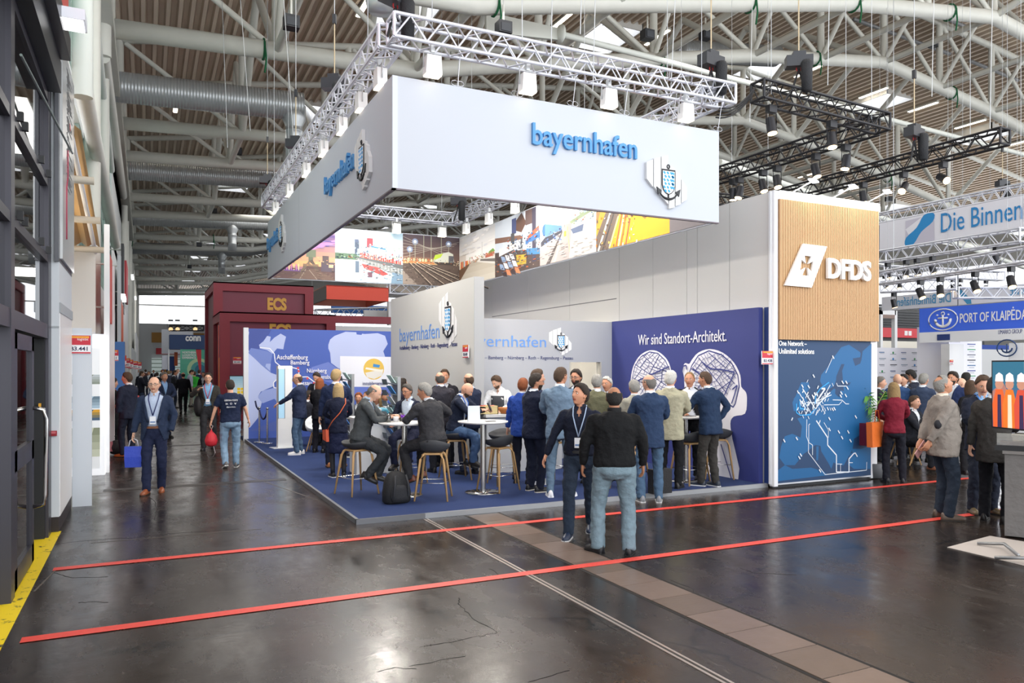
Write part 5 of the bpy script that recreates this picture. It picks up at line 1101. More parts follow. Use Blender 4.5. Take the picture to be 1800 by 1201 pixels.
zU = at(551, 503, Y=Yu).z; p0 = at(471, 545, Y=Yu); p1 = at(505, 530, Y=Yu)
container('container_stand', 2.45, uR, Yu, Yu + 5, 0, zU, 'upper dark red container frame with yellow letters, behind the map wall', 'ECS', tx=(p0.x, p1.x, p0.z, p1.z - p0.z + .15))
lR = at(590, 560, Y=Yl).x; zL = at(500, 551, Y=Yl).z; p0 = at(475, 592, Y=Yl); p1 = at(513, 574, Y=Yl)
cs = container('container_stand', 2.42, lR, Yl, Yl + 3.15, 0, zL, 'lower dark red container frame at the aisle, behind the map wall', 'ECS', tx=(p0.x, p1.x, p0.z, p1.z - p0.z + .1))
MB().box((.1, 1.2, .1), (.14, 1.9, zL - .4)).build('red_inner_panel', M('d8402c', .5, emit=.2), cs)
MB().box((-.01, .10, 1.2), (0, .26, 2.3)).build('side_lettering', YL, cs)
# screen with yellow notes, standing by the container stand
p = atd(420, 690, 26); e = E('presentation_screen', p, 'upright screen with yellow squares at the red container stand', 'screen')
MB().cbox((0, 0, .05), (.62, .06, 1.06)).build('bezel', M('2a2c30', .4), e); q = Pic(Plane((-.29, -.032, -.45), (1, 0, 0)), .58, 1.0); q.grad(0, .4, 1, 1, 'd6e6ec', '8fb8cc'); q.grad(0, 0, 1, .4, 'cfd8d4', 'e6ece8', 3)
for k in range(9): q.rect(.4 + .2 * (k % 3), .3 + .11 * (k // 3), .57 + .2 * (k % 3), .39 + .11 * (k // 3), 'f0c820')
q.build('screen_image', e, emit=.4); MB().tube((.1, 0, -.5), (-.1, 0, -1.4), .03).build('leg', BLACK, e)
plate(atd(417, 634, 26), 0, 'red and white number plate on the red container stand', .9)
# red fence-like front of the container stand
e = E('red_cladding', (lR, Yl + .4, 0), 'dark red panel cladding with a white strip behind the map wall', 'wall'); x1 = at(700, 560, Y=Yl).x + 1.5
for k in range(7): MB().box((.02 + k * (x1 - lR) / 7, 0, 0), ((k + 1) * (x1 - lR) / 7 - .02, .12, zL - .75)).build('panel', CR, e)
MB().box((0, -.1, zL - .28), (x1 - lR, .2, zL)).build('beam', CR, e); MB().box((0, 0, zL - .6), (x1 - lR, .1, zL - .4)).build('white_strip', M('e6e8ea', .5), e); MB().box((0, -.05, zL - .8), (x1 - lR, .15, zL - .68)).build('beam', CR, e)
for x in (.05, 2.6): MB().box((x, -.06, 2.6), (x + .1, 0, 3.1)).build('yellow_latch', YL, e)
# orange hanging box
Y = 36; a = at(574, 501, Y=Y); c = at(683, 530, Y=Y); e = E('hanging_sign_box', (a.x, Y, c.z), 'orange hanging sign box open below, behind the photo banner', 'sign')
hang(e, [(.1, .1, 1), (c.x - a.x - .1, .1, 1), (.1, 4, 1), (c.x - a.x - .1, 4, 1)]); W = c.x - a.x; H = a.z - c.z; OR = M('e0482e', .5)
MB().box((0, 0, 0), (W, .06, H)).build('front_panel', OR, e); MB().box((0, .06, 0), (.06, 4, H)).build('side_panel', M('55504e', .5), e); MB().box((W - .06, .06, 0), (W, 4, H)).build('side_panel', M('d8806c', .6), e); MB().box((0, 4, 0), (W, 4.06, H)).build('back_panel', M('e8b4a4', .6), e)
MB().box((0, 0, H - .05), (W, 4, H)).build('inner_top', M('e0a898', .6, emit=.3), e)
# blue beam and white halls behind
Y = 45; a = at(583, 535, Y=Y); c = at(690, 543, Y=Y); o = MB().box((0, 0, -.5), (c.x - a.x + 2, .2, 0)).build('hanging_banner', M('2f6fc0', .5)); o.location = a; tag(o, 'narrow blue banner behind the orange sign box', 'banner'); hang(o, [(.2, .1, -.1), (3, .1, -.1)])
a = at(640, 545, Y=42); o = MB().box((0, 0, -.6), (6, .2, 0)).build('hanging_banner', M('e6e9ec', .5)); o.location = a; tag(o, 'narrow white banner under the blue one, right of the red frame', 'banner'); hang(o, [(.2, .1, -.1), (5, .1, -.1)])
a = atd(560, 545, 46); box_truss('lighting_truss', at(555, 552, Y=44), at(690, 548, Y=44), 'distant box truss behind the red container frame', LITE, size=.5, r=.04, bay=.8)
box_truss('lighting_truss', at(683, 508, Y=38), at(760, 510, Y=38), 'distant box truss right of the orange sign box', LITE, size=.5, r=.04, bay=.8)
o = MB().box((0, 0, 0), (9, .3, 1.3)).build('hanging_banner', M('eceef0', .5)); o.location = at(683, 520, Y=40) - V((0, 0, 1.6)); tag(o, 'white banner right of the orange sign box', 'banner'); hang(o, [(.2, .1, 1), (8, .1, 1)])
# ---- "conn" stand with green poster at the end of the aisle
Y = 66; a = at(298, 584, Y=Y); c = at(357, 611, Y=Y); e = E('sign_tower', (a.x, Y, 0), 'navy sign over a green poster at the far end of the aisle', 'exhibition stand')
L = lambda u, v: V((at(u, v, Y=Y).x - a.x, 0, at(u, v, Y=Y).z))
BL2 = M('1f3f70', .5); MB().box((0, .1, L(0, 611).z), (L(380, 600).x, 2, L(0, 583).z)).build('fascia', BL2, e)
t0 = L(326, 600); t1 = L(353, 600); text('conn', V((t0.x, .09, t0.z)), V((t1.x, .09, t1.z)), .42, (0, -1, 0), e, WS, depth=.03, bold=.04)
g0 = L(317, 685); g1 = L(354, 611); MB().box((g0.x, .15, 0), (g1.x + .9, .3, g1.z)).build('poster_board', M('48a88c', .5), e)
q = Pic(Plane((g0.x, .145, 0), (1, 0, 0)), g1.x - g0.x, g1.z); q.grad(0, 0, 1, 1, '3f9c84', '6cc4a4'); q.disc(.9, .5, .9, 'b8d8a8', 20); q.disc(.92, .5, .65, '4a9c9c', 20); q.disc(.95, .5, .4, '2a6a84', 16); q.poly([(.72, 1), (1, 1), (1, .2)], 'c83038'); q.build('poster_print', e)
for i, s_ in enumerate(('NORTHERN', 'LOGISTICS', 'EXPERIENCE')):
    z = L(0, 619 + i * 5.2).z; text(s_, V((g0.x + .15, .13, z)), V((g0.x + 1.15, .13, z)), .17, (0, -1, 0), e, WS, depth=.01, bold=.03)
MB().box((-.1, .2, 0), (.0, .4, L(0, 611).z)).build('post', WHITE, e); MB().box((L(285, 0).x, .3, L(0, 650).z), (0, .4, L(0, 623).z)).build('side_panel', M('d8dce8', .5), e)
MB().box((L(286, 0).x, 3, 0), (L(310, 0).x, 3.3, L(0, 624).z)).build('blue_wall', M('20458a', .5), e); MB().box((L(290, 0).x, 2.9, 0), (L(294, 0).x, 3, L(0, 624).z)).build('timber_post', M('c08a4a', .6), e); MB().box((L(308, 0).x, 2, L(0, 643).z), (L(314, 0).x, 2.4, L(0, 616).z)).build('orange_panel', M('e0602a', .5), e)
MB().box((L(355, 0).x, -3, L(0, 700).z), (L(361, 0).x, -2.9, L(0, 570).z)).build('side_banner', M('2a5a9a', .5), e)
o = MB().box((0, 0, 0), (2.6, .2, 2.2)).build('hanging_banner', M('dfe2ea', .5)); o.location = at(284, 622, Y=75); tag(o, 'pale hanging banner left of the navy sign, far down the aisle', 'banner'); hang(o, [(.2, .1, 2), (2.4, .1, 2)])
box_truss('lighting_truss', at(298, 577, Y=66), at(358, 577, Y=66), 'small dark truss above the navy sign at the aisle\'s end', BLK, size=.4, r=.05, bay=.9)
for k, u in enumerate((300, 312, 343)): parcan(at(u, 570, Y=66) + V((0, 0, .3)), 'distant black spotlight over the navy sign, %s' % ('left', 'middle', 'right')[k], (0, -1, -.4), s=2.2, on=1)

# ---- stands along the left wall
WP = M('e8eaec', .5)
o = MB().box((-.92, 12.2, 0), (-.68, 12.24, 2.5)).build('partition_panel', M('cdd3da', .5)); tag(o, 'white free-standing partition panel carrying the plate B3.441', 'panel')
e = E('mezzanine_stand', (-4, 12.3, 0), 'white stand with a lit corrugated canopy left of the aisle', 'exhibition stand')
def L2(a, c, name, m, **k): return MB().box((a[0] + 4, a[1] - 12.3, a[2]), (c[0] + 4, c[1] - 12.3, c[2])).build(name, m, e, **k)
L2((-4, 17.3, 0), (-.9, 17.4, 4.25), 'back_wall', M('e6e4e0', .6)); L2((-4, 12.3, 0), (-3.9, 17.3, 6), 'side_wall', WP); L2((-4, 12.3, 2.9), (-.95, 12.36, 2.95), 'rail', WP)
L2((-4, 17.25, 2.62), (-.9, 17.3, 2.66), 'rail', WHITE)
b = MB()
for k in range(14):
    x = -3.9 + k * .22; z = lambda y: 4.35 + (17.3 - y) * .19
    b.add([(x + 4, 0, z(12.3)), (x + .11 + 4, 0, z(12.3) + .09), (x + .22 + 4, 0, z(12.3)), (x + 4, 5, z(17.3)), (x + .11 + 4, 5, z(17.3) + .09), (x + .22 + 4, 5, z(17.3))], [(0, 1, 4, 3), (1, 2, 5, 4)], 0)
b.build('canopy', M('c9a878', .5, .2), e); 
for y in (.8, 2.6, 4.3): MB().tube((0, y, 4.9 - .16 * y), (3.3, y, 4.9 - .16 * y), .06).build('canopy_beam', M('c9c0b0', .5), e)
MB().tube((3.05, 0, 5.25), (3.1, 5, 4.25), .04).build('canopy_edge', WHITE, e)
area((-2.4, 14.8, 3.6), 1.6, 60, (1, .82, .6), rot=(pi, 0, 0))
# lit showcase
e = E('display_showcase', (-1.71, 15.6, 0), 'brightly lit white showcase with photographs left of the aisle', 'showcase')
MB().box((0, .05, 0), (1.05, .4, 2.55)).build('case', M('ffffff', .4, emit=.75), e); MB().box((0, 0, 0), (.86, .05, .12)).box((0, 0, 2.3), (1.05, .05, 2.55)).box((.86, 0, 0), (1.05, .05, 2.55)).build('frame', M('f6f8fc', .4, emit=.5), e)
q = Pic(Plane((0, -.004, .12), (1, 0, 0)), .97, 2.18); q.rect(0, 0, 1, 1, 'f0f3f6')
for k, (y0, y1, c1, c2) in enumerate(((.70, .78, '8a9488', 'b8c0c4'), (.50, .6, 'a8c0d0', '6a8090'), (.40, .49, '4a6078', 'd8a030'), (.1, .34, 'c8ccb8', '8a9078'))):
    q.grad(.35, y0, 1, y1, c1, c2, 4); q.poly([(.4, y0), (.7, y1), (.9, y1), (.75, y0)], c1)
q.build('picture', e, emit=.3)
WLb = []
def aisle_wall(y0, y1, h, m, label, x=-.72, name='stand_wall', cat='wall', z0=0): 
    o = MB().box((-.09, 0, z0), (0, y1 - y0, h)).build(name, m); o.location = (x, y0, 0); tag(o, label, cat)
    if z0 > 0: MB().tube((-.6, .3, z0 + .3), (-.05, .3, z0 + .3), .02).tube((-.6, .3, h - .2), (-.05, .3, h - .2), .02).build('bracket', STEEL, o)
    return o
aisle_wall(15.9, 16.1, 4.6, M('f0f2f5', .4), 'tall white post beside the lit showcase', -.60, 'corner_post', 'post')
aisle_wall(17.6, 18.9, 4.3, M('e0483a', .45, emit=.1), 'upper red banner panel left of the aisle', -.66, 'hanging_banner', 'banner', 2.9)
aisle_wall(17.6, 18.9, 2.3, M('d84a3c', .5), 'lower red stand panel behind the white post', -.72)
aisle_wall(19.0, 19.3, 4.2, WP, 'white upright post after the red banner', -.62, 'upright_post', 'post')
aisle_wall(20.4, 22.6, 3.4, M('e4e6ea', .5), 'white stand wall left of the man with his back turned')
aisle_wall(23.2, 23.5, 5.0, M('c8ccd0', .5), 'grey upright with a bright edge further down the left side', -.60, 'upright_post', 'post')
aisle_wall(24.5, 27.5, 3.9, M('e0602c', .5), 'orange stand wall far down the left side', -.64)
aisle_wall(29, 36, 4.2, WP, 'white stand wall beyond the orange one on the left')
aisle_wall(37, 44, 6.5, M('d9dcde', .5), 'tall pale stand wall far down the left side', -.8)
o = aisle_wall(30.6, 31.6, 6.4, M('24262a', .4), 'black hanging speaker column high on the left wall', -.7, 'speaker_column', 'loudspeaker', 3.9)
aisle_wall(33, 36, 6.1, M('b8303a', .5), 'dark red hanging banner high on the left wall', -.66, 'hanging_banner', 'banner', 4.6)
aisle_wall(46, 60, 3.0, M('b4b8bc', .5), 'grey counter-height stand wall at the far left', -.6)
aisle_wall(62, 80, 4.5, WP, 'farthest white stand wall on the left', -.6)
for k, (u, v, d) in enumerate(((196, 625, 18.5), (211, 634, 23), (219, 638, 29), (225, 640, 35), (234, 642, 42), (241, 643, 50))):
    plate(atd(u, v, d), 0, 'red and white number plate sticking out on the left side, %s down the aisle' % ('first', 'second', 'third', 'fourth', 'fifth', 'sixth')[k], 1.0 + .15 * k)
o = MB().cbox((0, 0, .6), (.25, .4, 1.6)).build('blue_poster', M('3a6aa8', .5)); o.location = (-.6, 21.8, 1.2); tag(o, 'small blue poster on the white stand wall', 'poster')
for k, (y, z) in enumerate(((13, 8.9), (24, 3.9), (40, 6.2), (52, 6.2))):
    o = MB().cbox((0, 0, 0), (.1, 1.4, .12)).build('wall_lamp', M('ffffff', .4, emit=3)); o.location = (-.55, y, z); tag(o, 'white tube lamp on the left wall, %s' % ('highest and nearest', 'beside the orange stand', 'further back', 'farthest')[k], 'lamp')

# ---- right: logo-wall stand
XR, YR = 11.6, 13.2
fl2 = at(1700, 805, Z=0)
e = E('stand_floor', (11.45, 11.9, 0), 'low beige carpet platform of the logo-wall stand', 'platform')
MB().box((0, 0, 0), (9, 8, .05)).build('carpet', M('a59a92', .9, bump=.4, bscale=200), e); MB().box((0, -.03, 0), (9, 0, .055)).build('edge_trim', M('5a5653', .5), e)
Yw = 19.0; x0 = at(1541, 620, Y=Yw).x; x1 = at(1669, 620, Y=Yw).x; zt_ = at(1600, 612, Y=Yw).z
lw = E('logo_wall', (x0, Yw, 0), 'white press wall covered in rows of tiny coloured logos', 'display wall'); MB().box((-.3, 0, 0), (x1 - x0, .1, zt_)).build('panel', M('e6e6ee', .5), lw)
q = Pic(Plane((0, -.003, 0), (1, 0, 0)), x1 - x0, zt_); random.seed(3)
for r in range(9):
    for c_ in range(7):
        x = .03 + c_ * .145; y = .93 - r * .085; k = (r * 3 + c_ * 2) % 7; cc = ('3a6a9a', '2c2f34', '3f8f5a', '8a9aa8', '4a5a8a', '2f7fc0', '7a8088')[k]
        if k in (2, 5): q.disc(x + .04, y, .05, cc, 6); q.rect(x, y - .022, x + .08, y - .014, '8a8f98')
        else: q.rect(x, y, x + (.09 if k % 2 else .07), y + .011, cc); q.rect(x + .01, y - .014, x + .07, y - .009, '8f949c')
q.build('logo_print', lw)
p0 = at(1668, 600, Y=17.0); p1 = at(1691, 600, Y=17.0); p2 = at(1725, 600, X=p1.x)
e = E('logo_pillar', (p0.x, 17.0, 0), 'square white pillar with a blue wave emblem and small logos', 'pillar'); zt_ = at(1680, 573, Y=17).z
Wd = p1.x - p0.x + 1.1
MB().box((0, 0, 0), (Wd, 1.2, zt_)).build('body', M('eaeaf2', .5), e)
q = Pic(Plane((0, -.004, 0), (1, 0, 0)), Wd, zt_); q.rect(.04, .83, .33, .97, 'c4c4d0'); q.poly([(.06, .84), (.12, .86), (.30, .945), (.33, .965), (.22, .965), (.08, .88)], '2a8fd0')
for k in range(9): q.rect(.55, .92 - k * .055, .80, .93 - k * .055, ('2c2f34', '3a6a9a', '4a5a9a', '3f9f6a', '6a7078')[k % 5]); q.rect(.6, .90 - k * .055, .76, .905 - k * .055, '8a8f98')
q.build('logo_print', e)
o = MB().box((0, 0, 0), (.75, .3, at(1680, 605, Y=16.5).z)).build('partition_panel', M('dfe0e2', .5)); o.location = (at(1669, 650, Y=16.5).x, 16.5, 0); tag(o, 'grey-white free-standing panel in front of the logo pillar', 'panel')
plate(at(1672, 637, Y=16.45), 0, 'small red plate on the panel before the logo pillar', .6)
# back row: Port of Klaipeda fascia etc. (runs obliquely towards the viewer on the right)
Xk = 24.5
def kp(u, v): return at(u, v, X=Xk)
def wallx(name, u0, u1, v0, v1, m, label, cat, X=Xk, vref=None, th_=.15):
    a = at(u0, 600, X=X); c = at(u1, 600, X=X); z0 = at(vref or (u0 + u1) / 2, v1, X=X).z; z1 = at(vref or (u0 + u1) / 2, v0, X=X).z
    o = MB().box((0, 0, 0), (th_, a.y - c.y, z1 - z0)).build(name, m); o.location = (X, c.y, z0); tag(o, label, cat); return o
kl = E('port_stand_fascia', (Xk, 0, 0), 'bright blue fascia with white oval anchor emblem, far right', 'sign')
def kb(u0, u1, va, vb, vref, m, name, dx=0):
    a = at(u0, 600, X=Xk); c = at(u1, 600, X=Xk); z0 = at(vref, vb, X=Xk).z; z1 = at(vref, va, X=Xk).z
    return MB().box((dx, c.y, z0), (dx + .12, a.y, z1)).build(name, m, kl)
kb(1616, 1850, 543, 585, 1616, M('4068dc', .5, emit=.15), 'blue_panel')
kb(1616, 1850, 585, 603, 1616, M('f2f4f8', .5), 'white_panel')
ky = lambda u: at(u, 560, X=Xk).y
kz = lambda u, v: at(u, v, X=Xk).z
a = at(1688, 570, X=Xk); c = at(1800, 560, X=Xk)
text('PORT OF KLAIPĖDA', V((-.02, a.y, a.z + .04)), V((-.02, c.y - .1, a.z + .04)), .42, (-1, 0, 0), kl, WS, depth=.01, bold=.01)
c0 = at(1658, 562, X=Xk); P = Plane((-.02, c0.y, c0.z), (0, -1, 0)); b = MB()
b.path([P(.52 * cos(t), .36 * sin(t)) for t in [2 * pi * k / 28 for k in range(28)]], .022, n=4, closed=True); b.path([P(.27 * cos(t), .0 + .24 * sin(t)) for t in [pi + pi * k / 12 for k in range(13)]], .05, n=4)
b.path([P(0, -.26), P(0, .14)], .035, n=4).path([P(-.17, .05), P(.17, .05)], .03, n=4).path([P(.06 * cos(t), .2 + .06 * sin(t)) for t in [2 * pi * k / 10 for k in range(10)]], .02, n=4, closed=True)
for x, y in ((-.28, .0), (.28, .0), (-.2, .16), (.2, .16)): b.ball(P(x, y), .035, 6, 4)
b.build('emblem', WS, kl)
o = MB().cbox((0, 0, 0), (.02, .45, .2)).build('stripe_logo', M('2a3f7a', .5), kl); o.location = (-.02, at(1659, 593, X=Xk).y, at(1659, 593, X=Xk).z)
w2 = E('logo_wall', (22.5, 4, 0), 'white wall with a small round anchor emblem behind the television', 'display wall'); 
MB().box((0, 0, 0), (.1, 9.5, kz(1735, 597) * .93)).build('panel', M('eef1f5', .5, emit=.1), w2)
c0 = at(1770, 612, X=22.45) - V(w2.location); P = Plane((-.06, c0.y, c0.z), (0, -1, 0)); b = MB()
b.path([P(.28 * cos(t), .24 * sin(t)) for t in [2 * pi * k / 20 for k in range(20)]], .02, n=4, closed=True).path([P(.15 * cos(t), .0 + .13 * sin(t)) for t in [pi + pi * k / 10 for k in range(11)]], .025, n=4).path([P(0, -.14), P(0, .12)], .02, n=4)
b.build('emblem', M('2a4a7a', .5), w2)
c0 = at(1770, 588, X=22.45) - V(w2.location); d0 = at(1792, 588, X=22.45) - V(w2.location)
text('LIMARKO GROUP', V((-.05, at(1755, 590, X=22.45).y - 4, kz(1770, 592))), V((-.05, at(1797, 590, X=22.45).y - 4, kz(1770, 592))), .12, (-1, 0, 0), w2, DKB, depth=.01)
# container-like white frame, shutters and red wayfinding sign
pz = at(1548, 545, Y=26); e = E('white_frame', (pz.x, pz.y, 0), 'white square-section frame portal beside the slatted tower', 'frame'); o = V(e.location)
pw = at(1575, 545, Y=26).x - o.x
H4 = pz.z; MB().box((0, 0, 0), (.16, .2, H4)).build('post', WHITE, e); MB().box((pw - .08, 0, 0), (pw + .1, .2, H4)).build('post', WHITE, e); MB().box((0, 0, H4 - .22), (pw, .2, H4)).build('beam', WHITE, e); MB().box((.16, 0, H4 - .4), (pw - .1, .1, H4 - .22)).build('inner_beam', M('8a7268', .5), e)
a = at(1576, 560, Y=34); c = at(1617, 583, Y=34); e = E('roller_shutter', (a.x - 1.6, 34, c.z + .2), 'black slatted roller shutter beyond the white frame', 'shutter')
for k in range(9): MB().box((0, 0, k * .17), (c.x - a.x + 1.6, .1, k * .17 + .14)).build('slat', M('2a2c30', .5), e)
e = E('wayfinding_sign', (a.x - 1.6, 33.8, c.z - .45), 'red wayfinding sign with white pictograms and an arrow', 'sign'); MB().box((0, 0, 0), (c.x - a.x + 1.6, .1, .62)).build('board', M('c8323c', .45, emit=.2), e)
for k in range(2): MB().box((2.1 + k * .38, -.02, .15), (2.4 + k * .38, 0, .45)).build('pictogram', WS, e)
MB().path([(3.6, -.02, .3), (3.95, -.02, .3)], .03, n=4).path([(3.8, -.02, .45), (3.95, -.02, .3), (3.8, -.02, .15)], .03, n=4).build('arrow', WS, e)
o = MB().box((-3, .12, 0), (11, .3, a.z + .5)).build('service_wall', M('4a4d50', .6)); o.location = (a.x - 1.6, 34, 0); tag(o, 'dark wall behind the black shutter and the red wayfinding sign', 'wall')
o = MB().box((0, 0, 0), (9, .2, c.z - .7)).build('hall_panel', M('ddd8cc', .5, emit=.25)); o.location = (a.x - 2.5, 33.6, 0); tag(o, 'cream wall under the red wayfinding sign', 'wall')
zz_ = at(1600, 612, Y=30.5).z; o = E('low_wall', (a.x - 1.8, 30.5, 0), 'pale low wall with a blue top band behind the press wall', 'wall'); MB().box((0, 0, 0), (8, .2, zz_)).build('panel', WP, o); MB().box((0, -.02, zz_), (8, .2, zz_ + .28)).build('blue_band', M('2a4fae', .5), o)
# printed hanging banners
BNW = M('e6e7f0', .6)
def banner(X, y0, y1, z0, z1, label): 
    e = E('printed_banner', (X, y0, z0), label, 'banner'); MB().box((0, 0, 0), (.03, y1 - y0, z1 - z0)).build('cloth', BNW, e); hang(e, [(0, .3, 1), (0, (y1 - y0) / 2, 1), (0, y1 - y0 - .3, 1)]); return e
X = 24.0; yb0 = at(1830, 400, X=X).y; yb1 = at(1546, 400, X=X).y; zb0 = at(1800, 400, X=X).z; zb1 = at(1800, 343, X=X).z
bn = banner(X, yb0, yb1, zb0, zb1, 'long white banner with big blue letters at the right edge')
def bl(u, v): return at(u, v, X=X - .02) - V(bn.location)
q = Pic(Plane((-.01, yb1 - yb0, 0), (0, -1, 0)), yb1 - yb0, zb1 - zb0); tq = lambda u: (yb1 - at(u, 380, X=X).y) / (yb1 - yb0)
q.poly([(tq(1592), .0), (tq(1592), .9), (tq(1642), .95), (tq(1643), .04)], 'c6c4d4'); q.poly([(tq(1592), .6), (tq(1618), .9), (tq(1625), .97), (tq(1600), .3)], 'e6e7f0')
q.poly(smooth([(tq(1592), .02), (tq(1593), .3), (tq(1612), .6), (tq(1624), .98), (tq(1642), .98), (tq(1640), .7), (tq(1620), .42), (tq(1606), .03)], 3), '2a8ccc'); q.build('wave_print', bn)
a = bl(1654, 380); c = bl(1802, 360); text('Die Binnenh', V((-.02, a.y, .26)), V((-.02, bl(1815, 360).y, .26)), .64, (-1, 0, 0), bn, M('2a86c6', .5), depth=.006, bold=.0)
box_truss('lighting_truss', (X + .2, yb0 - 2, zb1 + .2), (X + .2, yb1 + 1.0, zb1 + .2), 'aluminium box truss carrying the long white banner', LITE, size=.35, r=.03)
# far mirrored banner (seen from its back)
Xm = 30; y0_ = at(1850, 550, X=Xm).y; y1_ = at(1550, 550, X=Xm).y; zb_ = at(1600, 543, X=Xm).z; zt2 = at(1600, 518, X=Xm).z
e = E('printed_banner', (Xm, y0_, zb_), 'farther white banner seen from behind with mirrored blue letters', 'banner'); MB().box((0, 0, 0), (.03, y1_ - y0_, zt2 - zb_)).build('cloth', BNW, e)
fy = lambda u: at(u, 550, X=Xm).y - y0_
hb = zt2 - zb_
text('Die Binnenhäfen', V((-.02, fy(1672), hb * .25)), V((-.02, fy(1577), hb * .25)), hb * .62, (-1, 0, 0), e, M('4a9ccc', .5), depth=.006)
text('unft', V((-.02, fy(1808), hb * .35)), V((-.02, fy(1776), hb * .35)), hb * .5, (-1, 0, 0), e, M('4a9ccc', .5), depth=.006)
q = Pic(Plane((-.006, y1_ - y0_, 0), (0, -1, 0)), y1_ - y0_, hb); t = lambda u: 1 - fy(u) / (y1_ - y0_); q.poly([(t(1681), .99), (t(1690), .5), (t(1700), .02), (t(1708), .02), (t(1707), .3), (t(1697), .7), (t(1691), .99)], '4a9ccc'); q.build('wave_print', e)
# lighting trusses of the right stands
def tpx(u, v, d): return atd(u, v, d)
for i, (a, c, lb2) in enumerate((((1550, 452, 24), (1800, 495, 20), 'silver box truss crossing under the long banner, sloping right'), ((1548, 490, 22), (1830, 440, 17), 'silver box truss rising towards the right edge'),
        ((1548, 505, 26), (1680, 520, 25), 'lowest silver truss right of the slatted tower'), ((1680, 515, 26), (1800, 500, 26), 'silver truss over the mirrored banner'), ((1548, 475, 30), (1760, 470, 32), 'far silver truss below the roof lights'))):
    A = tpx(*a); B = tpx(*c); B.z = A.z; box_truss('lighting_truss', A, B, lb2, LITE, size=.35, r=.03, bay=.5)
random.seed(9)
for k, (u, v, d) in enumerate(((1556, 452, 22), (1590, 440, 23), (1583, 495, 22), (1556, 500, 23), (1612, 480, 20), (1650, 490, 20), (1640, 470, 21), (1690, 505, 24), (1715, 495, 22), (1673, 508, 24), (1745, 415, 22), (1735, 500, 26), (1780, 495, 24), (1572, 520, 22), (1618, 514, 24))):
    parcan(snap(u, v), 'spotlight on the silver trusses over the right-hand stands, ' + ('upper left', 'second from the left on top', 'left below the top truss', 'lower left', 'under the blue wave of the banner', 'left of the grey pole', 'just under the long banner', 'right of the grey pole', 'centre right', 'behind the grey pole', 'high under the banner lettering', 'over the mirrored banner', 'far right', 'lowest at the left', 'over the mirrored lettering')[k], (random.uniform(-.4, .4), random.uniform(-.6, 0), -1), on=4, s=1.1, group='spotlights over the right-hand stands')
o = MB().tube((0, 0, 0), (0, 0, 3.4), .02).build('pole', M('6a6c70', .4, .5)); o.location = (at(1684, 573, Y=17.3).x, 17.3, at(1680, 573, Y=17).z); tag(o, 'thin grey pole in front of the blue fascia', 'pole')

# ---- potted palm
p = at(1543, 842, Z=0); pot = E('potted_palm', (p.x, p.y + .12, 0), 'green palm in a grey pot at the right of the route map', 'plant')
MB().lathe([(.12, 0), (.165, .02), (.18, .26), (.17, .27), (.16, .22), (.001, .22)], n=24).build('pot', M('5d5f63', .6), pot)
random.seed(21); stems = MB(); LF = M('4f8f34', .5, vary=.25, vscale=3)
for k in range(11):
    a = random.uniform(0, 6.28); L_ = random.uniform(.6, 1.0); h = random.uniform(.85, 1.3)
    pts = [V((.05 * cos(a), .05 * sin(a), .22)), V((.07 * cos(a), .07 * sin(a), .22 + h * .5)), V((.12 * cos(a), .12 * sin(a), .22 + h * .85)), V((.12 * cos(a) + L_ * .25 * cos(a), L_ * .3 * sin(a), .22 + h * 1.05)), V((.45 * L_ * cos(a), .45 * L_ * sin(a), .2 + h * 1.02)), V((.60 * L_ * cos(a), .60 * L_ * sin(a), .12 + h * .9))]
    stems.path(pts, [.012, .011, .008, .006, .004, .003], n=5); b = MB()
    for j in range(26):
        t = 2.0 + 2.95 * j / 26; i0 = int(t); f = t - i0; q0 = pts[i0].lerp(pts[min(5, i0 + 1)], f); tg = (pts[min(5, i0 + 1)] - pts[i0]).normalized()
        sd = tg.cross(V((0, 0, 1))).normalized() * (1 if j % 2 else -1); ln = .22 * (1 - abs(j - 11) / 22); tip = q0 + (sd * .8 + tg * .6 + V((0, 0, -.25))) * ln; m_ = q0.lerp(tip, .45) + V((0, 0, .015)); n_ = tg * .014
        b.add([q0, m_ + n_, tip, m_ - n_], [(0, 1, 2, 3)], 0)
    b.build('frond', LF, pot)
stems.build('stems', M('9aa04a', .5), pot)
# ---- television on a stand and draped table
p = at(1800, 965, Z=0)
tvp = V((at(1775, 700, X=6.75).x, 0, 0))
# TV plane facing left-front
A = atd(1743, 640, 7.9); Bp = atd(1860, 640, 7.1)
tv = E('television', (A.x, A.y, 0), 'large flat television at the right edge showing people in orange vests', 'television'); dx = V((Bp.x - A.x, Bp.y - A.y, 0)); W = 1.15; dxn = dx.normalized()
z0 = atd(1743, 752, 7.9).z; z1 = atd(1743, 634, 7.9).z; P = Plane((0, 0, z0), dxn); H = z1 - z0
b = MB(); b.prism([P(0, 0), P(W, 0), P(W, H), P(0, H)], P.n * -.04); b.build('bezel', M('26282c', .3), tv)
q = Pic(Plane(P(.015, .015, .002), dxn), W - .03, H - .03); q.rect(0, 0, 1, 1, '3a6a90'); q.rect(0, .6, .36, 1, '2f6f8a'); q.rect(.36, .4, .40, 1, 'c8c0a8'); q.rect(.40, .3, 1, 1, '6f94b8'); q.rect(0, 0, 1, .25, '5a4458')
q.poly([(0, .55), (.12, .7), (.2, .5), (.2, .2), (0, .3)], 'b07a70')
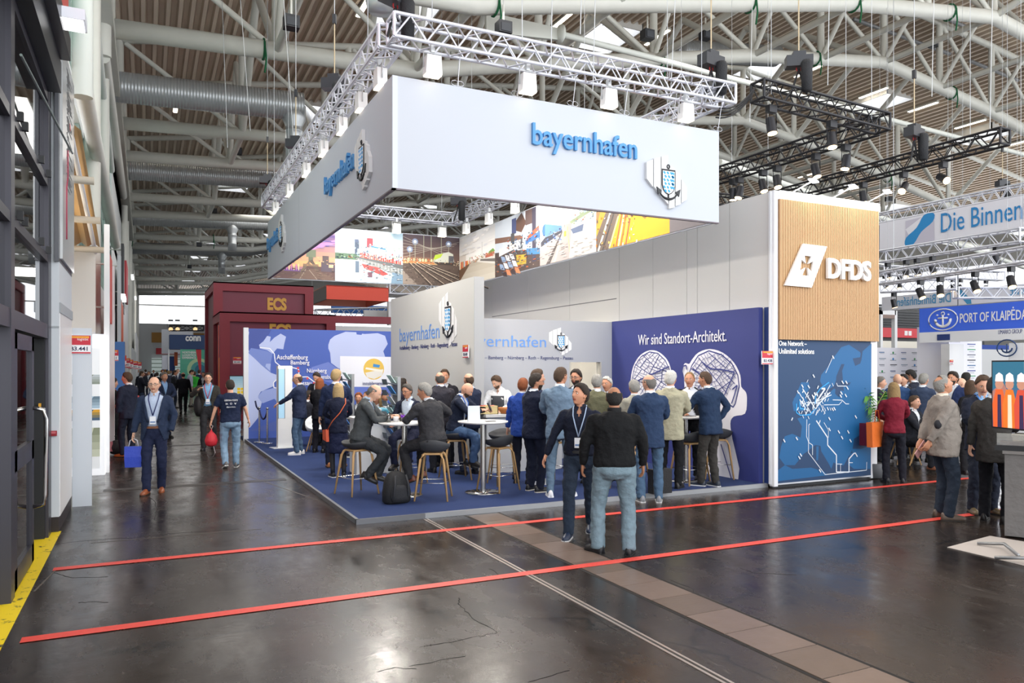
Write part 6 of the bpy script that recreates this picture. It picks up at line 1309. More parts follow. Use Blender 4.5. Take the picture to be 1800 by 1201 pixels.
for k, x in enumerate((.08, .2, .33, .46, .6, .75, .9)):
    q.poly([(x - .07, .0), (x - .08, .35), (x - .04, .58), (x + .04, .58), (x + .08, .35), (x + .07, 0)], ('e8642c', 'e87a28', 'd8503a', 'f08a30')[k % 4]); q.poly([(x - .02, .0), (x - .02, .5), (x + .02, .5), (x + .03, 0)], ('3a2c50', 'f0e0c0')[k % 2]); q.disc(x, .66, .055, 'c89078', 10); q.poly([(x - .05, .70), (x - .04, .80), (x, .84), (x + .04, .80), (x + .05, .70)], 'f0f0f0')
q.rect(.40, .72, .6, .86, 'b83a9a'); q.build('screen_image', tv, emit=.6)
MB().tube(P(.5, -.0, -.06) * 1, V((P(.5, 0, -.06).x, P(.5, 0, -.06).y, .05)), .03).tube(P(.64, -.0, -.06) * 1, V((P(.64, 0, -.06).x, P(.64, 0, -.06).y, .05)), .03).build('stand_pole', M('b4b6b8', .3, .7), tv)
ft = MB()
for u0, v0, u1, v1, u2, v2 in ((1718, 952, 1765, 958, 1790, 975), (1748, 977, 1800, 983, 1860, 990)):
    a0, a1, a2 = (at(u, v, Z=.05) - V(tv.location) for u, v in ((u0, v0), (u1, v1), (u2, v2))); ft.path([V((a0.x, a0.y, .03)), V((a1.x, a1.y, .06)), V((a2.x, a2.y, .04))], .018, n=6)
ft.build('foot_rail', M('9a9c9e', .3, .6), tv)
c = [at(1665, 963, Z=.002), at(1740, 943, Z=.002), at(1990, 985, Z=.002), at(1990, 1040, Z=.002)]
o = MB().prism(c, (0, 0, .006)).build('floor_mat', M('b9b0a8', .7)); tag(o, 'pale grey floor mat under the television stand', 'mat')
a = at(1762, 945, Z=0); e = E('draped_table', (a.x, a.y, 0), 'high table draped in wrinkled grey cloth at the right edge', 'table', rz=-1.06)
H = .96; MB().box((0.02, 0.02, 0.02), (1.3, .6, H)).build('cloth', M('6d6a68', .75, bump=1.0, bscale=9), e); MB().box((0, 0, H), (1.32, .62, H + .03)).build('table_top', M('7a7673', .7, bump=.5, bscale=12), e)
e2 = E('ship_model', (a.x + .02, a.y + .1, H + .03), 'small black boxed model on the draped table under the television', 'model', rz=-1.06); MB().box((0, 0, 0), (.5, .2, .06)).build('base', BLACK, e2); MB().box((.02, .02, .06), (.48, .18, .2)).build('case', glass('e6e0d0', .03, .2), e2); MB().box((.05, .05, .06), (.4, .15, .10)).build('model_hull', M('8a6a4a', .6), e2)
# stand counter at the right-hand stand
e = E('curved_counter', at(1690, 815, Z=.05), 'curved white counter behind the man in the beige jacket', 'counter'); e.location.z = .05
MB().lathe([(.55, 0), (.55, .95), (.01, .95)], n=32).build('body', M('e6e6e8', .45), e); MB().lathe([(.60, .95), (.60, 1.0), (.01, 1.0)], n=32).build('worktop', M('f2f2f2', .35), e)
o = MB().lathe([(.40, .72), (.40, .75), (.01, .75)], n=24).tube((0, 0, 0), (0, 0, .73), .03).build('side_table', M('eceef0', .4)); p = at(1612, 800, Z=.05); o.location = (p.x, p.y, .05); tag(o, 'low white round table right of the woman in red', 'table')
for k, (u, v, rz, lb3) in enumerate(((1590, 815, 1.0, 'white shell chair with wooden legs behind the woman in red'), (1625, 818, -1.0, 'pale shell chair right of the low white table'))):
    p = at(u, v, Z=.05); shell_chair((p.x, p.y, .05), rz, lb3, 'd9d4cc')
# ================================================================== PEOPLE
SKINS = {'a': 'd9a488', 'b': 'c98f70', 'c': 'e2b296', 'd': 'a87456'}
HAIRS = {'black': '1c1917', 'dark': '2e241d', 'brown': '4e3a2a', 'grey': '77736e', 'silver': '97958f', 'white': 'cfcdc6', 'blond': '957a50', 'ltblond': 'ae9468', 'red': '8a4a26', 'saltpepper': '57524d'}
wrk = bpy.data.textures.new('folds', 'CLOUDS'); wrk.noise_scale = 0.075; wrk.noise_depth = 2
REM = []
def clampf(x, a=0.0, b=1.0): return max(a, min(b, x))
def grid_loft(rings, N=16, pw=2.0):
    """rings: (centre, x axis, y axis, rx, ry_front, ry_back)"""
    out = []
    for c, ax, ay, rx, rf, rb in rings:
        ring = []
        for k in range(N):
            a = 2 * pi * k / N; ca, sa = cos(a), sin(a)
            e = 2 / pw; x = rx * (abs(ca) ** e) * (1 if ca >= 0 else -1); y = (rf if sa > 0 else rb) * (abs(sa) ** e) * (1 if sa >= 0 else -1)
            ring.append(c + ax * x + ay * y)
        out.append(ring)
    return out
def limb(mb, pts, rad, n=12, sub=4):
    """smooth tapered tube through joints pts with radii rad at the joints"""
    P = []; R_ = []
    for i in range(len(pts) - 1):
        a, b = V(pts[i]), V(pts[i + 1])
        for j in range(sub): t = j / sub; P.append(a.lerp(b, t)); R_.append(rad[i] * (1 - t) + rad[i + 1] * t)
    P.append(V(pts[-1])); R_.append(rad[-1])
    Q = [P[0]] + [P[i] * .6 + (P[i - 1] + P[i + 1]) * .2 for i in range(1, len(P) - 1)] + [P[-1]]
    rings = []; ref = None
    for i, p in enumerate(Q):
        t = (Q[min(i + 1, len(Q) - 1)] - Q[max(i - 1, 0)]).normalized()
        if ref is None: ref, _ = frame(t)
        ref = (ref - t * ref.dot(t)).normalized(); y = t.cross(ref)
        rings.append([p + (ref * cos(2 * pi * k / n) + y * sin(2 * pi * k / n)) * R_[i] for k in range(n)])
    return mb.loft(rings)
def ik(a, t, l1, l2, pole):
    a = V(a); t = V(t); d = t - a; L = min(d.length, (l1 + l2) * .999); d = d.normalized()
    x = (l1 * l1 - l2 * l2 + L * L) / (2 * L); h = sqrt(max(0, l1 * l1 - x * x)); p = V(pole); p = (p - d * p.dot(d)).normalized()
    return a + d * x + p * h, a + d * L
def head_grid(style=None, vol=.014, nu=40, nv=28, seed=0):
    """returns rings of (point, keep) in head space; style None = the face itself"""
    rings = []
    for j in range(1, nv):
        t = pi * j / nv; ring = []
        for i in range(nu):
            q = -pi + 2 * pi * i / nu; a = q - .42 * sin(q) if style is None or style == 'beard' else q
            st = sin(t); n = V((sin(a), cos(a), cos(t)))
            low = t > pi / 2; sx = st ** (.72 if low else .9); sy = st ** ((.5 if n.y > 0 else .8) if low else .9)
            x = .077 * sin(a) * sx; y = (.097 if n.y > 0 else .104) * cos(a) * sy; z = (.118 if not low else .116) * cos(t)
            k = clampf((-.02 - z) / .095); x *= 1 - .30 * k
            if n.y > 0: y -= .010 * k * (1 if z > -.1 else 0)
            if n.y < 0: y *= 1 - .25 * k
            ax = abs(x)
            if n.y > 0:
                w_ = exp(-(x / .012) ** 2)
                if -.030 <= z <= .020: y += w_ * .030 * (.020 - z) / .05
                elif -.045 < z < -.030: y += w_ * .030 * (z + .045) / .015
                y += .005 * exp(-((z - .028) / .009) ** 2) * (1 if ax < .055 else 0) - .013 * exp(-((ax - .032) / .015) ** 2 - ((z - .008) / .012) ** 2)
                y += .006 * exp(-(x / .022) ** 2 - ((z + .060) / .009) ** 2) - .004 * exp(-(x / .03) ** 2 - ((z + .078) / .006) ** 2) + .007 * exp(-(x / .022) ** 2 - ((z + .100) / .014) ** 2)
            p = V((x, y, z)); keep = True
            if style:
                A = abs(math.degrees(a)); nz_ = noise.noise(V((x * 45 + seed, y * 45, z * 30)))
                if style == 'beard':
                    keep = A < 85 and z < -.028 - .0 * A and not (ax < .022 and -.070 < z < -.048) and not (z > -.045 and ax < .02); o = .007 + .003 * nz_
                else:
                    rec = .022 if style == 'receding' else (0 if style != 'balding' else .03)
                    hl = .074 + rec if A < 32 else (.070 + rec + (A - 32) / 38 * (-.045) if A < 70 else (.025 - (A - 70) / 30 * .035 if A < 100 else -.012 - (A - 100) / 25 * .058 if A < 125 else -.075))
                    keep = z > hl
                    if style == 'balding': keep = keep and (z < .055 or y < -.085) and A > 62
                    if style == 'thin': keep = keep and not (y < .03 and z > .085 and A > 90)
                    edge = clampf((z - hl) / .035); o = vol * (.08 + .92 * edge) + nz_ * vol * .35 * edge
                    if style == 'balding': o *= .55
                    if style not in ('balding',): o += vol * .5 * clampf(z / .1) * edge 
                p = p + V((x, y * 1.0, z * .8)).normalized() * o
            ring.append((p, keep))
        rings.append(ring)
    return rings
def emit_grid(mb, rings, T, m=0, caps=True, lipm=None):
    nu = len(rings[0]); vs = [T(p) for r in rings for p, _ in r]; fs = []; ms = []
    for j in range(len(rings) - 1):
        for i in range(nu):
            i2 = (i + 1) % nu
            if all((rings[j][i][1], rings[j][i2][1], rings[j + 1][i][1], rings[j + 1][i2][1])):
                fs.append((j * nu + i, j * nu + i2, (j + 1) * nu + i2, (j + 1) * nu + i))
                c = (rings[j][i][0] + rings[j + 1][i2][0]) / 2
                ms.append(lipm if (lipm is not None and c.y > .05 and abs(c.x) < .024 and -.070 < c.z < -.053) else m)
    o = len(mb.v); mb.v += [tuple(p) for p in vs]
    for f, mm in zip(fs, ms): mb.f.append([q + o for q in f]); mb.m.append(mm); mb.sm.append(True); mb.c.append(None)
    if caps and rings[0][0][1]: mb.f.append([o + i for i in range(nu)]); mb.m.append(m); mb.sm.append(True); mb.c.append(None)
    if caps and rings[-1][0][1]: mb.f.append([o + (len(rings) - 1) * nu + i for i in range(nu)][::-1]); mb.m.append(m); mb.sm.append(True); mb.c.append(None)
def hand(mb, W, D, N, side, curl=.5, s=1.0, m=0):
    D = D.normalized(); N = (N - D * N.dot(D)).normalized(); A = D.cross(N) * side
    rr = []
    for l, w_, t_ in ((-.02, .024, .021), (.0, .026, .020), (.03, .037, .018), (.065, .042, .016), (.09, .038, .013), (.1, .02, .006)):
        rr.append([W + D * l * s + A * w_ * s * cos(2 * pi * k / 10) + N * t_ * s * sin(2 * pi * k / 10) for k in range(10)])
    mb.loft(rr, m)
    for off, L in ((-.030, .058), (-.010, .072), (.011, .078), (.031, .068)):
        p = W + (D * .085 + A * off) * s; d = D.copy(); pts = [p - D * .02 * s, p]
        for k, f in enumerate((.45, .3, .25)):
            d = (d * cos(curl * (.7 + .3 * k)) - N * sin(curl * (.7 + .3 * k))).normalized(); p = p + d * L * f * s; pts.append(p)
        mb.path(pts, [.009 * s, .0095 * s, .0085 * s, .0078 * s, .0055 * s], n=6, m=m)
    p = W + (D * .02 + A * .028) * s; d = (D * .75 + A * .65 - N * .25 * (1 + curl)).normalized()
    mb.path([p - d * .01 * s, p + d * .035 * s, p + (d * .035 + (d * .9 - N * curl * .6 - A * .25).normalized() * .030) * s], [.0125 * s, .0115 * s, .008 * s], n=6, m=m)
def add_rem(mb, name, mat, parent, vox, disp=.010, smooth_=5, post=None):
    o = mb.build(name, mat, parent)
    r = o.modifiers.new('r', 'REMESH'); r.mode = 'VOXEL'; r.voxel_size = vox; r.use_smooth_shade = True
    q = o.modifiers.new('s', 'SMOOTH'); q.factor = .5; q.iterations = smooth_
    if disp:
        d = o.modifiers.new('d', 'DISPLACE'); d.texture = wrk; d.strength = disp * 2.8; d.mid_level = .42; d.texture_coords = 'LOCAL'
        q = o.modifiers.new('s2', 'SMOOTH'); q.factor = .4; q.iterations = 1
    REM.append((o, post)); return o
def cloth(c, **k): return M(c, k.get('rough', .85), bump=.55, bscale=26, vary=k.get('vary', .10), vscale=14, spec=.25)
HANDS = {'hang': ((.285, .05, .90), (.6, -.6, 0)), 'walkf': ((.26, .22, .96), (.4, -1, 0)), 'walkb': ((.28, -.14, .92), (.5, -1, 0)), 'pocket': ((.235, .06, .93), (1, -.8, 0)), 'front': ((.07, .27, 1.10), (1, -.3, -.3)),
         'table': ((.16, .36, 1.16), (.7, -.4, -.8)), 'chest': ((.12, .24, 1.22), (.8, -.2, -.8)), 'cross': ((-.06, .22, 1.20), (1, .1, -.5)), 'hip': ((.22, .02, 1.02), (1, -.5, .1)), 'up': ((.2, .20, 1.38), (.8, -.3, -.8)), 'lap': ((.14, .34, 1.00), (.8, -.4, -.3)), 'back': ((.05, -.22, .98), (1, -.2, 0)), 'read': ((.12, .36, 1.20), (.8, -.3, -.8))}
def person(label, pos, face, h=1.78, fat=1.0, belly=0.0, skin='a', hair='short', hc='dark', vol=.013, top='jacket', tc='232838', sc='dfe4ea', btm='trousers', bc='232838', shoe='1c1a1a', sole=None, R=('hang',), L=('hang',),
           lean=0, side=0, yaw=0, pitch=0, feet=None, pel=None, openj=.0, vee=1.14, glasses=False, beard=None, lan=None, badge=False, tie=None, collar=None, lod=0, group=None, curl=.5, female=False, skirt=False, belt=None, apron=None, roll=False, tshirt=False, hem=.80, name='person', pockets=True, long_to=-.17, flap=None):
    face = face - math.degrees(atan2(pos[0], pos[1])); e = E(name, pos, label, 'person', group, rz=radians(face)); s = h / 1.78
    vox = (.017, .021, .030)[lod]
    pel = V(pel or (0, 0, .93)); sh_w = .175 if female else .19
    Rt = Matrix.Rotation(radians(side), 3, 'Y') @ Matrix.Rotation(radians(-lean), 3, 'X')
    T = lambda p: (pel + Rt @ (V(p) - V((0, 0, .93)))) * s      # torso space -> local
    Rx, Ry = Rt @ V((1, 0, 0)), Rt @ V((0, 1, 0))
    fx = lambda z: fat * (.93 if female else 1)
    skm = M(SKINS[skin], .55, bump=.05, bscale=200, vary=.06, vscale=12); hm = M(HAIRS.get(hc, hc), .75, bump=.7, bscale=120, vary=.3, vscale=40)
    def torso(tab, k=1.0, dz=0, N=18, grow=0):
        rg = []
        for z, rx, rf, rb, cy in tab:
            bel = belly * exp(-((z - 1.08) / .14) ** 2)
            rg.append((T((0, cy, z + dz)), Rx, Ry, (rx * fx(z) + grow) * k * s, (rf * fat + bel + grow) * k * s, (rb * fat + grow) * k * s))
        return grid_loft(rg, N, 2.3)
    # joints
    hip = {1: (pel + V((.092 * fat, 0, -.004))), -1: (pel + V((-.092 * fat, 0, -.004)))}
    feet = feet or ((.12, .0, .08, -12), (-.12, .02, .08, 12))
    sho = {}; elb = {}; wri = {}; kne = {}; ank = {}; hd = {}
    for sg, hs, ft in ((1, R, feet[0]), (-1, L, feet[1])):
        S_ = V((sg * (sh_w - .01) * (1 + (fat - 1) * .6), 0, 1.445)); sho[sg] = T(S_)
        if isinstance(hs[0], str): t_, pole = HANDS[hs[0]]; t_ = V((t_[0] * sg * (fat if abs(t_[0]) > .2 else 1), t_[1] + (belly if t_[1] > .2 else 0), t_[2])); pole = V((pole[0] * sg, pole[1], pole[2]))
        else: t_ = V(hs[0]); pole = V(hs[1]) if len(hs) > 1 and hs[1] is not None else V((.6 * sg, -.7, -.4))
        if isinstance(hs[0], str) and (lean or pel.z < .9 or pel.y): tgt = T(t_)
        else: tgt = t_ * s
        elb[sg], wri[sg] = ik(sho[sg], tgt, .29 * s, .255 * s, Rt @ pole)
        a_ = V(ft[:3]); kne[sg], ank[sg] = ik(hip[sg] * s, a_ * s, .435 * s, .425 * s, V((sg * .12 + sin(radians(-ft[3])) * .5, 1, .15)))
    neck = T((0, .0, 1.50)); hcn = T((0, .025 + .02, 1.645)) + V((0, .02 * sin(radians(lean)), 0)) * s
    Rh = Matrix.Rotation(radians(yaw), 3, 'Z') @ Matrix.Rotation(radians(pitch), 3, 'X') @ (Rt if abs(lean) < 20 else Matrix.Rotation(radians(-lean * .4), 3, 'X'))
    hcn = neck + (hcn - neck) * .5 + Rh @ V((0, .02, .072)) * s
    TH = lambda p: hcn + (Rh @ p) * s * (.97 if female else 1.0)
    # body: one continuous surface, then the head's and hands' finer skin
    TAB = [(.84, .12, .09, .10, 0), (.93, .155, .10, .12, 0), (1.02, .145, .10, .11, 0), (1.14, .14, .105, .10, 0), (1.28, .158, .115, .11, 0), (1.38, .168, .105, .11, 0), (1.45, .135, .075, .09, 0), (1.485, .075, .06, .065, 0)]
    b = MB(); b.loft(torso(TAB, .86)); limb(b, [neck - Rt @ V((0, 0, .05)) * s, neck + (hcn - neck) * .8], [.056 * s * (fat ** .5), .054 * s * (fat ** .4)], sub=3)
    armk = fat ** .5 * (.85 if female else 1)
    for sg in (1, -1):
        limb(b, [sho[sg] - Rx * sg * .05 * s - V((0, 0, .03)) * s, sho[sg].lerp(elb[sg], .15), elb[sg], wri[sg]], [.034 * s * armk, .040 * s * armk, .038 * s * armk, .027 * s]); limb(b, [hip[sg] * s, kne[sg], ank[sg] - V((0, 0, .03)) * s], [.075 * s * fat, .052 * s * fat ** .5, .034 * s])
    det = MB(); emit_grid(det, head_grid(nu=(44, 36, 22)[lod], nv=(32, 26, 16)[lod]), TH, 0, lipm=3)
    for sg in (1, -1):
        if lod < 2:
            det.ball(TH(V((sg * .032, .0815, .008))), (.0145 * s, .008 * s, .0075 * s), 8, 5, 1, Rh); det.ball(TH(V((sg * .032, .0865, .008))), (.0072 * s, .004 * s, .0072 * s), 6, 4, 2, Rh)
            det.path([TH(V((sg * (.018 + .006 * k), .093 - .0016 * k * k, .026 + .001 * k - .0008 * k * k))) for k in range(5)], .0046 * s, n=4, m=4)
        ear = [TH(V((sg * (.077 + .008 * (1 if 1 < k < 6 else 0)), -.006 + .017 * cos(2 * pi * k / 9) - .004 * sin(2 * pi * k / 9), .0 + .031 * sin(2 * pi * k / 9)))) for k in range(9)]
        det.path(ear, .0055 * s, n=5, closed=True); det.ball(TH(V((sg * .078, -.006, -.004))), (.005 * s, .014 * s, .026 * s), 8, 5, 0, Rh)
        D = (wri[sg] - elb[sg]).normalized(); hh = (R, L)[0 if sg > 0 else 1]
        if not (isinstance(hh[0], str) and hh[0] == 'pocket'):
            N_ = V((sg, 0, 0)) if abs(D.z) > .6 else V((0, 0, 1))
            if isinstance(hh[0], str) and hh[0] in ('front', 'cross'): N_ = V((0, 1, .3))
            hand(det, wri[sg], D, N_, (-1 if sg > 0 else 1) * (1 if abs(D.z) > .6 else -1) , curl, s * .98)
    def post(o, det=det, skm=skm, hm=hm):
        me = o.data; mb = MB(); mb.v = [tuple(v.co) for v in me.vertices]; mb.f = [list(p.vertices) for p in me.polygons]; k = len(mb.f); mb.m = [0] * k; mb.sm = [True] * k; mb.c = [None] * k
        off = len(mb.v); mb.v += det.v; mb.f += [[i + off for i in f] for f in det.f]; mb.m += det.m; mb.sm += det.sm; mb.c += det.c
        o.data = mb.mesh('body', [skm, M('e9e6e0', .3), M('2a2018', .3), M('a85a4e', .5), hm])
    add_rem(b, 'body', skm, e, .022 if lod < 2 else .03, disp=0, smooth_=3, post=post)
    # hair
    if hair != 'shaved':
        hb = MB(); st = {'long': 'short', 'bob': 'short'}.get(hair, hair); emit_grid(hb, head_grid(st, vol, nu=(40, 34, 20)[lod], nv=(28, 24, 14)[lod], seed=pos[0] * 3), TH, caps=hair not in ('balding',))
        if hair in ('long', 'bob'):
            rr = []; zb = long_to
            for k in range(9):
                z = .085 - k * (.085 - zb) / 8; r = .083 + .022 * sin(clampf(k / 8) * pi * .8); rr.append([TH(V((r * 1.02 * sin(a), -.012 + (r * 1.12) * cos(a) - (0.01 if k > 5 else 0), z + .006 * noise.noise(V((a * 6, k, pos[0])))))) for a in [radians(58 + (302 - 58) * q / 18) for q in range(19)]])
            vs = [p for r in rr for p in r]; hb.add(vs, [(j * 19 + i, j * 19 + i + 1, (j + 1) * 19 + i + 1, (j + 1) * 19 + i) for j in range(8) for i in range(18)], 0, True)
        ho = hb.build('hair', hm, e)
        if lod < 2: m_ = ho.modifiers.new('t', 'SOLIDIFY'); m_.thickness = .006; m_.offset = 0
    if beard: hb = MB(); emit_grid(hb, head_grid('beard', nu=40, nv=28), TH, caps=False); hb.build('beard', M(HAIRS.get(beard, beard), .8, bump=.6, bscale=150), e)
    if glasses:
        g = MB()
        for sg in (1, -1):
            g.path([TH(V((sg * .033 + .023 * cos(q), .104, .004 + .017 * sin(q)))) for q in [2 * pi * k / 14 for k in range(14)]], .0022 * s, n=4, closed=True); g.path([TH(V((sg * .056, .102, .010))), TH(V((sg * .079, .07, .012))), TH(V((sg * .083, -.005, .012)))], .0022 * s, n=4)
        g.path([TH(V((-.010, .107, .008))), TH(V((.010, .107, .008)))], .002 * s, n=4); g.build('glasses', M('1a1a1e', .3), e)
    # trousers / skirt
    tm = cloth(bc)
    if btm == 'trousers':
        b = MB(); b.loft(torso([(.80, .10, .085, .10, 0), (.86, .165, .115, .135, -.005), (.94, .172, .118, .135, 0), (1.03, .158, .112, .115, 0)], 1.0))
        for sg in (1, -1): limb(b, [(hip[sg] + V((0, 0, .0))) * s, kne[sg], ank[sg] - V((0, 0, .035)) * s], [.096 * s * fat, .070 * s * fat ** .6, (.060 if flap is None else flap) * s], n=12, sub=5)
        add_rem(b, 'trousers', tm, e, vox, disp=.012)
    elif btm == 'skirt':
        b = MB(); sw_ = (ank[1] + ank[-1]) / 2
        rr = [(T((0, 0, 1.03)), Rx, Ry, .15 * s, .11 * s, .11 * s), (T((0, 0, .93)), Rx, Ry, .175 * s, .12 * s, .13 * s), (pel * s - V((0, 0, .2)) * s, V((1, 0, 0)), V((0, 1, 0)), .185 * s, .14 * s, .14 * s), (V((0, 0, .46)) * s, V((1, 0, 0)), V((0, 1, 0)), .19 * s, .15 * s, .15 * s)]
        b.loft(grid_loft(rr, 18)); add_rem(b, 'skirt', tm, e, vox, disp=.012)
        tg = MB()
        for sg in (1, -1): limb(tg, [hip[sg] * s, kne[sg], ank[sg] - V((0, 0, .03)) * s], [.08 * s, .058 * s, .040 * s])
        tg.build('tights', M('1b1b22', .6), e)
    # shoes
    for sg, ft in ((1, feet[0]), (-1, feet[1])):
        fo = MB(); A = V(ft[:3]) * s; pt = ft[4] if len(ft) > 4 else 0
        Rf = Matrix.Rotation(radians(ft[3]), 3, 'Z') @ Matrix.Rotation(radians(pt), 3, 'X'); rg = []; rs = []
        for y, w_, hh_ in ((-.075, .020, .05), (-.068, .034, .078), (-.02, .038, .088), (.03, .040, .078), (.08, .045, .060), (.13, .047, .050), (.17, .040, .042), (.192, .024, .034), (.20, .008, .024)):
            ring = []; q = []
            for k in range(12):
                a = 2 * pi * k / 12; x = w_ * cos(a); z = hh_ * sin(a) if sin(a) > 0 else -.012 * (abs(sin(a)) ** .3)
                ring.append(A + Rf @ V((x, y, z - .062)) * s)
            rg.append(ring); w2_ = w_ + .004
            rs.append([A + Rf @ V((x, y, z)) * s for x, z in ((-w2_, -.080), (w2_, -.080), (w2_, -.064), (-w2_, -.064))])
        fo.loft(rg); fo.loft(rs, 1, False); fo.build('shoe', [M(shoe, .4, vary=.15), M(sole or '141414', .6)], e)
    # upper garment
    tabJ = [(hem, .198, .148, .150, 0), (hem + .10, .194, .142, .146, 0), (1.00, .185, .135, .135, 0), (1.10, .178, .130, .125, 0), (1.22, .184, .132, .132, 0), (1.34, .198, .134, .140, 0), (1.41, .196, .118, .132, 0), (1.46, .155, .088, .105, -.005), (1.50, .092, .066, .085, -.012), (1.525, .072, .062, .078, -.016)]
    if female: tabJ = [(z, rx * (.93 if z > 1.0 else .97) * (.90 if 1.02 < z < 1.2 else 1), rf + (.022 if 1.2 < z < 1.35 else 0), rb, cy) for z, rx, rf, rb, cy in tabJ]
    if top in ('sweater', 'shirt', 'tee', 'polo'):
        z0 = {'sweater': .92, 'shirt': .95, 'tee': .90, 'polo': .90}[top]
        tabS = [(z0, .178, .124, .134, 0), (z0 + .04, .184, .13, .138, 0)] + [(z, rx * .97, rf * .96, rb * .97, cy) for z, rx, rf, rb, cy in tabJ if z > z0 + .08][:(None if top == 'shirt' else -1)]
    else: tabS = tabJ
    cm = cloth(tc)
    b = MB(); b.loft(torso(tabS, 1.0))
    slv = {'jacket': (.066, .055, .044), 'sweater': (.066, .055, .042), 'shirt': (.060, .048, .036), 'tee': (.066, .058, .05), 'polo': (.066, .058, .05), 'coat': (.07, .058, .048)}[top]
    for sg in (1, -1):
        W_ = wri[sg] - (wri[sg] - elb[sg]).normalized() * (-.005 if top != 'jacket' else .012) * s
        if top in ('tee', 'polo'): m_ = sho[sg].lerp(elb[sg], .78); limb(b, [sho[sg] - Rx * sg * .075 * s - Rt @ V((0, 0, .035)) * s, sho[sg] + (elb[sg] - sho[sg]) * .06, m_], [.045 * s, .064 * s * armk, .058 * s * armk], sub=5)
        elif roll: m_ = elb[sg].lerp(wri[sg], .2); limb(b, [sho[sg] - Rx * sg * .02 * s, elb[sg], m_], [slv[0] * s * armk, slv[1] * s * armk, .052 * s])
        else: limb(b, [sho[sg] - Rx * sg * .075 * s - Rt @ V((0, 0, .035)) * s, sho[sg] + (elb[sg] - sho[sg]) * .06, elb[sg], W_], [.045 * s, slv[0] * s * armk, slv[1] * s * armk, slv[2] * s], sub=5)
    Ti = Rt.transposed()
    def wopen(z):
        if z > vee: return .004 + .085 * ((z - vee) / (1.5 - vee)) * (1 if openj == 0 else 1.0) + openj * .5
        return openj * (.5 + .9 * (vee - z) / .3) + (.06 * max(0, (1.0 - z)) / .2 if z < 1.0 and openj == 0 else 0)
    postJ = None
    if top == 'shirt': vee = 1.40
    if top in ('jacket', 'coat', 'shirt'):
        def postJ(o, openj=openj, vee=vee):
            me = o.data; bm = bmesh.new(); bm.from_mesh(me); kill = []
            for f in bm.faces:
                c = f.calc_center_median(); p = Ti @ (c / s - pel) + V((0, 0, .93))
                if p.y > .03 and abs(p.x) < (wopen(p.z) if top != 'shirt' else (.05 * (p.z - 1.41) / .1 if p.z > 1.41 else -1)) and p.z > hem - .06: kill.append(f)
            bmesh.ops.delete(bm, geom=kill, context='FACES'); bm.to_mesh(me); bm.free()
    add_rem(b, {'jacket': 'jacket', 'coat': 'coat', 'sweater': 'sweater', 'shirt': 'shirt', 'tee': 'shirt', 'polo': 'shirt'}[top], cm, e, vox, disp=.012, post=postJ)
    def ys(x, z, tab=tabJ, k=1.0):
        for q0, q1 in zip(tab, tab[1:]):
            if z <= q1[0] or q1 is tab[-1]:
                t = clampf((z - q0[0]) / (q1[0] - q0[0])); rx = (q0[1] * (1 - t) + q1[1] * t) * fx(z); rf = (q0[2] * (1 - t) + q1[2] * t) * fat + belly * exp(-((z - 1.08) / .14) ** 2); cy = q0[4] * (1 - t) + q1[4] * t
                return cy + rf * k * max(0, 1 - abs(x / rx) ** 2.3) ** (1 / 2.3)
    if top in ('jacket', 'coat'):
        sh = MB(); sh.loft(torso([(1.0, .172, .124, .125, 0)] + [q for q in tabJ if q[0] > 1.02], .90)); sh.build('shirt_front', cloth(sc, rough=.7, vary=.04), e)
        if lod < 2:
            lp = MB()
            for sg in (1, -1):
                ins = []; out = []
                for k in range(7):
                    z = vee + (1.49 - vee) * k / 6; x0_ = wopen(z) - .006; wd = .012 + .045 * sin(pi * min(1, k / 6 + .12)) ** .8
                    ins.append(T((sg * x0_, ys(x0_, z) + .004, z))); x1_ = x0_ + wd; out.append(T((sg * x1_, ys(x1_, z) + .010, z)))
                n7 = len(ins); lp.add(ins + out, [(i, i + 1, n7 + i + 1, n7 + i) for i in range(n7 - 1)], 0, True)
            lo = lp.build('lapel', cm, e); m_ = lo.modifiers.new('t', 'SOLIDIFY'); m_.thickness = .006 * s
    # collar
    cc = collar or (sc if top in ('jacket', 'coat') else (tc if top in ('shirt', 'polo') else None))
    if cc:
        rr = [(T((0, -.004 + dy, z)), Rx, Ry, r_ * s * fat ** .5, (r_ - .006) * s, (r_ - .002) * s) for z, r_, dy in ((1.49, .066, .0), (1.515, .067, .0), (1.545, .066, .004), (1.55, .061, .004), (1.52, .060, .0))]
        cb = MB(); cb.loft(grid_loft(rr, 16), cap=False)
        for sg in (1, -1): cb.add([T((sg * .006, .068, 1.515)), T((sg * .045, .050, 1.53)), T((sg * .040, ys(.04, 1.47, k=.93) + .004, 1.47)), T((sg * .018, ys(.018, 1.475, k=.93) + .004, 1.475))], [(0, 1, 2, 3)] if sg > 0 else [(3, 2, 1, 0)])
        cb.build('collar', cloth(cc, rough=.7, vary=.03), e)
    if tie:
        tb = MB(); pts = [(.012, 1.50), (.020, 1.47), (.022, 1.40), (.028, 1.25), (.034, 1.08), (.004, 1.03)]
        tb.add([T((sg * w_, ys(0, z, k=.95) + .006, z)) for w_, z in pts for sg in (-1, 1)], [(2 * i, 2 * i + 1, 2 * i + 3, 2 * i + 2) for i in range(len(pts) - 1)], 0, True); tb.build('tie', M(tie, .5), e)
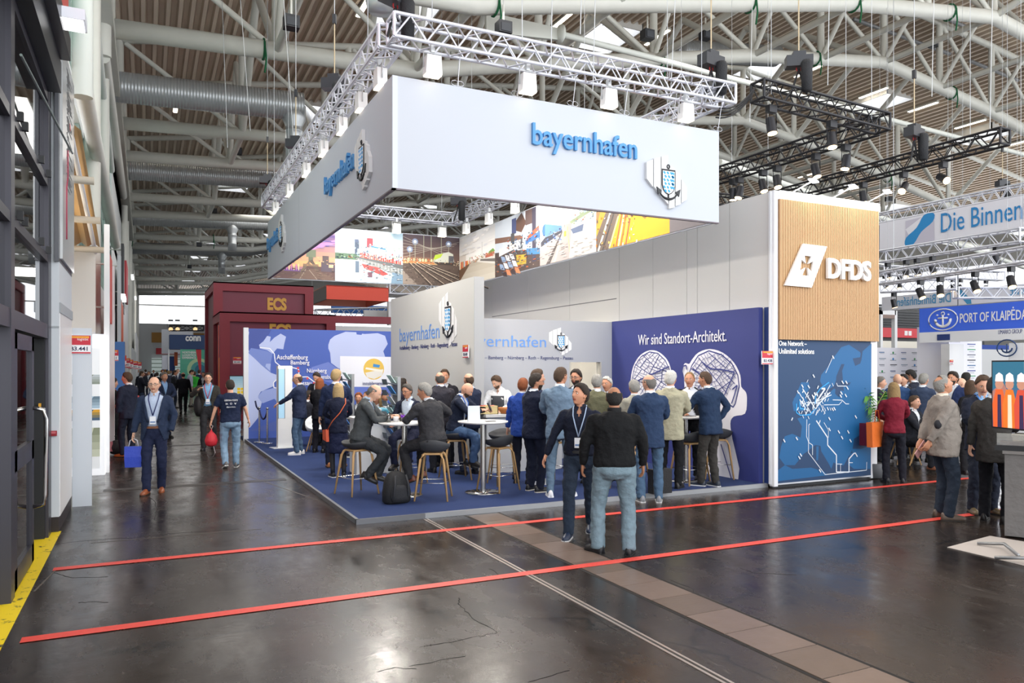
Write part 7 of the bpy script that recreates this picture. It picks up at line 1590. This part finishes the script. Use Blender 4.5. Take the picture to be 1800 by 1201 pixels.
    if lan:
        lb3 = MB(); kf = 1.0 if top not in ('jacket', 'coat') else .95; zb3 = 1.16
        for sg in (1, -1): lb3.path([T((sg * .070, -.03, 1.53)), T((sg * .075, .05, 1.50)), T((sg * .068, ys(.068, 1.42, k=kf) + .01, 1.42)), T((sg * .035, ys(.035, 1.30, k=kf) + .012, 1.30)), T((0, ys(0, zb3 + .03, k=kf) + .014, zb3 + .02))], .0075 * s, n=4)
        lb3.build('lanyard', M(lan, .6), e)
        if badge:
            bb = MB(); c = T((0, ys(0, zb3 - .04, k=kf) + .016, zb3 - .05)); bb.cbox(c, (.085 * s, .005, .115 * s), mat=Rt); bo = bb.build('badge', M('eef0f4', .4), e); c2 = T((0, ys(0, zb3 - .04, k=kf) + .020, zb3 - .075)); MB().cbox(c2, (.07 * s, .003, .02 * s), mat=Rt).build('badge_print', M('6a8ab8', .5), e)
    if belt:
        bt = MB(); bt.loft(torso([(.985, .168, .121, .128, 0), (1.02, .165, .119, .124, 0)], 1.07), cap=False); bt.build('belt', M(belt, .45), e); 
    if apron:
        ab = MB(); ab.loft([[T((x, ys(x, z, k=.98) + .012, z)) for x in (-.13, -.06, 0, .06, .13)] + [T((x, ys(x, z, k=.98) + .006, z)) for x in (.13, .06, 0, -.06, -.13)] for z in (.7, .95, 1.1, 1.25, 1.38)]); ab.build('apron', M(apron, .8), e)
    e['_w'] = 0; del e['_w']
    return e, {'T': T, 'TH': TH, 'wri': wri, 'elb': elb, 's': s, 'ys': ys}
def wpos(e, p):    # local point -> world
    return V(e.location) + Matrix.Rotation(e.rotation_euler.z, 3, 'Z') @ V(p)
def yawto(pos, deg): return deg
def finish_people():
    dg = bpy.context.evaluated_depsgraph_get()
    for o, post in REM:
        me = bpy.data.meshes.new_from_object(o.evaluated_get(dg)); o.modifiers.clear()
        old = o.data; o.data = me
        for p in me.polygons: p.use_smooth = True
        if post: post(o)
# facing: 0 = seen from behind; 90 = facing left; 180 = facing the viewer; -90 = facing right
G0 = 0.0
def gp(u, v, Z=0.0): p = at(u, v, Z=Z); return (p.x, p.y, Z)
def step(k=.22): return ((.09, k, .08, -5), (-.09, -k, .13, 5, -20))
NV = '232a3c'; JEAN = '3f5f85'; CHAR = '34353a'
# ---------- aisle, left
P1, i1 = person('man in navy suit walking up the aisle carrying a blue bag', gp(272, 866), 170, 1.82, belly=.02, hair='balding', hc='grey', vol=.008, tc='28344c', sc='bccbe2', bc='1f2640', shoe='8a4a2a', sole='2a1c14', feet=((.09, .14, .08, -8), (-.08, -.10, .09, 8, -8)), R=('hang',), L=('pocket',), openj=.11, vee=1.08, glasses=True, lan='22306a', badge=True, belt='7a4a2c', skin='c')
P2, i2 = person('man in navy printed T-shirt and jeans walking away with a red bag', gp(405, 822), 4, 1.72, hair='short', hc='dark', vol=.008, top='tee', tc='1c2640', bc='7f9ab4', shoe='5a5a5c', sole='e8e8e8', feet=((.11, .05, .08, -10), (-.10, -.12, .11, 10, -20)), R=((.36, .08, .92), (1, -.5, 0)), L=((-.36, .05, .92), (-1, -.5, 0)), fat=1.08, flap=.062)
for k, (tx, x0, x1, z, hh) in enumerate((('GERMAN PORTS', -.14, .14, 1.36, .035), ('in', -.11, -.06, 1.27, .045), ('o', -.02, .03, 1.27, .04), ('v', .07, .12, 1.27, .04), ('@portfolio', -.09, .09, 1.20, .03))):
    if k == 0: tx = 'ONE TEAM'
    if k == 4: tx = 'follow'
P3, i3 = person('man in dark suit with a red lanyard and a shoulder bag', gp(366, 790), 176, 1.83, hair='short', hc='dark', tc='34322f', sc='7fb0d8', bc='2b2c30', feet=step(.18), R=('up',), L=('hang',), openj=.10, lan='e04a5a', badge=True, glasses=True, skin='c', lod=1)
P4, i4 = person('man in navy suit with his back turned at the stand counter on the left', gp(226, 803), 45, 1.85, hair='short', hc='brown', tc='22283a', bc='1d2333', shoe='9a5a2c', R=('front',), L=('pocket',), lod=1, yaw=15)
P5, i5 = person('person in black holding a brochure, half hidden behind the white post', gp(196, 797), -60, 1.72, hair='short', hc='dark', tc='18191e', bc='18191e', R=('read',), L=('read',), lod=1, lan='e07a30')
P6, i6 = person('man in navy blazer and blue shirt behind the man carrying the blue bag', gp(288, 770), -160, 1.82, hair='short', hc='grey', tc='27314a', sc='8fb4e0', bc='22283a', R=('front',), L=('front',), lod=1, skin='b')
P7, i7 = person('man all in black walking away down the middle of the aisle', gp(322, 727), 2, 1.75, fat=1.12, hair='balding', hc='dark', top='sweater', tc='181a20', bc='17181c', feet=step(.15), lod=1)
P8, _ = person('person in a bright green T-shirt far down the aisle', gp(342, 712), 10, 1.75, hair='short', hc='brown', top='tee', tc='36a83c', bc='8a8a70', lod=2, skin='b')
P9, _ = person('man in a pale grey shirt looking down, far down the aisle', gp(334, 715), -90, 1.85, hair='short', hc='dark', top='shirt', tc='a4a8b8', bc='8f8a80', pitch=-25, lod=2)
far = [(248, 708, 'grey', '20242e', 'dark suited man with grey hair'), (262, 700, 'brown', '2a2d38', 'brown haired person in charcoal'), (276, 712, 'dark', '15171c', 'black haired man in black'), (296, 705, 'blond', '3a3f52', 'blond person in slate blue'), (306, 718, 'dark', '2b2e34', 'man in a dark grey coat with a backpack'),
       (313, 699, 'silver', '34405a', 'silver haired man in a blue suit'), (256, 690, 'dark', '5a3a34', 'person in a brown jacket'), (270, 686, 'brown', '22242c', 'tall person in black'), (284, 690, 'red', '40424c', 'red haired person in grey'), (301, 688, 'brown', '1e2638', 'brown haired man in navy'), (318, 686, 'dark', '2a2a30', 'dark haired person near the green poster'),
       (350, 706, 'brown', '24304a', 'brown haired person beside the red stand'), (358, 720, 'dark', '1d2026', 'person in black beside the dark-suited man with the bag'), (243, 684, 'grey', '6a6f7a', 'grey haired person in light grey'), (291, 682, 'dark', '7a3038', 'person in a wine red top'), (310, 680, 'blond', '1f2230', 'fair haired person in dark blue'), (326, 683, 'brown', 'b8bcc4', 'person in a pale shirt'), (248, 722, 'brown', '262a36', 'man in a dark suit by the left-hand stands')]
random.seed(31)
for k, (u, v, hc_, c_, lb4) in enumerate(far):
    person(lb4 + ' in the distant aisle crowd', gp(u, v), random.choice((0, 175, 190, 160, 20, -90)), random.uniform(1.68, 1.86), hair='short', hc=hc_, tc=c_, bc=('1c1e24', '2c3444', '3f4f6a')[k % 3], lod=2, R=(('hang', 'walkf', 'front')[k % 3],), L=(('hang', 'walkb', 'hang')[k % 3],), group='distant aisle crowd', skin='abc'[k % 3])
# ---------- on the stand, left half
S10, _ = person('man in navy blazer and jeans touching the information totem', gp(527, 799, ZC), 75, 1.77, hair='balding', hc='brown', vol=.008, tc='27304a', sc='dfe6ee', bc='4c6480', shoe='e6e6e6', sole='f0f0f0', R=('hang',), L=((-.12, .42, 1.12), (-.6, -.4, -.7)), glasses=True, lod=1, belly=.02, pitch=-6)
S11, _ = person('red-haired woman in a black jacket with her back turned', gp(561, 796, ZC), -25, 1.66, female=True, hair='long', hc='red', tc='1c1c22', bc='20202a', long_to=-.16, R=('front',), L=('front',), lod=1)
S11b, _ = person('dark-haired man in a dark suit bending his head, behind the red-haired woman', gp(562, 782, ZC), 150, 1.80, hair='short', hc='dark', tc='20222c', bc='20222c', lod=1, pitch=-18, lean=6, R=('front',), L=('front',))
S12, _ = person('tall blond man in a navy suit with his back turned, left of the leaflet rack', gp(590, 822, ZC), -5, 1.86, hair='short', hc='ltblond', vol=.014, tc='1f2a48', sc='dfe4ee', bc='1d2438', shoe='b0703c', R=('front',), L=('hang',), lod=1, yaw=-25)
S13, i13 = person('blonde woman in a navy dress suit with an orange crossbody bag', gp(595, 839, ZC), 8, 1.62, female=True, hair='bob', hc='ltblond', vol=.016, tc='1b2034', btm='skirt', bc='1e2440', shoe='1b1b1e', sole='f0f0f0', R=('front',), L=('front',), lod=0, hem=.84, feet=((.10, 0, .08, -10), (-.10, .02, .08, 10)))
# seated: pelvis on the stool, thighs forward
def seated(label, key, face, h, off=(0, 0), seat=.70, **k):
    o = ST[key]; s = h / 1.78; z = (seat + .035) / s + .095
    kw = dict(pel=(0, 0, z), feet=((.13, .36, .36, -5, -14), (-.10, .30, .34, 8, -20)), R=('table',), L=('table',)); kw.update(k)
    return person(label, (o.location.x + off[0], o.location.y + off[1], ZC), face, h, **kw)
S14, i14 = seated('bald man in a grey suit sitting on a stool with folded hands at the table', 'grey', -100, 1.80, hair='balding', hc='grey', vol=.005, tc='4a4e50', sc='b4c8de', bc='3a3d40', tie='22304c', R=((.06, .46, 1.13), (.8, -.3, -.8)), L=((-.02, .48, 1.15), (-.8, -.3, -.8)), pitch=-20, lean=12, skin='c', hem=.90, curl=.9, feet=((.07, .12, .30, -5, -25), (-.07, .24, .27, 5, -12)), off=(.05, 0), openj=.05)
S15, i15 = seated('grey-haired man in a charcoal jacket sitting with his back to us', 'dark', 48, 1.80, hair='short', hc='silver', vol=.012, tc='37373a', bc='2b2b2e', shoe='6a3a2c', R=((.34, .30, 1.14), (1, -.6, -.3)), L=((-.10, .42, 1.14), (-1, -.4, -.5)), lean=10, fat=1.1, yaw=20, hem=.92, skin='b', feet=((.12, .34, .33, -15, -18), (-.16, .30, .30, 15, -20)))
S16, i16 = seated('smiling woman with glasses in a navy blazer behind the left round table', 'glasses', 155, 1.70, female=True, hair='short', hc='saltpepper', vol=.014, tc='1f2436', sc='d6e2ee', bc='20243a', glasses=True, lean=8, hem=.92, lod=0, yaw=-12, skin='b', openj=.08)
S17, _ = person('bald-topped man in a charcoal jacket standing with his back to us', (4.78, 12.85, ZC), 15, 1.82, hair='balding', hc='saltpepper', tc='35343c', bc='24252c', R=('front',), L=('front',), lod=1, fat=1.08, lan='3a4ac0')
S18, _ = person('brown-haired man facing us behind the bald-topped man', (5.17, 13.65, ZC), 165, 1.86, hair='short', hc='brown', tc='2b2a30', bc='24252c', lod=1, skin='b', yaw=15)
S18b, _ = person('dark-haired woman in a dark jacket behind the leaflet rack', gp(705, 812, ZC), -60, 1.68, female=True, hair='long', hc='dark', tc='2c2c3c', bc='22222c', lod=1)
S19, i19 = seated('man in navy jacket and jeans sitting and looking at his phone', 'phone', -112, 1.80, hair='shaved', hc='brown', beard='brown', tc='1f2638', sc='e8ecf0', bc='4a6488', lan='2f6fd0', R=((.08, .52, 1.16), (.8, -.4, -.7)), L=((-.04, .54, 1.17), (-.8, -.4, -.7)), pitch=-24, lean=12, hem=.92, curl=.8, openj=.09, feet=((.10, .36, .34, -5, -14), (-.08, .22, .30, 8, -25)))
o = MB().cbox((0, 0, 0), (.075, .012, .15)).build('smartphone', BLACK); wp_ = wpos(S19, (i19['wri'][1] + i19['wri'][-1]) / 2 + V((0, .09, .05))); o.location = wp_; o.rotation_euler = (.5, 0, radians(-130)); tag(o, 'black phone held up by the seated man in jeans', 'phone')
S20, _ = person('man in navy blazer with short brown hair standing behind the phone man', gp(826, 834, ZC), 35, 1.80, hair='balding', hc='brown', vol=.012, tc='242c42', sc='b8d0e4', bc='22283a', lod=1, R=('front',), L=('hang',))
S21, _ = person('young barman in white shirt and black apron behind the counter', (at(878, 700, Y=13.2).x, 13.2, ZC), 165, 1.76, hair='short', hc='brown', vol=.018, beard='brown', top='shirt', tc='eef0f2', bc='22242a', apron='33363c', R=('table',), L=('table',), pitch=-22, lean=6, lod=0, skin='c', yaw=-25)
for k, (u, v, hc_, c_, f_, lb5) in enumerate(((631, 798, 'red', '23252e', 170, 'ginger man seated far back at the table before the map wall'), (664, 800, 'blond', '6a5a48', 150, 'blonde woman in a tan top seated far back'), (676, 792, 'brown', '2b2c34', 200, 'brown-haired man far back behind the leaflet rack'), (648, 792, 'brown', '3a3a44', 120, 'dark-clothed man seated between the far visitors'), (540, 786, 'dark', '2a2c36', -60, 'person in dark grey seated on the white shell chair'))):
    p = gp(u, v, ZC); person(lb5, p, f_, 1.75, pel=(0, 0, .52), feet=((.12, .40, .08, 0), (-.12, .38, .08, 0)), hair='short' if k != 1 else 'long', hc=hc_, tc=c_, bc='22242c', R=('lap',), L=('lap',), lod=1 if k < 2 else 2, female=k == 1, hem=.9, skin='b')
# ---------- centre group
S23, _ = person('ginger-haired person in a bright blue jacket behind the bearded man', gp(918, 850, ZC), -20, 1.72, hair='short', hc='red', tc='2a4a9c', bc='20222e', lod=1, R=('front',), L=('hang',))
S24, i24 = person('bearded man with glasses in a dark navy suit facing right', gp(939, 864, ZC), -48, 1.80, hair='short', hc='dark', vol=.016, beard='dark', glasses=True, tc='1a2034', bc='191e30', shoe='1b1b1e', sole='e0d8c8', R=('hang',), L=('front',), belly=.03, fat=1.05, skin='b', yaw=-32)
S25, _ = person('dark-haired man half hidden behind the bearded man', gp(941, 850, ZC), -75, 1.86, hair='short', hc='brown', vol=.018, tc='262e44', bc='242a3a', shoe='d8d8d8', sole='f0f0f0', lod=1, R=('front',), L=('front',))
S26, i26 = person('tall man in a pale blue suit with his back turned', gp(984, 874, ZC), -6, 1.90, hair='short', hc='brown', vol=.010, tc='6d8398', bc='62788c', sc='e8ecf0', shoe='f2f2f2', sole='ffffff', R=('front',), L=('front',), yaw=-35, feet=((.13, 0, .08, -20), (-.13, .0, .08, 15)), skin='b', flap=.05)
S27, _ = person('dark-haired man with glasses facing us in the doorway group', gp(1014, 846, ZC), 165, 1.86, hair='short', hc='dark', vol=.016, tc='23283c', sc='dfe6f0', bc='22263a', glasses=True, lod=0, R=('front',), L=('front',), yaw=-10, beard='dark', skin='b')
S28, _ = person('man in an olive jacket with his back turned behind the two men on the floor', gp(1049, 852, ZC), -5, 1.78, hair='short', hc='silver', tc='6b6a52', bc='2a2c30', lod=1)
S29, _ = person('white-haired man facing right behind the black sweater', gp(1069, 842, ZC), 150, 1.74, hair='thin', hc='white', tc='3a4660', bc='2a2c30', lod=1, skin='b')
# ---------- the two men on the hall floor
F1, f1 = person('man in a dark shirt and jeans with a lanyard, looking up and to the left', gp(1020, 944), 172, 1.76, fat=1.06, belly=.02, hair='short', hc='dark', vol=.018, top='shirt', tc='171c2c', bc='2b3646', shoe='1f2c44', sole='c8c8c8', R=((.40, .06, .93), (.6, -.8, 0)), L=('hang',), yaw=-38, pitch=14, lan='a8bcd8', badge=True, belt='1a1a1c', feet=((.12, .12, .08, -5), (-.08, -.35, .12, 0, -15)), skin='b')
F2, f2 = person('heavy-set man in a black sweater and faded jeans seen from behind', gp(1080, 974), 4, 1.76, fat=1.22, belly=.05, hair='balding', hc='black', vol=.022, top='sweater', tc='131416', bc='71858f', shoe='1a1b1e', sole='141414', R=((.31, .10, .93), (1.2, -.9, 0)), L=((-.33, .08, .93), (-1.2, -.9, 0)), feet=((.15, -.02, .08, -14), (-.17, .04, .08, 40)), collar='131416', skin='d', flap=.075)
F3, _ = person('man in a navy checked blazer and jeans standing at the platform\'s edge, back turned', gp(1143, 883), 12, 1.86, hair='balding', hc='grey', vol=.014, tc='2b3d5a', sc='e8ecf2', bc='4c6680', shoe='8a8c90', sole='dcdcdc', glasses=True, R=('front',), L=('front',), yaw=35, hem=.76)
S30, _ = person('white-haired man in a beige jacket and black trousers, back turned', gp(1178, 858, ZC), -8, 1.84, hair='short', hc='white', vol=.016, tc='a8a48c', bc='17181b', R=('front',), L=('front',), fat=1.06, hem=.74, yaw=-10, skin='a')
S31, _ = person('beige-jacketed man mostly hidden behind the navy checked blazer', gp(1116, 858, ZC), 20, 1.70, hair='short', hc='silver', tc='9c9a8c', bc='22242a', lod=1)
S32, _ = person('goateed man in white shirt and black jacket facing us across the right table', gp(1213, 841, ZC), 170, 1.82, hair='receding', hc='blond', vol=.007, tc='201f22', sc='e6eaf2', bc='141518', openj=.16, R=('front',), L=('pocket',), skin='b', beard=None, fat=1.05)
S33, _ = person('man in a dark blue blazer leaning on the right table, seen from behind', gp(1249, 856, ZC), 48, 1.84, hair='short', hc='brown', vol=.007, tc='22344f', sc='e0e8ee', bc='3a3835', shoe='2c3440', sole='e0e0e0', R=('hip',), L=((-.16, .42, 1.12), (-.8, -.3, -.6)), yaw=18, lean=5, feet=((.10, -.02, .08, -5), (-.06, .14, .08, 20)), skin='b')
# ---------- right side
R1, r1 = person('blonde woman in a dark red jacket with an orange bag on her shoulder', gp(1572, 849), 14, 1.70, female=True, hair='long', hc='blond', vol=.016, tc='7a1f30', bc='1c1d26', shoe='16161a', R=('front',), L=('front',), hem=.88, feet=((.14, .0, .08, -20), (-.12, .02, .08, 10)), long_to=-.19)
R2, r2 = person('grey-haired man in a beige jacket and jeans looking up, hands behind his back', gp(1657, 912), -62, 1.86, belly=.06, fat=1.08, hair='thin', hc='silver', vol=.007, tc='8d857d', sc='e0d6c4', bc='262f3c', shoe='5a4a3e', sole='2a221c', R=((.12, -.22, .96), (1, -.4, 0)), L=((-.08, -.24, .92), (-1, -.4, 0)), pitch=26, skin='b', hem=.78, openj=.10)
R3, r3 = person('man in a navy suit with brown curly hair looking down to the right', gp(1725, 902), -150, 1.86, hair='short', hc='brown', vol=.013, tc='1f2434', sc='8fb8e0', bc='272c3a', shoe='6a5a40', R=('front',), L=('pocket',), pitch=-16, yaw=-20, skin='a', lan='3f7fd0')
R4, r4 = person('man in a dark grey jacket hidden above the chest by the television', gp(1748, 918), -18, 1.84, hair='short', hc='dark', tc='3a3836', bc='15161c', R=('front',), L=('hang',), yaw=-30, hem=.74)
R5, _ = person('bald man in a blue suit, back turned, before the press wall', gp(1578, 808, .05), -10, 1.78, hair='shaved', hc='grey', tc='33507c', bc='2a3448', lod=1, skin='c', yaw=35)
R6, _ = person('dark-haired man with glasses in a dark suit before the press wall, facing left', gp(1606, 800, .05), 80, 1.86, hair='short', hc='black', tc='272b3a', bc='22252e', lod=1, glasses=True, pitch=-15, R=('front',), L=('front',), skin='b')
R7, _ = person('dark-haired person mostly hidden behind the bald man in blue', gp(1590, 802, .05), 150, 1.76, hair='short', hc='black', tc='30323a', bc='22252e', lod=1)
R8, _ = person('man in a slate blue suit, back turned, left of the beige jacket', gp(1622, 812, .05), -30, 1.78, hair='short', hc='silver', tc='3f4c66', bc='2c3444', lod=1)
R9, _ = person('bearded man smiling in a blue suit right of the press wall', gp(1677, 818, .05), 150, 1.82, hair='short', hc='dark', beard='dark', vol=.018, tc='27345a', sc='e4e8f0', bc='27304a', lod=1, skin='b')
R10, _ = person('bald man in navy bending his head beside the bearded man', gp(1693, 812, .05), 100, 1.70, hair='shaved', hc='grey', tc='23304c', bc='22283a', lod=1, skin='c')
R11, _ = person('dark-haired woman behind the bald man in navy', gp(1697, 800, .05), -20, 1.80, female=True, hair='short', hc='black', tc='23242c', bc='22242c', lod=1)
R12, _ = person('brown-haired woman in black just left of the curly-haired man', gp(1708, 835, .05), 30, 1.68, female=True, hair='long', hc='brown', tc='1a1a1e', bc='1a1a1e', lod=1)
R13, _ = person('person in a dark suit cut by the route-map tower\'s right edge', gp(1544, 812, .05), -90, 1.72, hair='short', hc='grey', tc='23252e', bc='23252e', lod=1)
R14, _ = person('man in dark clothes sitting on the pale chair behind the woman in red', gp(1604, 822, .05), -120, 1.78, pel=(0, 0, .52), feet=((.12, .42, .08, 0), (-.12, .36, .12, 0)), hair='short', hc='brown', tc='24262e', bc='1f2026', shoe='7a4a34', lod=1, R=('lap',), L=('lap',), hem=.9)
finish_people()

# ---------- printed shirt, bags, brochures
sh_, T2_ = i2['s'], i2['T']
for tx, x0, x1, z, hh in (('GERMAN PORTS', -.125, .125, 1.345, .032), ('in', -.10, -.06, 1.275, .038), ('O', -.02, .02, 1.275, .038), ('v', .06, .10, 1.275, .036), ('@portfolio', -.085, .085, 1.21, .03)):
    yb = -.175; text(tx, T2_((x1 * -1, yb, z)) if False else T2_((x0, yb, z)), T2_((x1, yb, z)), hh, (0, -1, 0), P2, WS, depth=.006, name='shirt_print')
def wrist(e, info, sg, dz=-.12): return wpos(e, info['wri'][sg]) + V((0, 0, dz))
def paper_bag(p, label, m, w_=.26, h_=.30, rz=0, cat='bag'):
    e = E('carrier_bag', p, label, cat, rz=rz); b = MB()
    b.loft([[V((x * k, y * k2, z)) for x, y in ((-w_ / 2, -.05), (w_ / 2, -.05), (w_ / 2, .05), (-w_ / 2, .05))] for z, k, k2 in ((-h_, .92, 1), (-h_ * .5, .98, 1.1), (0, 1, .6))], sm=False, cap=True); b.build('bag_body', m, e)
    b = MB()
    for y in (-.03, .03): b.path([(-.07, y, 0), (-.05, y * .7, .09), (0, y * .4, .12), (.05, y * .7, .09), (.07, y, 0)], .005, n=5)
    b.build('handle', M('e8e8f0', .5), e); return e
p = wrist(P1, i1, 1, -.20); paper_bag(p, 'blue carrier bag in the walking man\'s hand', M('2f48b8', .5, bump=.3, bscale=20), .25, .32, rz=radians(170))
p = wrist(P2, i2, -1, -.18); e = E('drawstring_bag', p, 'bright red drawstring bag hanging from the T-shirt man\'s left hand', 'bag'); MB().lathe([(.03, -.30), (.10, -.27), (.12, -.18), (.09, -.08), (.02, .0), (.01, .03)], n=16).build('bag_body', M('d02a38', .6, bump=.6, bscale=18), e); MB().path([(0, 0, .02), (.03, 0, .10), (-.01, 0, .12)], .008, n=4).path([(.02, -.02, -.2), (.07, -.03, -.42), (.03, 0, -.5)], .006, n=4).build('cord', M('e8d8dc', .5), e)
p = wpos(P3, V((.22, -.05, 1.28)) ); e = E('shoulder_bag', p, 'black bag on the shoulder of the man with the red lanyard', 'bag'); MB().ball((0, 0, -.25), (.11, .2, .26), 12, 9).build('bag_body', M('1d1d20', .7, bump=.4), e); MB().path([(.0, .08, -.1), (.02, .05, .15), (.02, -.05, .15), (0, -.1, -.1)], .015, n=5).build('strap', M('17171a', .7), e)
p = wpos(P5, (i5['wri'][1] + i5['wri'][-1]) / 2 + V((0, .12, .06))); q = Pic(Plane(V((-.16, -.004, -.12)), (1, 0, 0)), .32, .24); q.rect(0, 0, 1, 1, 'a83a40'); q.rect(0, 0, .5, .5, '2a5a6a'); q.rect(.45, .1, .8, .5, '3a8aa8'); q.rect(.05, .55, .45, .95, 'c8555a')
e = E('brochure', p, 'open red and teal brochure held beside the white post', 'brochure', rz=.3); e.rotation_euler = (-.5, .25, .2); MB().box((-.16, -.003, -.12), (.16, 0, .12)).build('pages', M('b04a4a', .4), e); q.build('cover_print', e)
e = E('handbag', gp(203, 800), 'black handbag on the floor behind the white post', 'bag'); MB().ball((0, 0, .17), (.17, .11, .17), 12, 8).build('bag_body', M('202226', .6, bump=.4), e); MB().path([(-.1, 0, .28), (-.08, 0, .42), (.08, 0, .42), (.1, 0, .28)], .012, n=5).build('handle', M('17171a', .6), e); MB().cbox((-.12, -.1, .2), (.14, .02, .22), rz=.3).build('leaflet', M('c8808a', .5), e)
# orange crossbody bag of the blonde woman
e = E('crossbody_bag', wpos(S13, V((-.24, .02, .86)) * i13['s']), 'small orange crossbody bag hanging at the blonde woman\'s left hip', 'bag', rz=radians(8)); b = MB(); b.prism([(-.02, -.10, -.16), (-.02, .08, -.13), (-.02, .09, .03), (-.02, -.07, .05)], (.05, 0, 0)); b.build('bag_body', M('d2532a', .5), e)
s3 = i13['s']; L0 = V(e.location) - V(S13.location); Ri = Matrix.Rotation(-radians(8), 3, 'Z')
pts = [V((-.22, .0, .90)), V((-.17, -.15, 1.08)), V((-.04, -.165, 1.22)), V((.08, -.158, 1.40)), V((.115, -.06, 1.485)), V((.11, .06, 1.46))]
MB().path([p * s3 - Ri @ L0 for p in pts], .009, n=5).build('strap', M('c25a30', .5), e)
# orange and dark red shopping bags of the woman in red
e = E('shopping_bag', wpos(R1, V((-.30, .02, 1.02))), 'orange shopping bag on the arm of the woman in red', 'bag', rz=.2); b = MB()
b.loft([[V((x, y, z)) for x, y in ((-w2, -.05), (w2, -.05), (w2, .05), (-w2, .05))] for z, w2 in ((-.42, .17), (-.2, .18), (0, .19))], sm=False); b.build('bag_body', M('e8742c', .5, bump=.4, bscale=15), e); MB().path([(-.08, -.04, 0), (-.03, -.03, .2), (.05, -.03, .2), (.09, -.04, 0)], .009, n=5).build('handle', M('e8742c', .5), e)
o = MB().cbox((0, 0, -.2), (.12, .28, .38)).build('shopping_bag', M('6a1a30', .5, bump=.4, bscale=15)); o.location = wpos(R1, V((-.40, .10, 1.0))); tag(o, 'dark red shopping bag half hidden behind the orange one', 'bag')
# leaflet held behind the back, and cups
p = wrist(R2, r2, -1, -.12); o = MB().cbox((0, 0, 0), (.16, .01, .22)).build('leaflet', M('d8a4a0', .5)); o.location = p; o.rotation_euler = (.4, .5, .4); tag(o, 'coloured leaflet held behind the beige-jacketed man\'s back', 'leaflet')
o = MB().ball((0, 0, 0), (.035, .05, .06), 10, 8).build('elbow_patch', M('1c1c22', .8), R2); pe = r2['elb'][-1]; o.location = pe + V((-.02, -.035, -.01)); o = o.copy(); col.objects.link(o); o.location = r2['elb'][1] + V((.02, -.035, -.01))
e = E('shoulder_case', gp(1160, 868, ZC), 'black briefcase standing on the carpet behind the beige-jacketed man', 'bag'); MB().cbox((0, 0, .19), (.34, .14, .36)).build('case_body', M('18181b', .6, bump=.3), e); MB().path([(-.06, 0, .37), (-.05, 0, .42), (.05, 0, .42), (.06, 0, .37)], .01, n=5).build('handle', BLACK, e)
